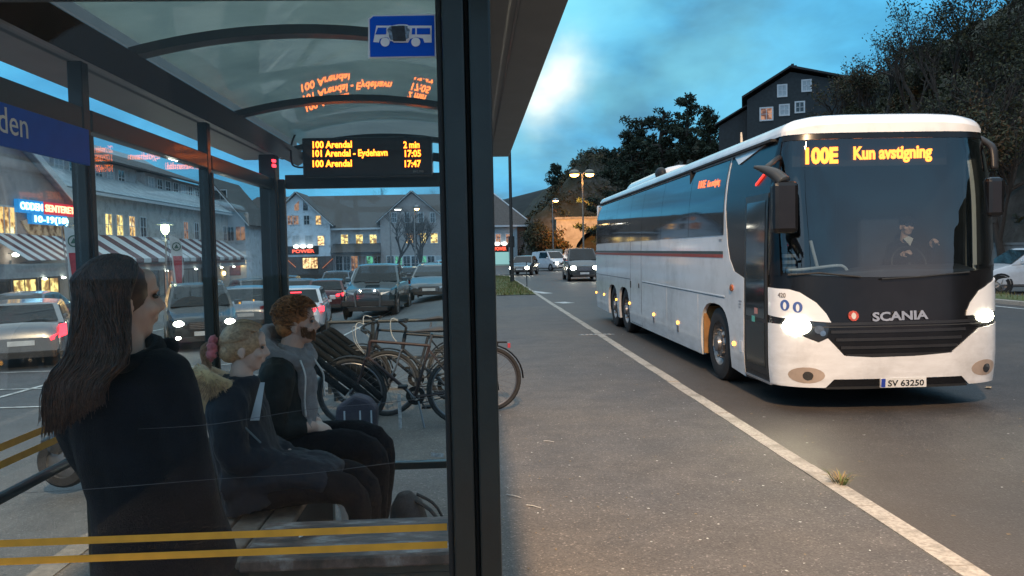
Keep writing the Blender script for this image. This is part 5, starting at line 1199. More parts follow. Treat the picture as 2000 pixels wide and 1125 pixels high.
# ================================================================== TREES
BARK = mat('bark', (.045, .036, .030), .9, var=.35, scale=20, bump=.4)
LEAFS = {'pine': [mat('needle_dark', (.014, .028, .016), .8, var=.4, scale=4), mat('needle_mid', (.028, .045, .022), .8, var=.4, scale=4)],
         'autumn': [mat('leaf_rust', (.10, .055, .022), .8, var=.4, scale=5), mat('leaf_olive', (.060, .058, .022), .8, var=.4, scale=5), mat('leaf_dark', (.026, .032, .015), .8, var=.4, scale=5)],
         'dark': [mat('leaf_dark', (.026, .032, .015), .8, var=.4, scale=5), mat('leaf_deep', (.016, .022, .012), .8, var=.4, scale=5), mat('leaf_olive', (.060, .058, .022), .8, var=.4, scale=5)]}
def rvec(r_): 
    while True:
        v = Vector((r_.uniform(-1, 1), r_.uniform(-1, 1), r_.uniform(-1, 1)))
        if .01 < v.length < 1: return v
def card(mb, p, s_, r_, n):
    a = rvec(r_).normalized(); b_ = a.cross(rvec(r_)).normalized(); w = s_ * r_.uniform(.3, .55); l = s_ * r_.uniform(.7, 1.3)
    mb.add([p - b_ * w * .4, p + b_ * w * .4, p + a * l * .6 + b_ * w * .5, p + a * l, p + a * l * .6 - b_ * w * .5], [(0, 1, 2, 3, 4)], n)
def grow(mb, p, d, l, rad, dep, r_, tips, up=.15, spread=.75, kids=(2, 3), nseg=3):
    pts = [p]; dd = d.copy()
    for i in range(nseg): dd = (dd + rvec(r_) * .22 + Vector((0, 0, up * .3))).normalized(); pts.append(pts[-1] + dd * l / nseg)
    mb.tube(pts, [rad, rad * .62], 5 if dep > 1 else 4 if dep else 3, caps=False)
    if dep == 0: tips.append(pts[-1]); tips.append(pts[-2]); return
    if dep <= 2: tips.append(pts[-1])
    for k in range(r_.randint(*kids) + (1 if dep > 2 else 0)):
        t = r_.uniform(.45, 1.0); i = min(int(t * nseg), nseg - 1); q = pts[i].lerp(pts[i + 1], t * nseg - i) if t < 1 else pts[-1]
        nd = (dd + rvec(r_) * spread + Vector((0, 0, up))).normalized(); grow(mb, q, nd, l * r_.uniform(.58, .82), rad * .55, dep - 1, r_, tips, up, spread, kids, nseg)
def broadleaf(name, label, loc, h, seed, kind, dep=4, per=10, leaf=.22, spread=.75, group=None, rad=None, cl=.45, kids=(2, 3), lean=(0, 0), tw=1.0):
    r_ = random.Random(seed); o = thing(name, label, 'tree', loc, r_.uniform(0, 6), group); tb = MB(); tips = []
    grow(tb, Vector((0, 0, -.3)), Vector((lean[0], lean[1], 1)).normalized(), h * .36, rad or h * .022, dep, r_, tips, .16, spread, kids)
    k = h / max(.1, max(v.z for v in tb.v)); tb.v = [v * k for v in tb.v]; tips = [t * k for t in tips]
    tb.build('trunk', BARK, o, smooth=180)
    if kind:
        c = MB(); ms = LEAFS[kind]
        for t in tips:
            n = int(per * r_.uniform(.2, 1.7))
            for i in range(n): card(c, t + rvec(r_) * cl, leaf, r_, r_.randrange(len(ms)))
        if c.v: c.build('crown', ms, o)
    return o
def pine(name, label, loc, h, seed, wid=.30, per=46, group=None, bare=.35, leaf=.26):
    r_ = random.Random(seed); o = thing(name, label, 'tree', loc, 0, group); tb = MB(); c = MB()
    tr_ = [Vector((r_.uniform(-.02, .02) * h * (i > 0), r_.uniform(-.02, .02) * h * (i > 0), -.3 + h * i / 6)) for i in range(7)]
    tb.tube(tr_, [h * .028, h * .006], 7)
    n = int(h * 3.2) + 6
    for i in range(n):
        t = bare + (1 - bare) * (i / n); z = t * h; k = min(int(z / h * 6), 5); p = tr_[k].lerp(tr_[k + 1], z / h * 6 - k); a = r_.uniform(0, 6.28); shape = (1 - ((t - bare) / (1 - bare)) ** 1.6) * .85 + .18
        l = h * wid * shape * r_.uniform(.5, 1.1); d = Vector((math.cos(a), math.sin(a), r_.uniform(-.05, .5))); e_ = p + d * l
        tb.tube([p, p + d * l * .55 + Vector((0, 0, -.03 * l)), e_], [h * .008, h * .002], 4, caps=False)
        for j in range(max(2, int(l * 2.2))):
            q = p.lerp(e_, r_.uniform(.35, 1.05)) + rvec(r_) * .25; sz = r_.uniform(.35, .75)
            for m in range(per): v = rvec(r_); card(c, q + Vector((v.x * sz, v.y * sz, v.z * sz * .5)), leaf, r_, 0 if v.z < .1 else r_.randrange(2))
    tb.build('trunk', BARK, o, smooth=180); c.build('crown', LEAFS['pine'], o); return o
def on_hill(px, Y): x = px_x(px, Y); return (x, Y, hillz(x, Y) - .1)
def top_h(px, py, loc): return max(1.5, PY(px, py, loc[1]).z - loc[2])
HG = 'trees on the wooded hill'
for i, (px, top, Y, wd, lb) in enumerate(((1262, 228, 90, .34, 'dark pine at the left end of the clump beside the house'), (1300, 213, 86, .34, 'rounded dark pine second from the left in the hill clump'), (1345, 182, 82, .36, 'tallest dark pine of the clump left of the black house'), (1393, 205, 79, .32, 'dark pine standing closest to the black house annex'), (1238, 252, 94, .36, 'small dark pine leaning out at the edge of the rock'), (1087, 316, 117, .26, 'lone pine on the crest above the tunnel, left of the street lamp'))):
    loc = on_hill(px, Y); pine('pine_tree', lb, loc, top_h(px, top, loc), 20 + i, wd, 40, HG, .25 if i < 5 else .4, .30)
for i, (px, top, Y, lb) in enumerate(((1640, 120, 60, 'thin bare tree with a few leaves directly right of the house roof'), (1700, 128, 57, 'sparse autumn tree in front of the house corner'), (1745, 70, 54, 'tall thin autumn tree reaching up between the house and the dark trees'), (1800, 60, 52, 'half bare autumn tree at the left edge of the dark wood'))):
    loc = on_hill(px, Y); broadleaf('autumn_tree', lb, loc, top_h(px, top, loc), 40 + i, 'autumn', 5, 2.2, .17, .62, HG, cl=.3)
for i, (px, top, Y, dn, lb) in enumerate(((1800, 8, 46, 6, 'tall dark tree whose crown pokes out against the sky, leftmost of the dark wood'), (1870, -10, 43, 9, 'big dark tree in the middle of the wood above the coach'), (1935, -25, 41, 10, 'big dark tree second from the right edge of the wood'), (1990, -30, 38, 11, 'dense dark tree at the right edge of the photo'), (1850, 70, 49, 8, 'shorter dark tree behind the tall ones in the wood'), (1925, 120, 36, 9, 'low dense bushy tree on the slope over the coach roof corner'), (1985, 150, 33, 9, 'low brownish bushy tree at the far right over the parked car'))):
    loc = on_hill(px, Y); broadleaf('dark_tree', lb, loc, top_h(px, top, loc), 60 + i, 'dark' if i != 6 else 'autumn', 5, dn * .62, .155, .8, HG, cl=.46)
for i, (px, top, Y, kd, dn, lb) in enumerate(((1668, 150, 62, 'autumn', 3.2, 'round brown tree touching the right end of the house roof'), (1725, 135, 60, 'autumn', 3, 'broad rusty tree second to the right of the house'), (1765, 150, 55, 'dark', 7, 'dark bushy tree between the autumn trees and the wood'), (1690, 205, 56, 'dark', 8, 'low dark tree in front of the house windows on the right'), (1620, 225, 60, 'autumn', 8, 'low brown bush below the lower house windows'), (1560, 250, 62, 'dark', 8, 'dark bush under the house over the coach roof'), (1820, 140, 50, 'autumn', 7, 'brownish tree low at the left edge of the dark wood'), (1890, 90, 47, 'dark', 9, 'dark tree filling the gap low in the middle of the wood'))):
    loc = on_hill(px, Y); broadleaf('slope_tree', lb, loc, top_h(px, top, loc), 140 + i, kd, 5, dn * .85, .16, .8, HG, cl=.42)
# undergrowth covering the slope
b = MB(); r = random.Random(9); ms = LEAFS['dark'] + LEAFS['autumn']
for i in range(3400):
    if r.random() < .25: y = r.uniform(103, 124); x = r.uniform(6, 32)
    elif r.random() < .7: y = r.uniform(22, 120); x = r.uniform(6, 45)
    else: y = r.uniform(22, 60); x = r.uniform(22, 40)
    d = hill_d(x, y)
    if d < .2: continue
    if d < 3.2 and r.random() < .45: continue
    z = hillz(x, y); sz = r.uniform(.4, 1.0) * (.7 if d < 3 else 1); k = r.randrange(len(ms))
    for j in range(int(9 + 12 * r.random())):
        v = rvec(r); card(b, Vector((x + v.x * sz, y + v.y * sz, z + .1 + abs(v.z) * sz)), .36, r, k if r.random() < .7 else r.randrange(len(ms)))
tag(b.build('undergrowth', ms), 'dark scrub and bushes covering the rocky hillside', 'scrub', kind='stuff')
# bushes left of the portal
for i, (px, Y, h, lb) in enumerate(((1062, 101, 4.6, 'brown leafy bush between the blue end wall and the tunnel portal'), (1082, 100, 3.2, 'lower brown bush hard against the portal wall'), (1043, 104, 5.5, 'tall dark bush behind the car leaving the car park'))):
    x = px_x(px, Y); broadleaf('roadside_bush', lb, (x, Y, -.3), h, 80 + i, 'autumn' if i < 2 else 'dark', 4, 16, .30, .95, 'bushes beside the tunnel portal', cl=.7)
# two bare trees in the car park, and bare tops behind the store block
for i, (px, top, Y, lb) in enumerate(((773, 395, 84, 'bare branching tree in the car park, left of the two before the pink-lit gable'), (822, 418, 80, 'bare branching tree in the car park, right of the two before the pink-lit gable'))):
    x = px_x(px, Y); z = lotz(x, Y); broadleaf('bare_tree', lb, (x, Y, z), PY(px, top, Y).z - z, 102 + i, None, 6, 0, .1, .62, 'bare trees before the store block', rad=.20, kids=(2, 3))
for i, (px, top, lb) in enumerate(((768, 352, 'bare treetop showing over the roof ridge left of the pink-lit gable'), (835, 362, 'faint bare treetop over the ridge right of the pink-lit gable'), (873, 364, 'small bare treetop over the ridge next to the shelter post'))):
    Y = 135; x = px_x(px, Y); broadleaf('distant_tree', lb, (x, Y, -1), PY(px, top, Y).z + 1, 120 + i, None, 6, 0, .1, .5, 'bare treetops behind the roof', rad=.16)
# ================================================================== CARS
CARG = mat('car_glass', (.008, .013, .017), .06, var=.4, scale=2, coat=.0, spec=.3)
TRIMB = mat('car_trim', (.014, .014, .015), .5)
TAILON = emat('tail_lit', (1.0, .025, .04), 6.0); TAILOFF = mat('tail_red', (.22, .012, .012), .15, coat=1)
HEADON = emat('car_head_lit', (1.0, .94, .76), 45.0); HEADOFF = mat('head_clear', (.42, .45, .47), .12, .3, coat=1)
ALLOY = mat('alloy', (.30, .30, .31), .35, .8)
PLATE = mat('plate_white', (.62, .63, .62), .4)
KINDS = {  # L, W, H, hood front z, hood rear z, cowl y, roof front y, roof rear y, rear base y, deck z, tail z, wheel r
    'hatch': (4.2, 1.78, 1.48, .70, .96, -.95, -.22, 1.40, 1.88, 1.02, .98, .31), 'estate': (4.8, 1.86, 1.50, .70, .96, -1.0, -.25, 1.75, 2.22, 1.04, 1.0, .33),
    'suv': (4.5, 1.84, 1.70, .88, 1.10, -1.0, -.35, 1.55, 1.98, 1.16, 1.12, .36), 'sedan': (4.75, 1.86, 1.46, .70, .96, -.95, -.15, 1.05, 1.72, 1.06, 1.02, .33),
    'pickup': (5.2, 1.86, 1.80, .98, 1.18, -.95, -.30, .80, 1.02, 1.20, 1.18, .39), 'van': (5.0, 1.95, 1.96, .92, 1.22, -1.55, -.70, 2.35, 2.44, 1.22, 1.20, .34)}
def car(name, label, cat, loc, rotz, paint, kind, head=None, tail=None, group=None, brake=True, sc_=1.0, extras=()):
    L_, W_, H_, hz0, hz1, cy_, rf, rr, rb, dz, tz, wr = KINDS[kind]; h = L_ / 2; w = W_ / 2; o = thing(name, label, cat, loc, rotz, group); o.scale = (sc_,) * 3
    P_ = lambda mb, nm, m, par=None, **k: mb.build(nm, m, par or o, **k)
    # lower body, lofted from nose to tail
    top = [(-h, hz0 - .16), (-h + .10, hz0 - .03), (-h + .3, hz0 + .02), (cy_ - .1, hz1 - .02), (cy_, hz1), (rb, dz), (h - .10, tz), (h - .02, tz - .12), (h, tz - .3)]
    def tz_(y):
        for (a, za), (c2, zc_) in zip(top[:-1], top[1:]):
            if y <= c2: return za + (zc_ - za) * (y - a) / max(1e-6, c2 - a)
        return top[-1][1]
    ys = sorted(set([-h, -h + .04, -h + .1, -h + .3, cy_, rb, h - .1, h - .04, h] + [-h + L_ * i / 16 for i in range(1, 16)]))
    b = MB(); secs = []
    for y in ys:
        f = abs(y) / h; ww = w * (1 - .16 * f ** 7 - .05 * f ** 2); zt_ = tz_(y); zb = .22 + .12 * f ** 9; d_ = zt_ - zb
        half = [(ww * .80, zb), (ww * .97, zb + .10), (ww, zb + d_ * .42), (ww * .985, zb + d_ * .62), (ww * .96, zt_ - .07), (ww * .90, zt_ - .015), (ww * .55, zt_ + .012), (0, zt_ + .02)]
        secs.append([Vector((x, y, z)) for x, z in half] + [Vector((-x, y, z)) for x, z in half[-2::-1]])
    n = len(secs[0]); b.add([v for s_ in secs for v in s_], [((i + 1) * n + j, i * n + j, i * n + (j + 1) % n, (i + 1) * n + (j + 1) % n) for i in range(len(secs) - 1) for j in range(n)] + [tuple(range(n)), tuple(reversed([(len(secs) - 1) * n + j for j in range(n)]))])
    # cabin
    wb, wt = w * .93, w * .76; A, B, C, D = (cy_, hz1 - .02), (rf, H_ - .05), (rr, H_ - .06), (rb, dz - .02); mid = ((rf + rr) / 2, H_ - .01)
    prof = [A, B, mid, C, D]; wd = [wb, wt, wt * 1.01, wt, wb * .98]
    for i in range(4):
        (y0, z0), (y1, z1) = prof[i], prof[i + 1]; a0, a1 = wd[i], wd[i + 1]; cr = .035
        b.add([(-a0, y0, z0), (-a0 * .5, y0, z0 + (cr if i else 0)), (a0 * .5, y0, z0 + (cr if i else 0)), (a0, y0, z0), (-a1, y1, z1), (-a1 * .5, y1, z1 + (cr if i < 3 else 0)), (a1 * .5, y1, z1 + (cr if i < 3 else 0)), (a1, y1, z1)], [(0, 1, 5, 4), (1, 2, 6, 5), (2, 3, 7, 6)])
    for s_ in (-1, 1): b.add([(s_ * wd[i], *prof[i]) for i in range(5)], [(0, 1, 2, 3, 4) if s_ < 0 else (4, 3, 2, 1, 0)])
    P_(b, 'body', paint, smooth=38)
    if kind == 'pickup':
        q = MB(); q.box(-w * .8, w * .8, rb + .12, h - .12, dz - .10, dz + .03); P_(q, 'load_bed', TRIMB)
    def pt(i, t, s_, j, k): # point on the edge i-j of the profile
        pass
    def panel(p4, k, nm, m=CARG, off=.006):
        c_ = sum((Vector(p) for p in p4), Vector()) / len(p4); nrm = (Vector(p4[1]) - Vector(p4[0])).cross(Vector(p4[2]) - Vector(p4[0])).normalized()
        out = c_ - Vector((0, c_.y * .6, .8)); nrm = nrm if nrm.dot(out) > 0 else -nrm
        q = MB(); q.slab([c_ + (Vector(p) - c_) * k + nrm * off for p in p4], nrm, .004); return P_(q, nm, m)
    panel([(-wd[0], *A), (wd[0], *A), (wd[1], *B), (-wd[1], *B)], .90, 'windscreen', off=.022)
    panel([(-wd[4], *D), (wd[4], *D), (wd[3], *C), (-wd[3], *C)], .86, 'rear_window', off=.022)
    for s_ in (-1, 1):
        def sp(y, t): # side glass point between belt and roof lines
            zb_ = hz1 + (dz - hz1) * (y - cy_) / (rb - cy_); zt_ = min(A[1] + (B[1] - A[1]) * (y - A[0]) / (B[0] - A[0]), H_ - .03, D[1] + (C[1] - D[1]) * (D[0] - y) / (D[0] - C[0])); z = zb_ + .05 + (zt_ - zb_ - .12) * t
            return (s_ * (wb + (wt - wb) * (z - hz1) / (H_ - hz1) + .004), y, z)
        bp_ = (rf + rr) / 2 - .05; cuts = [(cy_ + .34, bp_ - .05), (bp_ + .05, min(rr - .1, bp_ + 1.0)), (min(rr - .1, bp_ + 1.0) + .09, rb - .28)]
        if kind == 'pickup': cuts = cuts[:1] + [(bp_ + .05, rb - .12)]
        if kind == 'van': cuts = cuts[:1]
        for (a, c2) in cuts:
            if c2 - a < .15: continue
            ps = [sp(a, 0), sp(c2, 0), sp(c2, 1), sp(max(a, rf + .05) if a < rf else a, 1)]; q = MB(); q.slab(ps, (s_, 0, 0), .006); P_(q, 'side_window', CARG)
        q = MB(); q.cbox((s_ * (w + .08), cy_ + .28, hz1 + .08), .20, .10, .14); P_(q, 'mirror', paint, bevel=.03)
        for yy in (-h + .80, h - .88):
            q = MB(); q.lathe([(wr * .62, -.09), (wr * .95, -.10), (wr, -.06), (wr, .06), (wr * .95, .10), (wr * .62, .09)], (s_ * (w - .115), yy, wr), (s_, 0, 0), 20); t_ = P_(q, 'wheel', TYRE, smooth=40)
            q = MB(); q.lathe([(wr * .64, .08), (wr * .58, .03), (wr * .2, .06), (0, .07)], (s_ * (w - .115), yy, wr), (s_, 0, 0), 16)
            for i in range(5): q.bar((s_ * (w - .045), yy + math.cos(i * 1.257) * wr * .12, wr + math.sin(i * 1.257) * wr * .12), (s_ * (w - .05), yy + math.cos(i * 1.257) * wr * .60, wr + math.sin(i * 1.257) * wr * .60), .02, .07, (s_, 0, 0))
            P_(q, 'rim', ALLOY, t_, smooth=40)
            q = MB(); q.lathe([(wr * 1.0, -.02), (wr * 1.2, -.02), (wr * 1.2, .005), (wr * 1.0, .005)], (s_ * (w - .02), yy, wr), (s_, 0, 0), 20); P_(q, 'wheel_arch', TRIMB)
        # lamps
        lz = hz0 - .12; q = MB(); q.add([(s_ * w * .46, -h - .005, lz + .02), (s_ * w * .80, -h + .06, lz + .05), (s_ * w * .94, -h + .36, lz + .12), (s_ * w * .92, -h + .30, lz - .06), (s_ * w * .78, -h + .02, lz - .09), (s_ * w * .48, -h - .015, lz - .07)] + [(s_ * w * .46, -h + .15, lz + .02), (s_ * w * .78, -h + .2, lz + .04), (s_ * w * .88, -h + .4, lz + .1), (s_ * w * .88, -h + .4, lz - .06), (s_ * w * .74, -h + .2, lz - .09), (s_ * w * .48, -h + .15, lz - .07)], [(0, 1, 2, 3, 4, 5)] + [(i, (i + 1) % 6, 6 + (i + 1) % 6, 6 + i) for i in range(6)]); hl_ = P_(q, 'headlight', HEADOFF if not head else mat('lamp_housing', (.015, .016, .018), .15, coat=1), fixn=True)
        if head: q = MB(); q.ell((s_ * w * .68, -h - .0, lz - .01), (.13, .07, .075) if head == 1 else (.17, .09, .12)); P_(q, 'lit_lens', HEADON, hl_, smooth=180)
        if head == 1: q = MB(); q.ell((s_ * w * .70, -h + .01, .38), (.07, .03, .045)); P_(q, 'fog_lamp', HEADON)
        q = MB(); zt_ = tz - .16
        if kind in ('estate', 'suv'): q.add([(s_ * w * .80, h - .035, zt_ + .14), (s_ * w * .955, h - .16, zt_ + .16), (s_ * w * .96, h - .12, zt_ - .10), (s_ * w * .62, h + .0, zt_ - .20), (s_ * w * .60, h + .0, zt_ - .12), (s_ * w * .80, h - .01, zt_ - .04)] , [(0, 1, 2, 3, 4, 5)]); q.v = [v + Vector((0, .03, 0)) for v in q.v]; q.add([v - Vector((0, .12, 0)) for v in q.v[:6]], [(5, 4, 3, 2, 1, 0)]); q.f += [[i, (i + 1) % 6, 6 + (i + 1) % 6, 6 + i] for i in range(6)]; q.m += [0] * 6
        else: q.add([(s_ * w * .50, h + .01, zt_ + .03), (s_ * w * .94, h - .10, zt_ + .10), (s_ * w * .95, h - .08, zt_ - .05), (s_ * w * .52, h + .015, zt_ - .06)] + [(s_ * w * .50, h - .14, zt_ + .03), (s_ * w * .94, h - .25, zt_ + .1), (s_ * w * .95, h - .25, zt_ - .05), (s_ * w * .52, h - .14, zt_ - .06)], [(0, 1, 2, 3)] + [(i, (i + 1) % 4, 4 + (i + 1) % 4, 4 + i) for i in range(4)])
        P_(q, 'tail_light', TAILON if tail else TAILOFF, fixn=True)
    q = MB(); q.box(-w * .42, w * .42, -h - .012, -h + .1, hz0 - .30, hz0 - .10); g_ = P_(q, 'grille', TRIMB, bevel=.02)
    q = MB()
    for k in range(4): q.box(-w * .40, w * .40, -h - .02, -h, hz0 - .28 + k * .045, hz0 - .265 + k * .045)
    P_(q, 'grille_trim', mat('chrome', (.5, .5, .52), .15, 1.), g_)
    q = MB(); q.box(-w * .7, w * .7, -h - .006, -h + .12, .26, .40); P_(q, 'lower_intake', TRIMB, bevel=.02)
    q = MB(); q.box(-w * .72, w * .72, h - .12, h + .012, .26, .42); P_(q, 'rear_bumper', TRIMB, bevel=.02)
    q = MB(); q.box(-.26, .26, -h - .03, -h - .01, .42, .53); P_(q, 'number_plate', PLATE)
    q = MB(); q.box(-.26, .26, h + .005, h + .025, tz - .45, tz - .34); P_(q, 'number_plate', PLATE)
    if tail and brake: q = MB(); q.box(-.16, .16, rr + .13, rr + .16, H_ - .17, H_ - .135); P_(q, 'brake_light', TAILON)
    for e_ in extras: e_(P_, w, h, H_, hz0, hz1, rf, rr, cy_)
    return o
def cp(name, col, rough=.25, metal=.4): return mat(name, col, rough, metal, var=.05, scale=1.5, coat=.7, dirt=tuple(c * .8 + .02 for c in col), dscale=2.)
P_SILVER = cp('paint_silver', (.20, .215, .23)); P_DARK = cp('paint_dark', (.022, .030, .036)); P_BLUE = cp('paint_blue', (.05, .08, .12)); P_WHITE = cp('paint_white', (.55, .58, .62), .25, 0); P_RED = cp('paint_maroon', (.075, .014, .018)); P_GREY = cp('paint_grey', (.09, .10, .11)); P_LIGHT = cp('paint_light', (.22, .26, .30)); P_GREEN = cp('paint_bluegreen', (.045, .07, .085)); P_BLACK = cp('paint_black', (.012, .013, .015))
def bars(P_, w, h, H_, hz0, hz1, rf, rr, cy_):
    for s_ in (-1, 1): q = MB(); q.tube(smooth_path([(s_ * w * .70, rf + .15, H_ - .05), (s_ * w * .71, rf + .3, H_ + .05), (s_ * w * .71, rr - .3, H_ + .05), (s_ * w * .70, rr - .1, H_ - .05)], 4), .018, 6); P_(q, 'roof_rail', ALLOY)
def bull(P_, w, h, H_, hz0, hz1, rf, rr, cy_):
    q = MB(); q.tube(smooth_path([(-.40, -h - .05, .42), (-.42, -h - .12, .8), (-.30, -h - .13, .98), (.30, -h - .13, .98), (.42, -h - .12, .8), (.40, -h - .05, .42)], 4), .03, 8); P_(q, 'bull_bar', ALLOY)
    for s_ in (-1, 1): q = MB(); q.ell((s_ * .24, -h - .14, .93), (.10, .06, .10)); P_(q, 'spot_lamp', HEADOFF)
    q = MB(); q.box(-.25, .25, -1.7, -1.45, hz1 - .02, hz1 + .05); P_(q, 'bonnet_scoop', TRIMB, bevel=.02)
    q = MB(); q.box(-w * .96, w * .96, -h - .05, -h + .1, .42, .62); P_(q, 'bumper', TRIMB, bevel=.03)
CG = 'cars in the car park'
def lot(px, Y): x = px_x(px, Y); return (x, Y, lotz(x, Y) + .004)
PI = math.pi
car('parked_car', 'silver estate car seen from behind with lit L-shaped tail lights', 'car', lot(80, 20.3), PI + R(24), P_SILVER, 'estate', None, 1, CG, False)
car('parked_car', 'bluish saloon behind the silver estate, only its roof and side in view', 'car', lot(70, 27), R(8), P_BLUE, 'sedan', None, None, CG)
car('parked_car', 'dark off-roader turned to the shelter, its lit lamps standing in for reflected headlights', 'car', lot(396, 23.2), R(22) , P_DARK, 'suv', 1, None, CG, extras=(bars,))  # headlights mirrored in the glass are added here as lit lamps
car('parked_car', 'pale hatchback in the row behind the off-roader, rear window and plate in view', 'car', lot(492, 28.5), PI + R(12), P_LIGHT, 'hatch', None, None, CG)
car('parked_car', 'white hatchback with glowing brake lights beyond the seated man', 'car', lot(590, 26.0), PI + R(7), P_WHITE, 'hatch', None, 1, CG)
car('parked_car', 'dark red car with lit tail lights in front of the white hatchback', 'car', lot(644, 37), PI + R(6), P_RED, 'hatch', None, 1, CG, False)
car('pickup_truck', 'dark blue-green pickup with bull bar and round spot lamps, facing the bicycles', 'pickup truck', lot(741, 29.5), R(-2), P_GREEN, 'pickup', None, None, CG, extras=(bull,))
car('parked_car', 'dark grey saloon parked nose-out beside the pickup', 'car', lot(848, 34.5), R(-3), P_GREY, 'sedan', None, None, CG)
car('parked_car', 'light car just behind the pickup, only its roof showing above it', 'car', lot(723, 42), R(0), P_LIGHT, 'suv', None, None, CG, sc_=1.02)
car('parked_car', 'dark hatchback seen from behind between the pickup and the grey saloon', 'car', lot(797, 44), PI, P_BLACK, 'hatch', None, 1, CG, False)
car('parked_car', 'pale blue car behind the grey saloon next to the shelter post', 'car', lot(878, 45), R(10), P_LIGHT, 'hatch', None, None, CG)
car('parked_car', 'blue van-like car behind the dark red one', 'car', lot(662, 47), R(0), P_BLUE, 'suv', None, None, CG)
car('parked_car', 'small white car parked at the far end left of the pickup', 'car', lot(694, 52), R(0), P_WHITE, 'hatch', None, None, CG)
car('parked_car', 'dark blue car beyond the white hatchback in the second row', 'car', lot(585, 36), R(8), P_BLUE, 'estate', None, None, CG)
car('parked_car', 'grey car low against the shop fronts left of the store sign', 'car', lot(500, 40), R(30), P_GREY, 'hatch', None, None, CG)
car('parked_car', 'dark car deep in the row right of the two bare trees', 'car', lot(838, 56), R(0), P_DARK, 'sedan', None, None, CG)
car('parked_car', 'dark car at the far end of the left row, low behind the bluish vehicles', 'car', lot(560, 47), R(4), P_DARK, 'hatch', None, 1, CG, False)
car('parked_car', 'grey off-roader far back in line with the left bare tree', 'car', lot(768, 62), R(2), P_GREY, 'suv', None, None, CG)
car('parked_car', 'maroon car far back between the white car and the pickup', 'car', lot(672, 64), R(-4), P_RED, 'hatch', None, None, CG)
# traffic on the road
RG = 'vehicles on the road'
x = px_x(1023, 63); car('oncoming_car', 'oncoming dark car with both headlights lit by the blue end wall', 'car', (x, 63, -.115), R(-14), P_GREY, 'hatch', 2, None, RG)
x = px_x(1074, 74); car('white_van', 'white van with lit headlights coming out in front of the tunnel portal', 'van', (x, 74, -.115), R(24), P_WHITE, 'van', 2, None, RG, sc_=.92)
x = px_x(1133, 49); car('dark_van', 'dark van with one bright headlight following behind the coach', 'van', (x, 49, -.115), R(-2), P_DARK, 'van', 2, None, RG)
car('parked_car', 'white car parked side-on across the road at the right edge', 'car', (px_x(2040, 25.5), 25.5, .004), R(-97), P_WHITE, 'hatch', None, None, None)
# ================================================================== STREET FURNITURE
POLE = mat('pole_dark', (.030, .034, .036), .5, .4, var=.2); GALV = mat('galvanised', (.24, .25, .26), .45, .7, var=.2, scale=10)
def street_lamp(name, label, loc, h, heads, on, arm=.9, group=None, energy=0, col=(1, .62, .25), pm=None, em=None, headsz=(.34, .14, .09)):
    o = thing(name, label, 'street lamp', loc, 0, group)
    b = MB(); b.tube([(0, 0, -.2), (0, 0, h * .5), (0, 0, h)], [.085, .07, .05], 10); b.tube([(0, 0, -.1), (0, 0, .9)], .11, 10); b.build('pole', pm or POLE, o, smooth=60)
    for a in heads:
        d = Vector((math.cos(a), math.sin(a), 0)); b = MB(); b.tube(smooth_path([(0, 0, h - .05), d * arm * .5 + Vector((0, 0, h + .12)), d * arm + Vector((0, 0, h + .14))], 4), .035, 8); b.build('arm', pm or POLE, o, smooth=60)
        M = Matrix.Rotation(a, 3, 'Z'); c_ = d * (arm + headsz[0] * .7) + Vector((0, 0, h + .14)); b = MB(); b.ell(c_, headsz, 12, M); hd = b.build('lamp_head', pm or POLE, o, smooth=180)
        b = MB(); b.ell(c_ - Vector((0, 0, headsz[2] * .55)), (headsz[0] * .85, headsz[1] * .85, headsz[2] * .75), 12, M); b.build('lamp_glass', em or on, hd, smooth=180)
        if energy: l = lamp('POINT', 'lamp_light', c_ - Vector((0, 0, headsz[2] * 2 + .25)), energy, col, .2); l.parent = o
    return o
Y = 66; p = PY(1140, 500, Y); h_ = PY(1140, 340, Y).z
street_lamp('street_lamp', 'tall twin-headed street lamp with two orange lamps before the tunnel', (p.x, Y, -.1), h_ + .1, (PI * .92, PI * .08), LAMPO, .35, None, 160, (1, .45, .12), mat('pole_orange', (.25, .23, .2), .5, .3), LAMPO, (.44, .26, .27))
Y = 80; p = PY(1081, 500, Y); h_ = PY(1081, 393, Y).z
street_lamp('street_lamp', 'small single street lamp with short bent arm left of the tunnel portal', (p.x, Y, -.1), h_ + .1, (0.05,), LAMPO, .12, None, 0, (1, .5, .14), GALV, LAMPO, (.32, .2, .17))
b = MB()
o = thing('flag_pole', 'plain black pole standing on the grass bank', 'pole', (px_x(999, 43.5), 43.5, .05))
b = MB(); b.tube([(0, 0, -.2), (0, 0, 3.4), (0, 0, 9.5)], [.115, .09, .075], 10); b.build('shaft', POLE, o, smooth=60); b = MB(); b.tube([(0, 0, 1.9), (0, 0, 2.5)], .17, 10); b.build('collar', POLE, o)
o = thing('guy_fence', 'low two-wire fence with thin posts on the grass bank', 'fence', (1.1, 38.6, .05))
for x in (-1.9, 1.5):
    q = MB(); q.tube([(x, 0, -.2), (x, 0, 1.15)], .022, 6); q.build('post', POLE, o)
for z in (.55, 1.05):
    q = MB(); q.tube([(-1.9, 0, z), (1.5, 0, z)], .012, 5); q.build('wire', POLE, o)
for i, (px, base, top, Y, em, lb) in enumerate(((765, 515, 411, 75, LAMPWH, 'thin car park lamp left of the bare trees with a flat lit head'), (812, 520, 408, 72, LAMPW, 'car park lamp with a warm round light between the bare trees'), (522, 520, 433, 70, LAMPWH, 'car park lamp mostly behind the shelter corner post'))):
    x = px_x(px, Y); z = lotz(x, Y); street_lamp('car_park_lamp', lb, (x, Y, z), PY(px, top, Y).z - z, (0.2,) if i == 0 else (0.,), em, .5 if i == 0 else .05, 'car park lamps', 0, pm=GALV, em=em, headsz=(.36, .14, .10) if i == 0 else (.26, .26, .22))
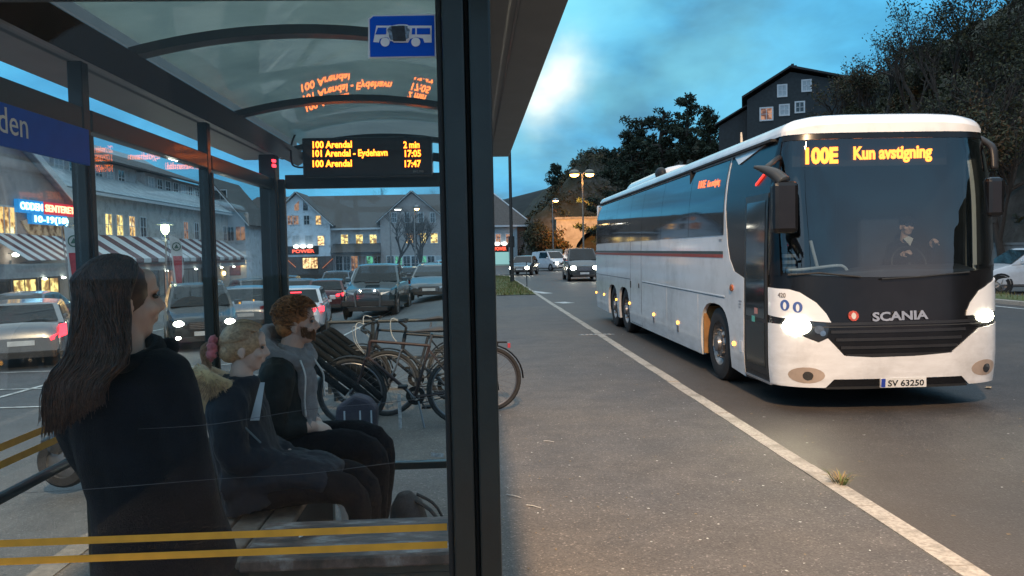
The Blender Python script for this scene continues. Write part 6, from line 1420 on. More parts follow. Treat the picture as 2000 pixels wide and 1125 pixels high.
for i, (px, base, y_l, Y, em, lb) in enumerate(((186, 560, 449, 40, LAMPW, 'lantern street light with flat cap close beside the first shelter post'), (339, 560, 447, 46, emat('lamp_greenish', (.92, 1.0, .55), 22.), 'bright greenish lantern street light before the striped awning'), (50, 560, 497, 38, LAMPWH, 'thin twin lantern post by the lit shop front on the left'))):
    x = px_x(px, Y); z = lotz(x, Y); zt_ = PY(px, y_l, Y).z; o = thing('lantern_post', lb, 'street lamp', (x, Y, z), 0, 'lantern posts along the shopping centre')
    q = MB(); q.tube([(0, 0, -.1), (0, 0, zt_ - z - .25)], [.07, .04], 8); q.build('pole', GALV, o); q = MB(); q.lathe([(.08, -.3), (.20, -.12), (.24, .12), (.16, .24), (0, .28)], (0, 0, zt_ - z), (0, 0, 1), 12) if i < 2 else q.ell((.25, 0, zt_ - z), (.16, .12, .10)); g_ = q.build('lantern', em, o, smooth=60)
    if i < 2: q = MB(); q.lathe([(.52, .24), (.5, .29), (.1, .40), (0, .41)], (0, 0, zt_ - z), (0, 0, 1), 14); q.build('cap', GALV, o)
    else: q = MB(); q.ell((-.28, 0, zt_ - z), (.16, .12, .10)); q.build('lantern', em, o); q = MB(); q.tube([(-.28, 0, zt_ - z + .06), (.25, 0, zt_ - z + .06)], .025); q.build('arm', GALV, o)
    if i == 1: l = lamp('POINT', 'lantern_light', (0, 0, zt_ - z - .5), 120, (1, .95, .6), .2); l.parent = o
# advertising flags
for i, (xb, yb, xt, yt, Y, lb) in enumerate(((137, 570, 120, 458, 33, 'white and red feather flag near the woman standing in the shelter'), (341, 562, 325, 470, 45, 'white and red feather flag in front of the striped awning'))):
    p, q_ = PY(xb, yb, Y), PY(xt, yt, Y); H2 = q_.z - p.z + .3; o = thing('feather_flag', lb, 'flag', (p.x, Y, lotz(p.x, Y)), 0, 'feather flags outside the shopping centre'); z0 = p.z - lotz(p.x, Y); lean = q_.x - p.x
    b = MB(); b.tube(smooth_path([(lean * -.3, 0, 0), (0, 0, z0), (lean * .6, 0, z0 + H2 * .6), (lean + .05, 0, z0 + H2), (lean + .5, 0, z0 + H2 + .12)], 5), .02, 6); b.build('pole', GALV, o)
    b = MB(); n = 14
    edge = [(lean * .62 * t + .02, z0 + H2 * t) for t in [k / n for k in range(n + 1)]]; out_ = [(lean * .62 * t + .12 + (.62 if i == 0 else .5) * (1.0 * min(1, t * 3 + .2)) * math.sqrt(max(0., 1 - max(0, (t - .82) / .18) ** 2)), z0 + H2 * t) for t in [k / n for k in range(n + 1)]]
    vs = [(x, .012 * math.sin(z * 3), z) for x, z in edge] + [(x, .05 * math.sin(z * 2.3), z) for x, z in out_]
    b.add(vs, [(k, n + 1 + k, n + 2 + k, k + 1) for k in range(n)]); b.add([Vector(v) + Vector((0, .012, 0)) for v in vs], [(k + 1, n + 2 + k, n + 1 + k, k) for k in range(n)]); f = b.build('flag', mat('flag_white', (.52, .55, .55), .8, var=.1), o, smooth=60)
    cx_ = lean * .5 + .38; zc = z0 + H2 * .78; b = MB(); ro, ri = .24, .19
    b.add([(cx_ + ro * math.cos(a * .314), -.06, zc + ro * math.sin(a * .314)) for a in range(20)] + [(cx_ + ri * math.cos(a * .314), -.06, zc + ri * math.sin(a * .314)) for a in range(20)], [(a, (a + 1) % 20, 20 + (a + 1) % 20, 20 + a) for a in range(20)]); b.add([(cx_ - .13, -.06, zc - .09), (cx_ + .13, -.06, zc - .09), (cx_, -.06, zc + .14)], [(0, 1, 2)]); b.build('emblem', mat('flag_green', (.03, .10, .07), .7), f)
    b = MB(); zq = z0 + H2 * .60; xq = lean * .36; b.add([(xq + .12, -.055, zq), (xq + .62, -.055, zq), (xq + .55, -.055, z0 + H2 * .08), (xq + .25, -.055, z0 + H2 * .08)], [(0, 3, 2, 1)]); b.build('red_panel', mat('flag_red', (.40, .04, .05), .8, var=.2), f)
# road sign board by the tunnel
p = PY(1082, 496, 90); o = thing('road_sign', 'pale road direction board standing behind the white van', 'sign', (p.x, 90, -.1)); b = MB(); b.box(-.95, .95, -.03, .03, .9, 2.0); b.build('board', mat('sign_pale', (.36, .42, .38), .5), o); 
for x in (-.6, .6):
    q = MB(); q.tube([(x, .05, -.1), (x, .05, 1.9)], .04, 6); q.build('post', GALV, o)
# street lamp behind the viewer that lights pavement and coach front (seen only by its light and reflections)
sl = street_lamp('street_lamp', 'tall street lamp on the pavement behind the shelter', (.32, -4.9, 0), 9.2, (PI * .5,), LAMPW, 1.2, None, 0, pm=GALV, em=emat('lamp_street', (1.0, .66, .34), 30.), headsz=(.42, .16, .10))
lamp('SPOT', 'lamp_light', (.32, -3.2, 9.0), 13000, (1.0, .66, .38), .22, (3.4, 5.5, 0), 120, .5, sl)
# ================================================================== BENCHES AND BAGS
WOODP = mat('bench_wood', (.20, .13, .095), .7, var=.3, scale=18, dirt=(.30, .27, .24), dscale=2.2, bump=.15)
o = thing('shelter_bench', 'worn wooden slat bench along the rear wall under the seated pair', 'bench', (-1.0, 4.0, 0))
for x in (-.17, -.045, .08):
    b = MB(); b.box(x, x + .115, -1.0, .9, .525, .56); b.build('seat_slat', WOODP, o, bevel=.008)
for y in (-.72, .7):
    b = MB(); b.box(-.15, .15, y - .04, y + .04, 0, .50); b.box(-.17, .19, y - .05, y + .05, .495, .524); b.build('leg', DARKM, o)
b = MB(); b.bar((-.05, -.70, .12), (-.05, .68, .12), .05, .05); b.build('brace', mat('brace_blue', (.10, .22, .28), .5), o)
o = thing('box_bench', 'low dark box bench with scuffed peeling top close behind the front glass', 'bench', (-.44, 2.98, 0))
def woodworn():
    m, t, p = _base('peeling_top'); L = t.links.new; tcn = t.nodes.new('ShaderNodeTexCoord'); mp = t.nodes.new('ShaderNodeMapping'); mp.inputs['Scale'].default_value = (1.4, 4.5, 1); L(tcn.outputs['Object'], mp.inputs[0])
    nz = t.nodes.new('ShaderNodeTexNoise'); nz.inputs['Scale'].default_value = 3.2; nz.inputs['Detail'].default_value = 10; nz.inputs['Roughness'].default_value = .68; L(mp.outputs[0], nz.inputs['Vector'])
    r_ = t.nodes.new('ShaderNodeValToRGB'); L(nz.outputs[0], r_.inputs[0]); e_ = r_.color_ramp.elements; e_[0].position = .40; e_[0].color = (.055, .040, .034, 1); e_[1].position = .62; e_[1].color = (.34, .30, .28, 1); k = e_.new(.52); k.color = (.16, .105, .085, 1); k = e_.new(.56); k.color = (.22, .17, .15, 1)
    L(r_.outputs[0], p.inputs['Base Color']); p.inputs['Roughness'].default_value = .55; return m
b = MB(); b.box(-.40, .38, -.20, .20, .60, .645); b.build('top', woodworn(), o, bevel=.008)
b = MB(); b.box(-.37, .35, -.178, .18, .0, .598); b.box(-.36, .34, -.181, -.178, .02, .57); b.build('box', mat('box_green', (.018, .026, .022), .5, var=.3, scale=20), o)
b = MB(); b.lathe([(.014, 0), (.014, .006), (.008, .008), (0, .008)], (.10, -.182, .54), (0, -1, 0), 10); b.build('bolt', ALLOY, o)
p = PY(602, 1047, 2.98); b = MB(); pts = smooth_path([(-.035, 0, .006), (-.01, .01, .014), (.035, .0, .012)], 4); b.tube(pts, [.004, .012, .010, .004], 6, squash=.3); o = b.build('paper_scrap', mat('scrap_bright', (.8, .78, .74), .8)); o.location = (p.x, 2.98, .645); tag(o, 'crumpled white paper strip lying on the box bench', 'litter')
# paper carrier bag and backpack at the man's feet
o = thing('paper_bag', 'pale paper carrier bag with crumpled orange contents under the bench', 'bag', (-.80, 3.36, 0))
b = MB(); b.prism([(-.15, 0), (.13, 0), (.16, .36), (.06, .40), (-.12, .37)], 'y', -.07, .08); b.build('bag', mat('bag_paper', (.30, .31, .33), .8, var=.2, scale=14, bump=.4, bscale=18), o, bevel=.015)
b = MB(); r = random.Random(2)
for i in range(9): b.ell((.03 + r.uniform(-.08, .09), r.uniform(-.05, .05), .41 + r.uniform(-.03, .05)), (r.uniform(.03, .055), .035, r.uniform(.02, .04)), 8, Euler((r.uniform(0, 2), r.uniform(0, 2), 0)).to_matrix())
b.build('contents', mat('bag_orange', (.42, .22, .10), .8, var=.4, scale=30, bump=.5, bscale=40), o)
o = thing('backpack', 'dark backpack slumped on the floor against the seated pair', 'backpack', (-.33, 3.98, 0))
b = MB(); b.tube([(0, 0, .0), (0, 0, .10), (-.01, 0, .28), (-.03, 0, .44), (-.04, 0, .50)], [.13, .15, .145, .11, .05], 16, squash=.75); b.build('body', mat('bag_black', (.016, .016, .018), .8, var=.4, scale=20, bump=.3, bscale=50), o, smooth=60)
b = MB(); b.tube([(.05, -.08, .05), (.05, -.12, .12), (.04, -.11, .24)], [.06, .085, .05], 10, squash=.5); b.build('pocket', mat('bag_pocket', (.05, .04, .035), .8, var=.5, scale=25), o, smooth=60)
for s_ in (-1, 1):
    b = MB(); b.tube(smooth_path([(.02, s_ * .05, .48), (.12, s_ * .07, .40), (.19, s_ * .08, .2), (.22, s_ * .09, .02), (.26, s_ * .1, .006)], 4), .016, 6, squash=.5); b.build('strap', mat('bag_strap', (.012, .012, .013), .8), o, smooth=60)
# ================================================================== BICYCLES, RACK AND RAILING
STEEL = mat('bike_steel', (.16, .16, .17), .35, .8); BRUB = mat('bike_black', (.010, .010, .011), .6, spec=.2)
def bicycle(label, loc, rotz, paint, group, basket=False, steer=0., lean=0., paint2=None):
    o = thing('bicycle', label, 'bicycle', loc, rotz, group); o.rotation_euler = (lean, 0, rotz)   # +x = forwards
    P_ = lambda mb, nm, m, par=None: mb.build(nm, m, par or o, smooth=50)
    r_ = .345; RW, FW = (-.52, 0, r_), (.56, 0, r_)
    for c_, nm in ((RW, 'rear'), (FW, 'front')):
        b = MB(); b.tube([(c_[0] + (r_ - .02) * math.cos(a * .1745), 0, c_[2] + (r_ - .02) * math.sin(a * .1745)) for a in range(36)], .021, 8, closed=True); w_ = P_(b, 'wheel', TYRE)
        b = MB(); b.tube([(c_[0] + (r_ - .048) * math.cos(a * .1745), 0, c_[2] + (r_ - .048) * math.sin(a * .1745)) for a in range(36)], .011, 6, closed=True); b.lathe([(.0, -.05), (.022, -.05), (.022, .05), (.0, .05)], c_, (0, 1, 0), 10); P_(b, 'rim', STEEL, w_)
        b = MB()
        for k in range(28): a = k * .2244; s_ = .02 * (-1) ** k; b.tube([(c_[0] + .02 * math.cos(a + .9 * (-1) ** (k // 2)), s_, c_[2] + .02 * math.sin(a + .9 * (-1) ** (k // 2))), (c_[0] + (r_ - .05) * math.cos(a), 0, c_[2] + (r_ - .05) * math.sin(a))], .0016, 3)
        P_(b, 'spokes', STEEL, w_)
        b = MB(); rg = range(2, 16) if nm == 'rear' else range(4, 15)
        b.tube([(c_[0] + (r_ + .022) * math.cos(a * .21 - (0 if nm == 'front' else .0)), 0, c_[2] + (r_ + .022) * math.sin(a * .21)) for a in rg], .026, 6, squash=.35, ref=(0, 1, 0)); P_(b, 'mudguard', BRUB)
    BB, ST, HT, HB = (-.06, 0, .29), (-.22, 0, .80), (.36, 0, .86), (.39, 0, .70)
    b = MB(); b.tube([BB, ST], .016); b.tube([ST, HT], .015); b.tube([BB, HB], .018); b.tube([HT, HB], .020)
    for s_ in (-.045, .045): b.tube([(BB[0], s_ * .4, BB[2]), (RW[0], s_, RW[2])], .010, 6); b.tube([(ST[0], s_ * .3, ST[2] - .05), (RW[0], s_, RW[2])], .009, 6)
    P_(b, 'frame', paint)
    b = MB(); b.tube([HB, (.42, 0, .66)], .018); 
    for s_ in (-.05, .05): b.tube(smooth_path([(.41, s_ * .7, .68), (.47, s_, .50), FW[:1] + (s_, r_)], 4), .011, 6)
    P_(b, 'fork', paint2 or paint)
    b = MB(); b.tube([HT, (.345, 0, .93)], .014); b.tube([(.345, 0, .93), (.42, 0, .99)], .013); b.tube(smooth_path([(.36, -.30, 1.0), (.42, -.12, 1.0), (.42, .12, 1.0), (.36, .30, 1.0)], 4), .012, 8); P_(b, 'handlebar', BRUB)
    for s_ in (-1, 1):
        b = MB(); b.tube([(.36, s_ * .22, 1.0), (.34, s_ * .33, 1.0)], .017, 8); P_(b, 'grip', BRUB)
        b = MB(); b.tube(smooth_path([(.40, s_ * .16, .99), (.50, s_ * .10, 1.02), (.50, s_ * .04, .86), (.42, s_ * .02, .74)], 5), .0035, 5); P_(b, 'brake_cable', mat('cable_pale', (.35, .36, .36), .5))
    b = MB(); b.tube([ST, (-.25, 0, .92)], .013); P_(b, 'seat_post', STEEL)
    b = MB(); b.tube([(-.40, 0, .955), (-.33, 0, .965), (-.20, 0, .955), (-.08, 0, .945)], [.05, .088, .05, .022], 12, squash=.38, ref=(0, 1, 0)); P_(b, 'saddle', mat('saddle', (.03, .022, .02), .5))
    b = MB(); b.lathe([(.095, -.004), (.095, .004), (.05, .006), (.05, -.006), (.095, -.004)], (BB[0], -.05, BB[2]), (0, 1, 0), 20); cr = P_(b, 'chainring', BRUB)
    b = MB(); b.tube([(BB[0], -.06, BB[2]), (BB[0] - .10, -.07, BB[2] - .135)], .010, 6); b.tube([(BB[0], .06, BB[2]), (BB[0] + .10, .07, BB[2] + .135)], .010, 6); b.tube([(BB[0], -.07, BB[2]), (BB[0], .07, BB[2])], .012, 6); P_(b, 'crank', STEEL, cr)
    for s_ in (-1, 1): b = MB(); b.cbox((BB[0] + s_ * .10, s_ * .12, BB[2] + s_ * .135), .09, .085, .022); P_(b, 'pedal', BRUB, cr)
    b = MB(); b.tube([(BB[0], -.05, BB[2] + .09), (RW[0], -.05, r_ + .04)], .005, 4); b.tube([(BB[0], -.05, BB[2] - .09), (RW[0], -.05, r_ - .04)], .005, 4); P_(b, 'chain', BRUB)
    b = MB(); b.tube(smooth_path([(-.26, -.05, .745), (-.66, -.06, .735), (-.72, 0, .735), (-.66, .06, .735), (-.26, .05, .745)], 5), .007, 6)
    for s_ in (-1, 1): b.tube([(-.62, s_ * .06, .735), (RW[0], s_ * .05, r_ + .02)], .006, 5)
    for x in (-.35, -.45, -.55): b.tube([(x, -.055, .737), (x, .055, .737)], .005, 5)
    P_(b, 'luggage_rack', BRUB)
    b = MB(); b.cbox((-.74, 0, .70), .03, .07, .05); P_(b, 'rear_reflector', mat('reflector', (.30, .02, .02), .2, coat=1))
    b = MB(); b.tube([(-.10, .06, .26), (-.16, .16, .02)], .009, 6); P_(b, 'kick_stand', STEEL)
    return o
P_BIKE1 = mat('frame_maroon', (.030, .016, .016), .45, .1, spec=.3); P_BIKE2 = mat('frame_dark', (.016, .017, .020), .45, .1, spec=.3)
BG = 'bicycles in the rack'
bicycle('nearest bicycle, brown-black city bike with its rear wheel sticking out past the post', (-.66, 7.9, 0), PI - R(2), P_BIKE1, BG, lean=R(-4))
bicycle('bicycle behind the brown-black one, dark trekking bike with pale brake cables', (-.37, 8.45, 0), PI + R(4), P_BIKE2, BG, lean=R(3), paint2=STEEL)
bicycle('rearmost bicycle, front wheel deep in the rack loops by the railing', (-.72, 9.0, 0), PI + R(10), P_BIKE2, BG, lean=R(5))
o = thing('bike_rack', 'steel bicycle rack with slanted black rubber wheel holders', 'bike rack', (-1.35, 8.4, 0))
b = MB(); b.tube([(-.28, -1.0, .40), (-.28, 1.0, .40)], .03, 8); b.tube([(.25, -1.0, .06), (.25, 1.0, .06)], .03, 8); b.build('rail', POLE, o)
for y in (-.98, .98): b = MB(); b.tube([(-.28, y, 0), (-.28, y, .42)], .03, 8); b.build('post', POLE, o)
for i in range(6):
    y = -.85 + i * .34
    for dy in (0,):
        b = MB(); b.tube(smooth_path([(.42, y + dy * .6, .28), (.2, y + dy, .48), (-.05, y + dy * 1.4, .66), (-.28, y + dy * 2.0, .84), (-.30, y + dy * 2.2, .80), (-.1, y + dy * 1.5, .60), (.14, y + dy, .40)], 4), .034, 8); b.build('wheel_holder', mat('holder_rubber', (.006, .007, .008), .7, var=.3, spec=.06), o, smooth=180)
# guard railing behind the bicycles
o = thing('guard_railing', 'dark tubular railing across the pavement end behind the bicycles', 'railing', (-.7, 9.9, 0))
x0, x1 = px_x(640, 9.9) + .7, .9
for z in (.88, .42):
    b = MB(); b.tube([(x0, 0, z), (x1, 0, z)], .022, 8); b.build('rail', POLE, o)
for x in (x0, -.55, .38, x1): b = MB(); b.tube([(x, 0, -.1), (x, 0, .90)], .024, 8); b.build('post', POLE, o)
b = MB(); b.tube(smooth_path([(x0, 0, .42), (x0 - .25, -.1, .40), (x0 - .6, -.15, .12)], 4), .02, 8); b.build('stay', POLE, o)
# striped pannier bag standing by the rack
o = thing('pannier_bag', 'dark purple pannier bag with pale reflective stripes by the nearest front wheel', 'bag', (px_x(690, 7.3), 7.3, 0))
b = MB(); b.prism([(-.20, 0), (.17, 0), (.20, .30), (.12, .40), (.0, .44), (-.17, .33)], 'y', -.10, .10); b.build('bag', mat('pannier', (.022, .018, .032), .7, var=.3, bump=.3, bscale=30), o, bevel=.03)
for x in (-.10, .04, .14): b = MB(); b.box(x, x + .014, -.106, -.100, .03, .30); b.build('stripe', mat('reflex', (.40, .42, .45), .4), o)
# scooter at the edge of the car park behind the standing woman
sY = 7.6; zx = px_x(250, sY); o = thing('motor_scooter', 'dark scooter parked behind the standing woman, front wheel showing', 'scooter', (zx, sY, lotz(zx, sY)), PI - R(4))
SB = cp('scooter_dark', (.020, .021, .024), .3, .2)
for xw in (.60, -.62):
    b = MB(); b.lathe([(.15, -.05), (.22, -.055), (.245, -.03), (.25, 0), (.245, .03), (.22, .055), (.15, .05)], (xw, 0, .25), (0, 1, 0), 24); w_ = b.build('wheel', TYRE, o, smooth=40); b = MB(); b.lathe([(.16, .04), (.15, .02), (.06, .03), (0, .04)], (xw, 0, .25), (0, 1, 0), 20); b.lathe([(.16, -.04), (.15, -.02), (.06, -.03), (0, -.04)], (xw, 0, .25), (0, -1, 0), 20); b.lathe([(.165, -.045), (.155, -.05), (.145, -.045), (.155, -.04)], (xw, 0, .25), (0, 1, 0), 20); b.build('rim', ALLOY, w_, smooth=40)
b = MB(); b.tube(smooth_path([(.68, 0, .36), (.55, 0, .52), (.38, 0, .50), (.30, 0, .26), (-.05, 0, .22), (-.22, 0, .40), (-.5, 0, .62), (-.86, 0, .66)], 4), [.09, .13, .12, .13, .15, .17, .15, .05], 12, squash=[.8, .9, 1.2, 1.1, 1.0, .9, .85, .8]); b.build('body', SB, o, smooth=60)
b = MB(); b.tube([(.60, 0, .25), (.46, 0, .62), (.36, 0, .98)], [.03, .05, .03], 8); b.tube([(.80, 0, .44), (.60, 0, .52), (.42, 0, .44)], [.03, .09, .04], 10, squash=.6); b.build('front_fork', SB, o, smooth=60)
b = MB(); b.tube([(.48, 0, .50), (.44, 0, .75), (.38, 0, .96)], [.10, .19, .10], 12, squash=1.4, ref=(1, 0, 0)); b.build('leg_shield', SB, o, smooth=60)
b = MB(); b.tube(smooth_path([(.28, -.32, .98), (.36, -.12, 1.0), (.36, .12, 1.0), (.28, .32, .98)], 3), .016, 8); b.build('handlebar', BRUB, o)
b = MB(); b.ell((.46, 0, .98), (.09, .10, .08)); b.build('headlight', HEADOFF, o, smooth=180)
b = MB(); b.tube([(-.05, 0, .70), (-.3, 0, .76), (-.6, 0, .78), (-.85, 0, .76)], [.07, .13, .13, .06], 12, squash=.45, ref=(0, 1, 0)); b.build('seat', BRUB, o, smooth=60)
for s_ in (-1, 1):
    b = MB(); b.tube([(.36, s_ * .2, 1.0), (.36, s_ * .25, 1.14)], .006, 5); b.ell((.36, s_ * .26, 1.18), (.02, .06, .045)); b.build('mirror', BRUB, o)
# ================================================================== PEOPLE
SKIN = mat('skin', (.56, .35, .27), .5, var=.10, scale=18, bump=.05, bscale=300); SKINP = mat('skin_pale', (.62, .42, .34), .5, var=.08, scale=18); LIPS = mat('lips', (.36, .14, .12), .45, var=.1)
EYEW = mat('eye', (.04, .03, .025), .15, coat=1); NAVY = mat('coat_navy', (.007, .008, .012), .9, var=.35, scale=9, bump=.35, bscale=240, sheen=.06, spec=.15); PUFF = mat('parka_navy', (.008, .011, .018), .7, var=.3, scale=7, bump=.3, bscale=26, sheen=.05, spec=.25)
JACK = mat('jacket_black', (.009, .011, .010), .65, spec=.25, var=.3, scale=9, bump=.3, bscale=22); HOODIE = mat('hoodie_grey', (.22, .20, .20), .9, var=.15, scale=30, bump=.4, bscale=160, sheen=.2); TROU = mat('trouser_black', (.007, .007, .009), .9, spec=.12, var=.3, scale=12, bump=.3, bscale=60)
HAIRB = mat('hair_brown', (.050, .022, .014), .42, var=.45, scale=60); HAIRB2 = mat('hair_brown_pale', (.085, .038, .022), .40, var=.4, scale=60); HAIRF = mat('hair_blonde', (.42, .28, .17), .45, var=.35, scale=80); HAIRF2 = mat('hair_blonde_dark', (.27, .165, .09), .45, var=.35, scale=80); GING = mat('hair_ginger', (.36, .14, .045), .55, var=.45, scale=60); GING2 = mat('hair_ginger_dark', (.15, .055, .018), .55, var=.4, scale=60)  # second brown is a paler tone mixed among the strands at random
def frame3(f, up=(0, 0, 1)):
    f = Vector(f).normalized(); r_ = f.cross(Vector(up)).normalized(); u = r_.cross(f); return Matrix((r_, f, u)).transposed()
def head_mesh(mb, c, F, s=1., male=False):
    c = Vector(c); E = lambda p, r_, rot=None: mb.ell(c + F @ (Vector(p) * s), tuple(x * s for x in r_), 14, F if rot is None else F @ rot)
    E((0, -.012, .025), (.074, .094, .088)); E((0, .028, -.030), (.058, .060, .076)); E((0, .050, -.078), (.040 if male else .034, .030, .026)); E((0, .028, -.062), (.052 if male else .046, .048, .040))
    E((0, .078, .028), (.052, .016, .014)); E((0, .066, .05), (.05, .024, .035))
    mb.tube([c + F @ (Vector(p) * s) for p in ((0, .083, .020), (0, .099, -.004), (0, .108, -.022), (0, .096, -.030))], [.008 * s, .011 * s, .0135 * s, .009 * s], 8)
    E((.011, .094, -.026), (.009, .009, .008)); E((-.011, .094, -.026), (.009, .009, .008))
    E((0, .086, -.047), (.022, .011, .0065)); E((0, .084, -.056), (.020, .011, .0075))
    for x in (-1, 1):
        E((x * .040, .062, -.022), (.022, .024, .022)); E((x * .074, -.012, -.012), (.010, .020, .031), Euler((.15, 0, x * -.35)).to_matrix()); E((x * .076, -.004, -.035), (.008, .010, .012))
def head_parts(o, c, F, s=1.):
    for x in (-1, 1):
        b = MB(); b.ell(Vector(c) + F @ (Vector((x * .032, .079, .010)) * s), tuple(v * s for v in (.013, .008, .0075)), 10, F); b.build('eye', EYEW, o, world=True, smooth=180)
def limb(mb, pts, rs, n=12, k=5, **kw): mb.tube(smooth_path(pts, k), rs, n, **kw); P = [Vector(p) for p in pts]; mb.ell(P[0], rs[0] * .98, n); mb.ell(P[-1], rs[-1] * .98, n)
def hand_mesh(mb, w, d, nrm, curl=.5, s=1., side=1, spread=.10):
    "palm, four unequal bent fingers and a thumb leaving the side of the palm. nrm = back of the hand"
    w, d, nrm = Vector(w), Vector(d).normalized(), Vector(nrm).normalized(); a = d.cross(nrm).normalized() * side; nrm = (a.cross(d) * side).normalized(); F = Matrix((a, d, nrm)).transposed()
    mb.ell(w + d * .048 * s, (.039 * s, .052 * s, .0165 * s), 12, F); mb.tube([w - d * .03 * s, w + d * .02 * s], [.025 * s, .026 * s], 10, squash=.7)
    for i, (off, l, r_) in enumerate(((.028, .072, .0085), (.010, .080, .009), (-.009, .075, .0085), (-.027, .058, .0075))):
        p = w + d * (.088 - .006 * abs(i - 1.2)) * s + a * off * s; q = [p - d * .02 * s, p]; ang = 0; dd = d + a * spread * off * 18
        for k, f in enumerate((.45, .32, .23)):
            ang += curl * (.75 + .12 * i + .1 * k); q.append(q[-1] + (dd * math.cos(ang) - nrm * math.sin(ang)).normalized() * l * f * s)
        mb.tube(q, [r_ * 1.1 * s, r_ * 1.1 * s, r_ * 1.0 * s, r_ * .9 * s, r_ * .62 * s], 8)
    p = w + d * .025 * s + a * .028 * s; mb.tube([p, p + (d * .5 + a * .8 - nrm * .25).normalized() * .03 * s, p + (d * .8 + a * .75 - nrm * .45).normalized() * .058 * s, p + (d * 1.0 + a * .55 - nrm * .6).normalized() * .082 * s], [.014 * s, .0125 * s, .011 * s, .007 * s], 8)
def torso(mb, sp, rs, sq, right, n=18): mb.tube(smooth_path(sp, 5), rs, n, squash=sq, ref=right); 
def strands(mb, roots, fn, n, r_, w=.0035, mi=(0, 1), seg=6):
    for i in range(n):
        pts = fn(r_); mb.tube(smooth_path(pts, 3), [w * .8, w, w, w * .4], 4, mi[0] if r_.random() < .6 else mi[1], caps=False)
def wrinkle(o, amp, sc_, seed=0):
    for v in o.data.vertices:
        c_ = v.co; k = noise.fractal(Vector((c_.x * sc_, c_.y * sc_, c_.z * sc_ * .45 + seed)), 1.0, 2.0, 4); v.co = c_ + v.normal * (k * amp)
# ---------------------------------------------------------------- woman standing with her back to the glass
BY = 2.15
w1 = thing('person', 'woman standing in a long dark coat with long brown hair, seen from behind', 'person', (-.92, BY, 0))
hc = Vector((-.962, BY + .0, 1.592)); F1 = frame3((.74, .67, .0)); b = MB(); head_mesh(b, hc, F1, 1.0)
limb(b, [(-.955, BY + .005, 1.40), (-.958, BY - .005, 1.52)], [.055, .050])
torso(b, [(-.90, BY, .84), (-.92, BY, 1.05), (-.945, BY, 1.25), (-.955, BY, 1.40)], [.13, .12, .14, .08], [.7, .75, .65, .7], (1, 0, 0))
for x, sx in ((-.845, 1), (-1.115, -1)):
    el = (-.79, BY - .01, 1.10) if sx > 0 else (-1.085, BY + .10, 1.12); wr = (-.75, BY + .05, .87) if sx > 0 else (-1.0, BY + .22, .98)
    limb(b, [(-.955 + sx * .10, BY, 1.385), (x, BY, 1.36), el, wr], [.05, .048, .040, .026]); hand_mesh(b, wr, (0.0, .15, -1) if sx > 0 else (.35, .7, -.6), (1, 0, 0) if sx > 0 else (-1, .4, 0), .35, .95, 1 if sx > 0 else -1)
for sx in (-1, 1): limb(b, [(-.90 + sx * .08, BY, .86), (-.90 + sx * .09, BY + .01, .47), (-.90 + sx * .09, BY - .02, .08)], [.08, .055, .04]); limb(b, [(-.90 + sx * .09, BY - .03, .05), (-.90 + sx * .10, BY + .12, .03)], [.04, .03])
remesh(b, 'body', .0065, [SKIN], w1, world=True); head_parts(w1, hc, F1)
b = MB(); torso(b, [(-.86, BY, .42), (-.875, BY, .62), (-.895, BY, .88), (-.91, BY, 1.05), (-.938, BY, 1.22), (-.955, BY, 1.345), (-.957, BY, 1.405), (-.957, BY, 1.445)], [.185, .178, .165, .150, .155, .160, .120, .066], [.72, .70, .68, .68, .64, .58, .62, .85], (1, 0, 0))
limb(b, [(-.90, BY - .01, 1.39), (-.852, BY - .005, 1.362), (-.795, BY - .015, 1.10), (-.755, BY + .04, .88)], [.075, .078, .066, .058], 14); limb(b, [(-1.02, BY, 1.39), (-1.10, BY + .01, 1.36), (-1.085, BY + .10, 1.13), (-1.01, BY + .21, .99)], [.07, .073, .060, .054], 14)
c_ = remesh(b, 'coat', .010, [NAVY], w1, 3, world=True); wrinkle(c_, .010, 7)
b = MB(); b.tube([(-.957 + .078 * math.cos(a * .3927), BY + .01 + .085 * math.sin(a * .3927), 1.455 + .025 * math.sin(a * .3927)) for a in range(16)], .022, 10, closed=True); b.ell((-.872, BY + .075, 1.458), (.03, .035, .028)); b.build('collar', NAVY, w1, world=True, smooth=180)
b = MB(); torso(b, [(-.90, BY, .85), (-.90, BY, .5), (-.90, BY, .1)], [.13, .12, .1], [.6, .5, .5], (1, 0, 0)); remesh(b, 'trousers', .012, [TROU], w1, world=True)
for sx in (-1, 1): b = MB(); limb(b, [(-.90 + sx * .09, BY - .05, .055), (-.90 + sx * .10, BY + .15, .045)], [.048, .04]); remesh(b, 'shoe', .009, [BLACKM], w1, world=True)
b = MB(); rr_ = random.Random(31)
b.ell(hc + F1 @ Vector((0, -.014, .028)), (.079, .090, .090), 18, F1); b.ell(hc + F1 @ Vector((0, -.04, -.03)), (.070, .056, .10), 16, F1)
torso(b, [hc + F1 @ Vector((-.01, -.055, -.02)), Vector((-.985, BY - .08, 1.49)), Vector((-1.015, BY - .11, 1.40)), Vector((-1.05, BY - .125, 1.335))], [.062, .066, .055, .03], [.8, .5, .35, .3], (1, 0, 0), 16)
def on_skull(d, k=1.04): d = Vector(d).normalized(); return hc + F1 @ (Vector((0, -.014, .028)) + Vector((d.x * .079, d.y * .090, d.z * .090)) * k)
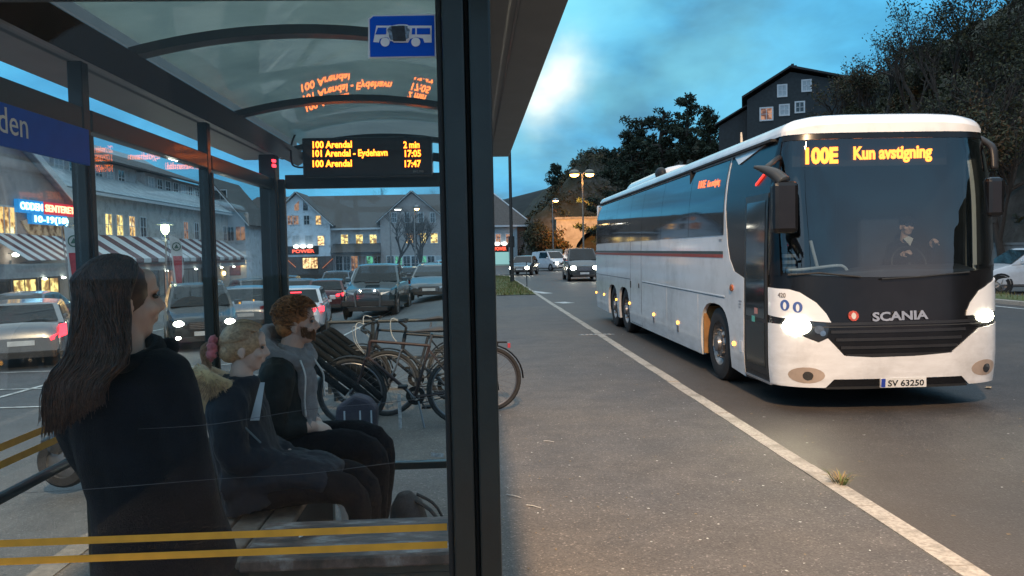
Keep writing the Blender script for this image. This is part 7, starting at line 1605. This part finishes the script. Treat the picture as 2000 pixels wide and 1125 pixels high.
def hair1(q):
    sd = 1 if q.random() < .5 else -1; d0 = Vector((sd * q.uniform(.0, .25), q.uniform(-1.0, .55), 1.0))
    d2 = Vector((sd, q.uniform(-.9, .12), q.uniform(-.35, .1))) if q.random() < .6 else Vector((q.uniform(-.9, .9), -1, q.uniform(-.4, .2)))
    k = q.uniform(1.02, 1.09); d0.normalize(); d2.normalize(); a0, a1, a2 = on_skull(d0, k), on_skull(d0.lerp(d2, .45), k), on_skull(d2, k + .02)
    e_ = q.random(); p2 = Vector((-1.045 + .135 * e_ + q.uniform(-.012, .012), BY - .085 - .035 * q.random(), 1.47)); p3 = Vector((-1.082 + .125 * e_ + q.uniform(-.015, .012), BY - .115 - .03 * q.random(), 1.385 + .02 * q.random())); p4 = p3 + Vector((q.uniform(-.022, .004), -.004, -.035 - .085 * q.random() * (1.2 - e_)))
    return [a0, a1, a2, p2, p3, p4]
strands(b, None, hair1, 2300, rr_, .0014)
b.build('hair', [HAIRB, HAIRB2], w1, world=True, smooth=180)
w1.location.x += .032
# ---------------------------------------------------------------- seated woman, ponytail and fur-trimmed parka
WY = 3.64; SEAT = .56
w2 = thing('person', 'seated blonde woman with pink scrunchie and fur-hooded navy parka looking right', 'person', (-.95, WY, 0))
hc2 = Vector((-1.035, WY, 1.292)); F2 = frame3((.95, .24, -.10)); b = MB(); head_mesh(b, hc2, F2, .96)
limb(b, [(-1.06, WY, 1.12), (-1.048, WY, 1.22)], [.055, .048]); torso(b, [(-1.04, WY, .66), (-1.06, WY, .85), (-1.07, WY, 1.02), (-1.06, WY, 1.13)], [.15, .13, .15, .08], [.75, .7, .65, .7], (0, 1, 0))
wr = Vector((-.86, WY - .05, .80))
for sy in (-1, 1):
    limb(b, [(-1.07, WY + sy * .10, 1.08), (-1.07, WY + sy * .17, 1.05), (-1.02, WY + sy * .17, .82), (-.87, WY + sy * .06, .79)], [.05, .046, .038, .026]); hand_mesh(b, (-.87, WY + sy * .06, .79), (.9, -sy * .6, -.15), (0.1, sy * .3, 1), .55, .92, sy)
    limb(b, [(-1.02, WY + sy * .09, .655), (-.60, WY + sy * .09, .64), (-.58, WY + sy * .09, .34), (-.60, WY + sy * .09, .08)], [.075, .055, .045, .036]); limb(b, [(-.61, WY + sy * .09, .045), (-.46, WY + sy * .10, .035)], [.036, .028])
remesh(b, 'body', .0065, [SKINP], w2, world=True); head_parts(w2, hc2, F2, .96)
b = MB(); torso(b, [(-.98, WY, .60), (-1.02, WY, .74), (-1.06, WY, .90), (-1.075, WY, 1.03), (-1.065, WY, 1.10), (-1.055, WY, 1.17)], [.20, .195, .185, .18, .14, .085], [.85, .80, .74, .68, .7, .9], (0, 1, 0))
for sy in (-1, 1): limb(b, [(-1.07, WY + sy * .09, 1.07), (-1.07, WY + sy * .175, 1.03), (-1.04, WY + sy * .185, .84), (-.90, WY + sy * .085, .795)], [.085, .082, .072, .050], 14)
torso(b, [(-1.10, WY, .70), (-.95, WY, .72), (-.78, WY, .72), (-.64, WY - .02, .68)], [.20, .20, .185, .15], [.52, .50, .50, .45], (0, 1, 0))
c_ = remesh(b, 'parka', .010, [PUFF], w2, 3, world=True); wrinkle(c_, .014, 9, 3)
b = MB(); limb(b, [(-1.0, WY - .09, .66), (-.58, WY - .09, .655), (-.555, WY - .09, .36), (-.60, WY - .09, .09)], [.088, .070, .056, .050], 14); limb(b, [(-1.0, WY + .09, .66), (-.56, WY + .09, .655), (-.53, WY + .09, .36), (-.57, WY + .09, .09)], [.088, .070, .056, .050], 14); c_ = remesh(b, 'trousers', .010, [TROU], w2, world=True); wrinkle(c_, .006, 12)
for sy in (-1, 1): b = MB(); limb(b, [(-.62, WY + sy * .09, .055), (-.45, WY + sy * .1, .04)], [.05, .038]); remesh(b, 'shoe', .008, [mat('shoe_grey', (.12, .12, .12), .6)], w2, world=True)
# fur-lined hood lying on the back
b = MB(); hood = [Vector((-1.145 + .075 * math.cos(a), WY - .02 + .135 * math.sin(a), 1.14 + .05 * math.cos(a + 2.6))) for a in [i * .3142 for i in range(20)]]; b.tube(hood, .045, 10, closed=True); torso(b, [(-1.14, WY - .02, 1.17), (-1.155, WY - .02, 1.08), (-1.15, WY - .02, 1.0)], [.125, .135, .09], [.72, .70, .60], (0, 1, 0)); c_ = remesh(b, 'hood', .010, [mat('hood_tan', (.50, .35, .18), .9, var=.3, scale=14, sheen=.3)], w2, world=True)
b = MB(); q = random.Random(8); fm = [mat('fur_tan', (.62, .42, .25), .8, var=.4, scale=40), mat('fur_dark', (.34, .22, .14), .8, var=.4, scale=40)]
for i in range(4200):
    a = q.uniform(0, 6.283); k = int(a / .3142) % 20; p = hood[k].lerp(hood[(k + 1) % 20], a / .3142 % 1); d = rvec(q).normalized() + (p - Vector((-1.10, WY, 1.20))).normalized() * .8; d.normalize(); p = p + d * .035
    b.tube([p, p + d * .018 + Vector((0, 0, -.006)), p + d * .034 + Vector((0, 0, -.018))], [.0014, .0011, .0004], 3, 0 if q.random() < .6 else 1, caps=False)
b.v = [Vector((max(v.x, -1.228), v.y, v.z)) for v in b.v]; b.build('fur_trim', fm, w2, world=True)
# white lining edge and buckle seen at the collar
b = MB(); b.slab([(-.945, WY - .10, 1.15), (-.925, WY - .10, 1.15), (-.945, WY - .135, .99), (-.985, WY - .135, .99)], (.3, -1, 0), .006); b.build('lining', mat('lining_grey', (.40, .43, .47), .7), w2, world=True)
b = MB(); b.tube([(-1.10, WY - .19, 1.06), (-1.02, WY - .19, 1.0), (-.93, WY - .18, .90)], [.006, .005, .004], 6); b.ell((-1.105, WY - .19, 1.062), (.012, .008, .01)); b.build('bag_strap', mat('strap_grey', (.09, .10, .11), .4), w2, world=True)
b = MB(); b.ell(hc2 + F2 @ Vector((0, -.018, .030)), (.080, .096, .090), 18, F2); b.ell(hc2 + F2 @ Vector((0, -.06, -.01)), (.06, .055, .06), 14, F2); q = random.Random(12); bun = hc2 + F2 @ Vector((-.005, -.128, -.005))
def hair2(q):
    th = q.uniform(-1.5, 1.5); ph = q.uniform(-.1, 1.0); fr = F2 @ Vector((math.sin(th) * .083, .058 * math.cos(th) * (1 if abs(th) < .9 else .3) + .012, .045 + .060 * math.cos(th))); p0 = hc2 + fr
    t = q.uniform(.35, .65); m_ = hc2 + F2 @ Vector((math.sin(th) * .086, -.04, .030 + .090 * math.cos(th) * q.uniform(.75, 1.04))); return [p0, p0.lerp(m_, .5) + (p0.lerp(m_, .5) - hc2).normalized() * .012, m_, m_.lerp(bun, .6) + (m_ - hc2).normalized() * .014, bun]
strands(b, None, hair2, 1300, q, .0016)
b.build('hair', [HAIRF, HAIRF2], w2, world=True, smooth=180)
b = MB(); q = random.Random(3)
for i in range(26): a = i * .2417; n_ = F2 @ Vector((math.cos(a), -.25, math.sin(a))); b.ell(bun + n_ * .036 * q.uniform(.7, 1.25), (.026, .018, .013), 8, Euler((q.uniform(0, 3), q.uniform(0, 3), 0)).to_matrix())
b.build('scrunchie', mat('scrunchie_pink', (.48, .13, .15), .9, var=.3, scale=50, sheen=.3), w2, world=True, smooth=180)
b = MB()
def tail2(q): o_ = rvec(q) * .02; return [bun + o_, bun + Vector((-.035, -.005, -.005)) + o_ * 1.3, Vector((-1.195, WY - .03, 1.215)) + rvec(q) * .02, Vector((-1.195, WY - .07, 1.15)) + rvec(q) * .035]
strands(b, None, tail2, 420, q, .0015); b.v = [Vector((max(v.x, -1.226), v.y, v.z)) for v in b.v]; b.build('ponytail', [mat('hair_tip_pinkish', (.36, .20, .14), .5, var=.3, scale=60), HAIRF2], w2, world=True, smooth=180)
# ---------------------------------------------------------------- seated man, ginger hair and beard
MY = 4.36
m1 = thing('person', 'seated man with ginger hair and beard, grey hoodie under a dark jacket', 'person', (-.85, MY, 0))
hc3 = Vector((-.958, MY, 1.335)); F3 = frame3((.985, .17, .03)); b = MB(); head_mesh(b, hc3, F3, 1.04, True)
limb(b, [(-1.0, MY, 1.16), (-.975, MY, 1.27)], [.065, .060]); torso(b, [(-1.0, MY, .66), (-1.02, MY, .85), (-1.03, MY, 1.04), (-1.01, MY, 1.16)], [.16, .15, .18, .09], [.75, .7, .62, .7], (0, 1, 0))
for sy in (-1, 1):
    wr = (-.865, MY - .06 + sy * .05, .795); limb(b, [(-1.03, MY + sy * .12, 1.12), (-1.02, MY + sy * .21, 1.08), (-1.03, MY + sy * .22, .84), wr], [.06, .056, .046, .031]); hand_mesh(b, wr, (.80, -sy * .55, -.28), (.15, sy * .45, .9), .60, 1.02, sy)
    limb(b, [(-.98, MY + sy * .10, .67), (-.58, MY + sy * .13, .65), (-.56, MY + sy * .13, .35), (-.62, MY + sy * .13, .08)], [.085, .065, .055, .042]); limb(b, [(-.64, MY + sy * .13, .045), (-.44, MY + sy * .14, .035)], [.04, .03])
remesh(b, 'body', .0065, [SKIN], m1, world=True); head_parts(m1, hc3, F3, 1.04)
b = MB(); torso(b, [(-.99, MY, .60), (-1.01, MY, .72), (-1.03, MY, .90), (-1.04, MY, 1.05), (-1.02, MY, 1.13), (-1.005, MY, 1.19)], [.205, .20, .205, .225, .17, .10], [.74, .70, .64, .58, .62, .8], (0, 1, 0))
for sy in (-1, 1): limb(b, [(-1.035, MY + sy * .11, 1.11), (-1.02, MY + sy * .215, 1.06), (-1.035, MY + sy * .23, .84), (-.92, MY - .02 + sy * .11, .80)], [.085, .088, .075, .052], 14)
c_ = remesh(b, 'jacket', .010, [JACK], m1, 3, world=True); wrinkle(c_, .012, 10, 7)
T3 = frame3((.90, -.43, 0)); tc3 = Vector((-1.02, MY, 0))
b = MB()
for (z0, z1, wd, dp) in ((.70, .82, .055, .160), (.82, .95, .068, .168), (.95, 1.08, .080, .165), (1.08, 1.17, .09, .125)): b.ell(tc3 + T3 @ Vector((0, dp - .035, 0)) + Vector((0, 0, (z0 + z1) / 2)), (wd, .042, (z1 - z0) * .8), 14, T3)
torso(b, [(-1.0, MY, 1.10), (-.99, MY, 1.18), (-.98, MY, 1.22)], [.13, .085, .072], [.8, .9, 1.], (0, 1, 0))
hd = [Vector((-1.0, MY, 1.165)) + T3 @ Vector((.135 * math.sin(a), -.02 + .115 * math.cos(a), .055 - .085 * math.cos(a) - .01)) for a in [i * .2618 for i in range(24)]]; b.tube(hd, .040, 10, closed=True); b.ell(Vector((-1.105, MY + .02, 1.17)), (.06, .12, .085), 14)
for sy in (-1, 1): b.tube([(-.905, MY - .03 + sy * .095, .80), (-.875, MY - .055 + sy * .06, .797)], [.040, .037], 12)
c_ = remesh(b, 'hoodie', .009, [HOODIE], m1, 3, world=True); wrinkle(c_, .006, 16, 2)
for s_ in (-1, 1):
    b = MB(); a0 = tc3 + T3 @ Vector((s_ * .055, .135, 0)) + Vector((0, 0, 1.15)); b.tube(smooth_path([a0, a0 + T3 @ Vector((s_ * .02, .045, -.08)), a0 + T3 @ Vector((s_ * .03 + .01, .05, -.17 - .03 * s_)), a0 + T3 @ Vector((s_ * .028, .045, -.25 - .04 * s_))], 4), [.006, .005, .005, .007], 6); b.build('drawstring', mat('string_white', (.62, .60, .58), .8), m1, world=True, smooth=180)
b = MB()
for sy in (-1, 1): limb(b, [(-.96, MY + sy * .10, .68), (-.575, MY + sy * .135, .665), (-.545, MY + sy * .135, .36), (-.60, MY + sy * .13, .10)], [.10, .078, .062, .056], 14)
c_ = remesh(b, 'trousers', .010, [TROU], m1, world=True); wrinkle(c_, .007, 12, 5)
for sy in (-1, 1): b = MB(); limb(b, [(-.66, MY + sy * .13, .06), (-.56, MY + sy * .135, .065), (-.42, MY + sy * .14, .045)], [.052, .05, .038]); b.box(-.71, -.38, MY + sy * .13 - .05, MY + sy * .13 + .05, .004, .03); remesh(b, 'shoe', .008, [mat('sneaker_white', (.42, .42, .41), .6, var=.2, scale=30)], m1, world=True)
b = MB(); b.ell(hc3 + F3 @ Vector((0, -.020, .045)), (.086, .100, .088), 18, F3); b.ell(hc3 + F3 @ Vector((0, -.055, .0)), (.078, .060, .075), 14, F3); q = random.Random(77)
for i in range(2200):
    d = rvec(q).normalized()
    if d.z < -.25 and d.y > -.2: continue
    if d.y > .55 and d.z < .45: continue
    if d.y > -.05 and d.z < .12: continue
    l = (.030 if d.z > .25 else .012); p = hc3 + F3 @ Vector((d.x * .086, d.y * .100 - .018, d.z * .088 + .045)); n_ = (F3 @ d); t_ = n_.cross(rvec(q)).normalized()
    b.tube(smooth_path([p, p + n_ * l * .7 + t_ * .010, p + n_ * l * .9 + t_ * .022 + (F3 @ Vector((0, .012, 0))), p + n_ * l * .5 + t_ * .032 + (F3 @ Vector((0, .02, 0)))], 2), [.0026, .0026, .0018, .0008], 3, 0 if q.random() < .6 else 1, caps=False)
b.build('hair', [GING, GING2], m1, world=True, smooth=180)
b = MB()
for i in range(1500):
    a = q.uniform(-1.75, 1.75); v_ = q.uniform(0, 1); rx = .062 * 1.04; p = hc3 + F3 @ (Vector((math.sin(a) * (.060 - .012 * v_), .030 + math.cos(a) * (.058 - .006 * v_), -.034 - .050 * v_ + .016 * abs(a))) * 1.04)
    if abs(a) < .35 and v_ < .16: continue
    n_ = (p - hc3 - F3 @ Vector((0, .02, -.04))).normalized(); b.tube([p - n_ * .004, p + n_ * .006 + Vector((0, 0, -.005)), p + n_ * .008 + Vector((0, 0, -.011))], [.0018, .0015, .0006], 3, 0 if q.random() < .5 else 1, caps=False)
b.build('beard', [GING2, mat('beard_dark', (.26, .105, .04), .6, var=.3, scale=60)], m1, world=True, smooth=180)
for x in (-1, 1): b = MB(); b.tube([hc3 + F3 @ Vector((x * .016, .088, .030)), hc3 + F3 @ Vector((x * .035, .087, .036)), hc3 + F3 @ Vector((x * .052, .076, .030))], [.004, .006, .003], 6); b.build('eyebrow', GING2, m1, world=True)
# ---------------------------------------------------------------- coach driver
dh = PY(1771, 442, 9.55); d1 = thing('person', 'coach driver in dark cap and jacket with white collar behind the windscreen', 'person', (dh.x, 9.6, BZ0 + 1.3)); FD = frame3((-.15, -1, -.05)); b = MB(); head_mesh(b, dh, FD, .98, True); X0, Z0 = dh.x, dh.z
limb(b, [(X0, 9.60, Z0 - .20), (X0, 9.57, Z0 - .06)], [.06, .055]); torso(b, [(X0, 9.68, Z0 - .62), (X0, 9.66, Z0 - .4), (X0, 9.63, Z0 - .22)], [.16, .18, .10], [.6, .55, .6], (1, 0, 0))
for s_ in (-1, 1): limb(b, [(X0 + s_ * .15, 9.63, Z0 - .25), (X0 + s_ * .24, 9.50, Z0 - .45), (X0 + s_ * .17, 9.30, Z0 - .20 if s_ > 0 else Z0 - .33)], [.05, .042, .03]); hand_mesh(b, (X0 + s_ * .17, 9.30, Z0 - .20 if s_ > 0 else Z0 - .33), (0, -.9, .3), (s_ * .5, -.3, .8), .8, 1., -s_)
limb(b, [(X0 - .09, 9.66, Z0 - .60), (X0 - .09, 9.25, Z0 - .58), (X0 - .09, 9.2, Z0 - .75)], [.08, .06, .05]); limb(b, [(X0 + .09, 9.66, Z0 - .60), (X0 + .09, 9.25, Z0 - .58), (X0 + .09, 9.2, Z0 - .75)], [.08, .06, .05])
remesh(b, 'body', .009, [SKIN], d1, world=True); head_parts(d1, dh, FD)
b = MB(); torso(b, [(X0, 9.68, Z0 - .66), (X0, 9.66, Z0 - .4), (X0, 9.64, Z0 - .24), (X0, 9.61, Z0 - .165)], [.19, .21, .20, .075], [.62, .58, .55, .8], (1, 0, 0))
for s_ in (-1, 1): limb(b, [(X0 + s_ * .14, 9.63, Z0 - .25), (X0 + s_ * .24, 9.50, Z0 - .45), (X0 + s_ * .18, 9.34, Z0 - .235 if s_ > 0 else Z0 - .36)], [.07, .06, .045])
remesh(b, 'jacket', .012, [NAVY], d1, world=True)
b = MB(); b.slab([(X0 - .07, 9.52, Z0 - .15), (X0 + .0, 9.49, Z0 - .24), (X0 + .05, 9.51, Z0 - .15), (X0 + .0, 9.53, Z0 - .12)], (0, -1, 0), .02); b.build('shirt_collar', mat('shirt_white', (.55, .52, .48), .8), d1, world=True)
b = MB(); b.ell(dh + FD @ Vector((0, -.01, .055)), (.086, .104, .072), 16, FD); b.slab([dh + FD @ Vector(p) for p in ((-.07, .07, .055), (.07, .07, .055), (.05, .15, .042), (-.05, .15, .042))], (0, 0, 1), .012); b.build('cap', TROU, d1, world=True, smooth=50)
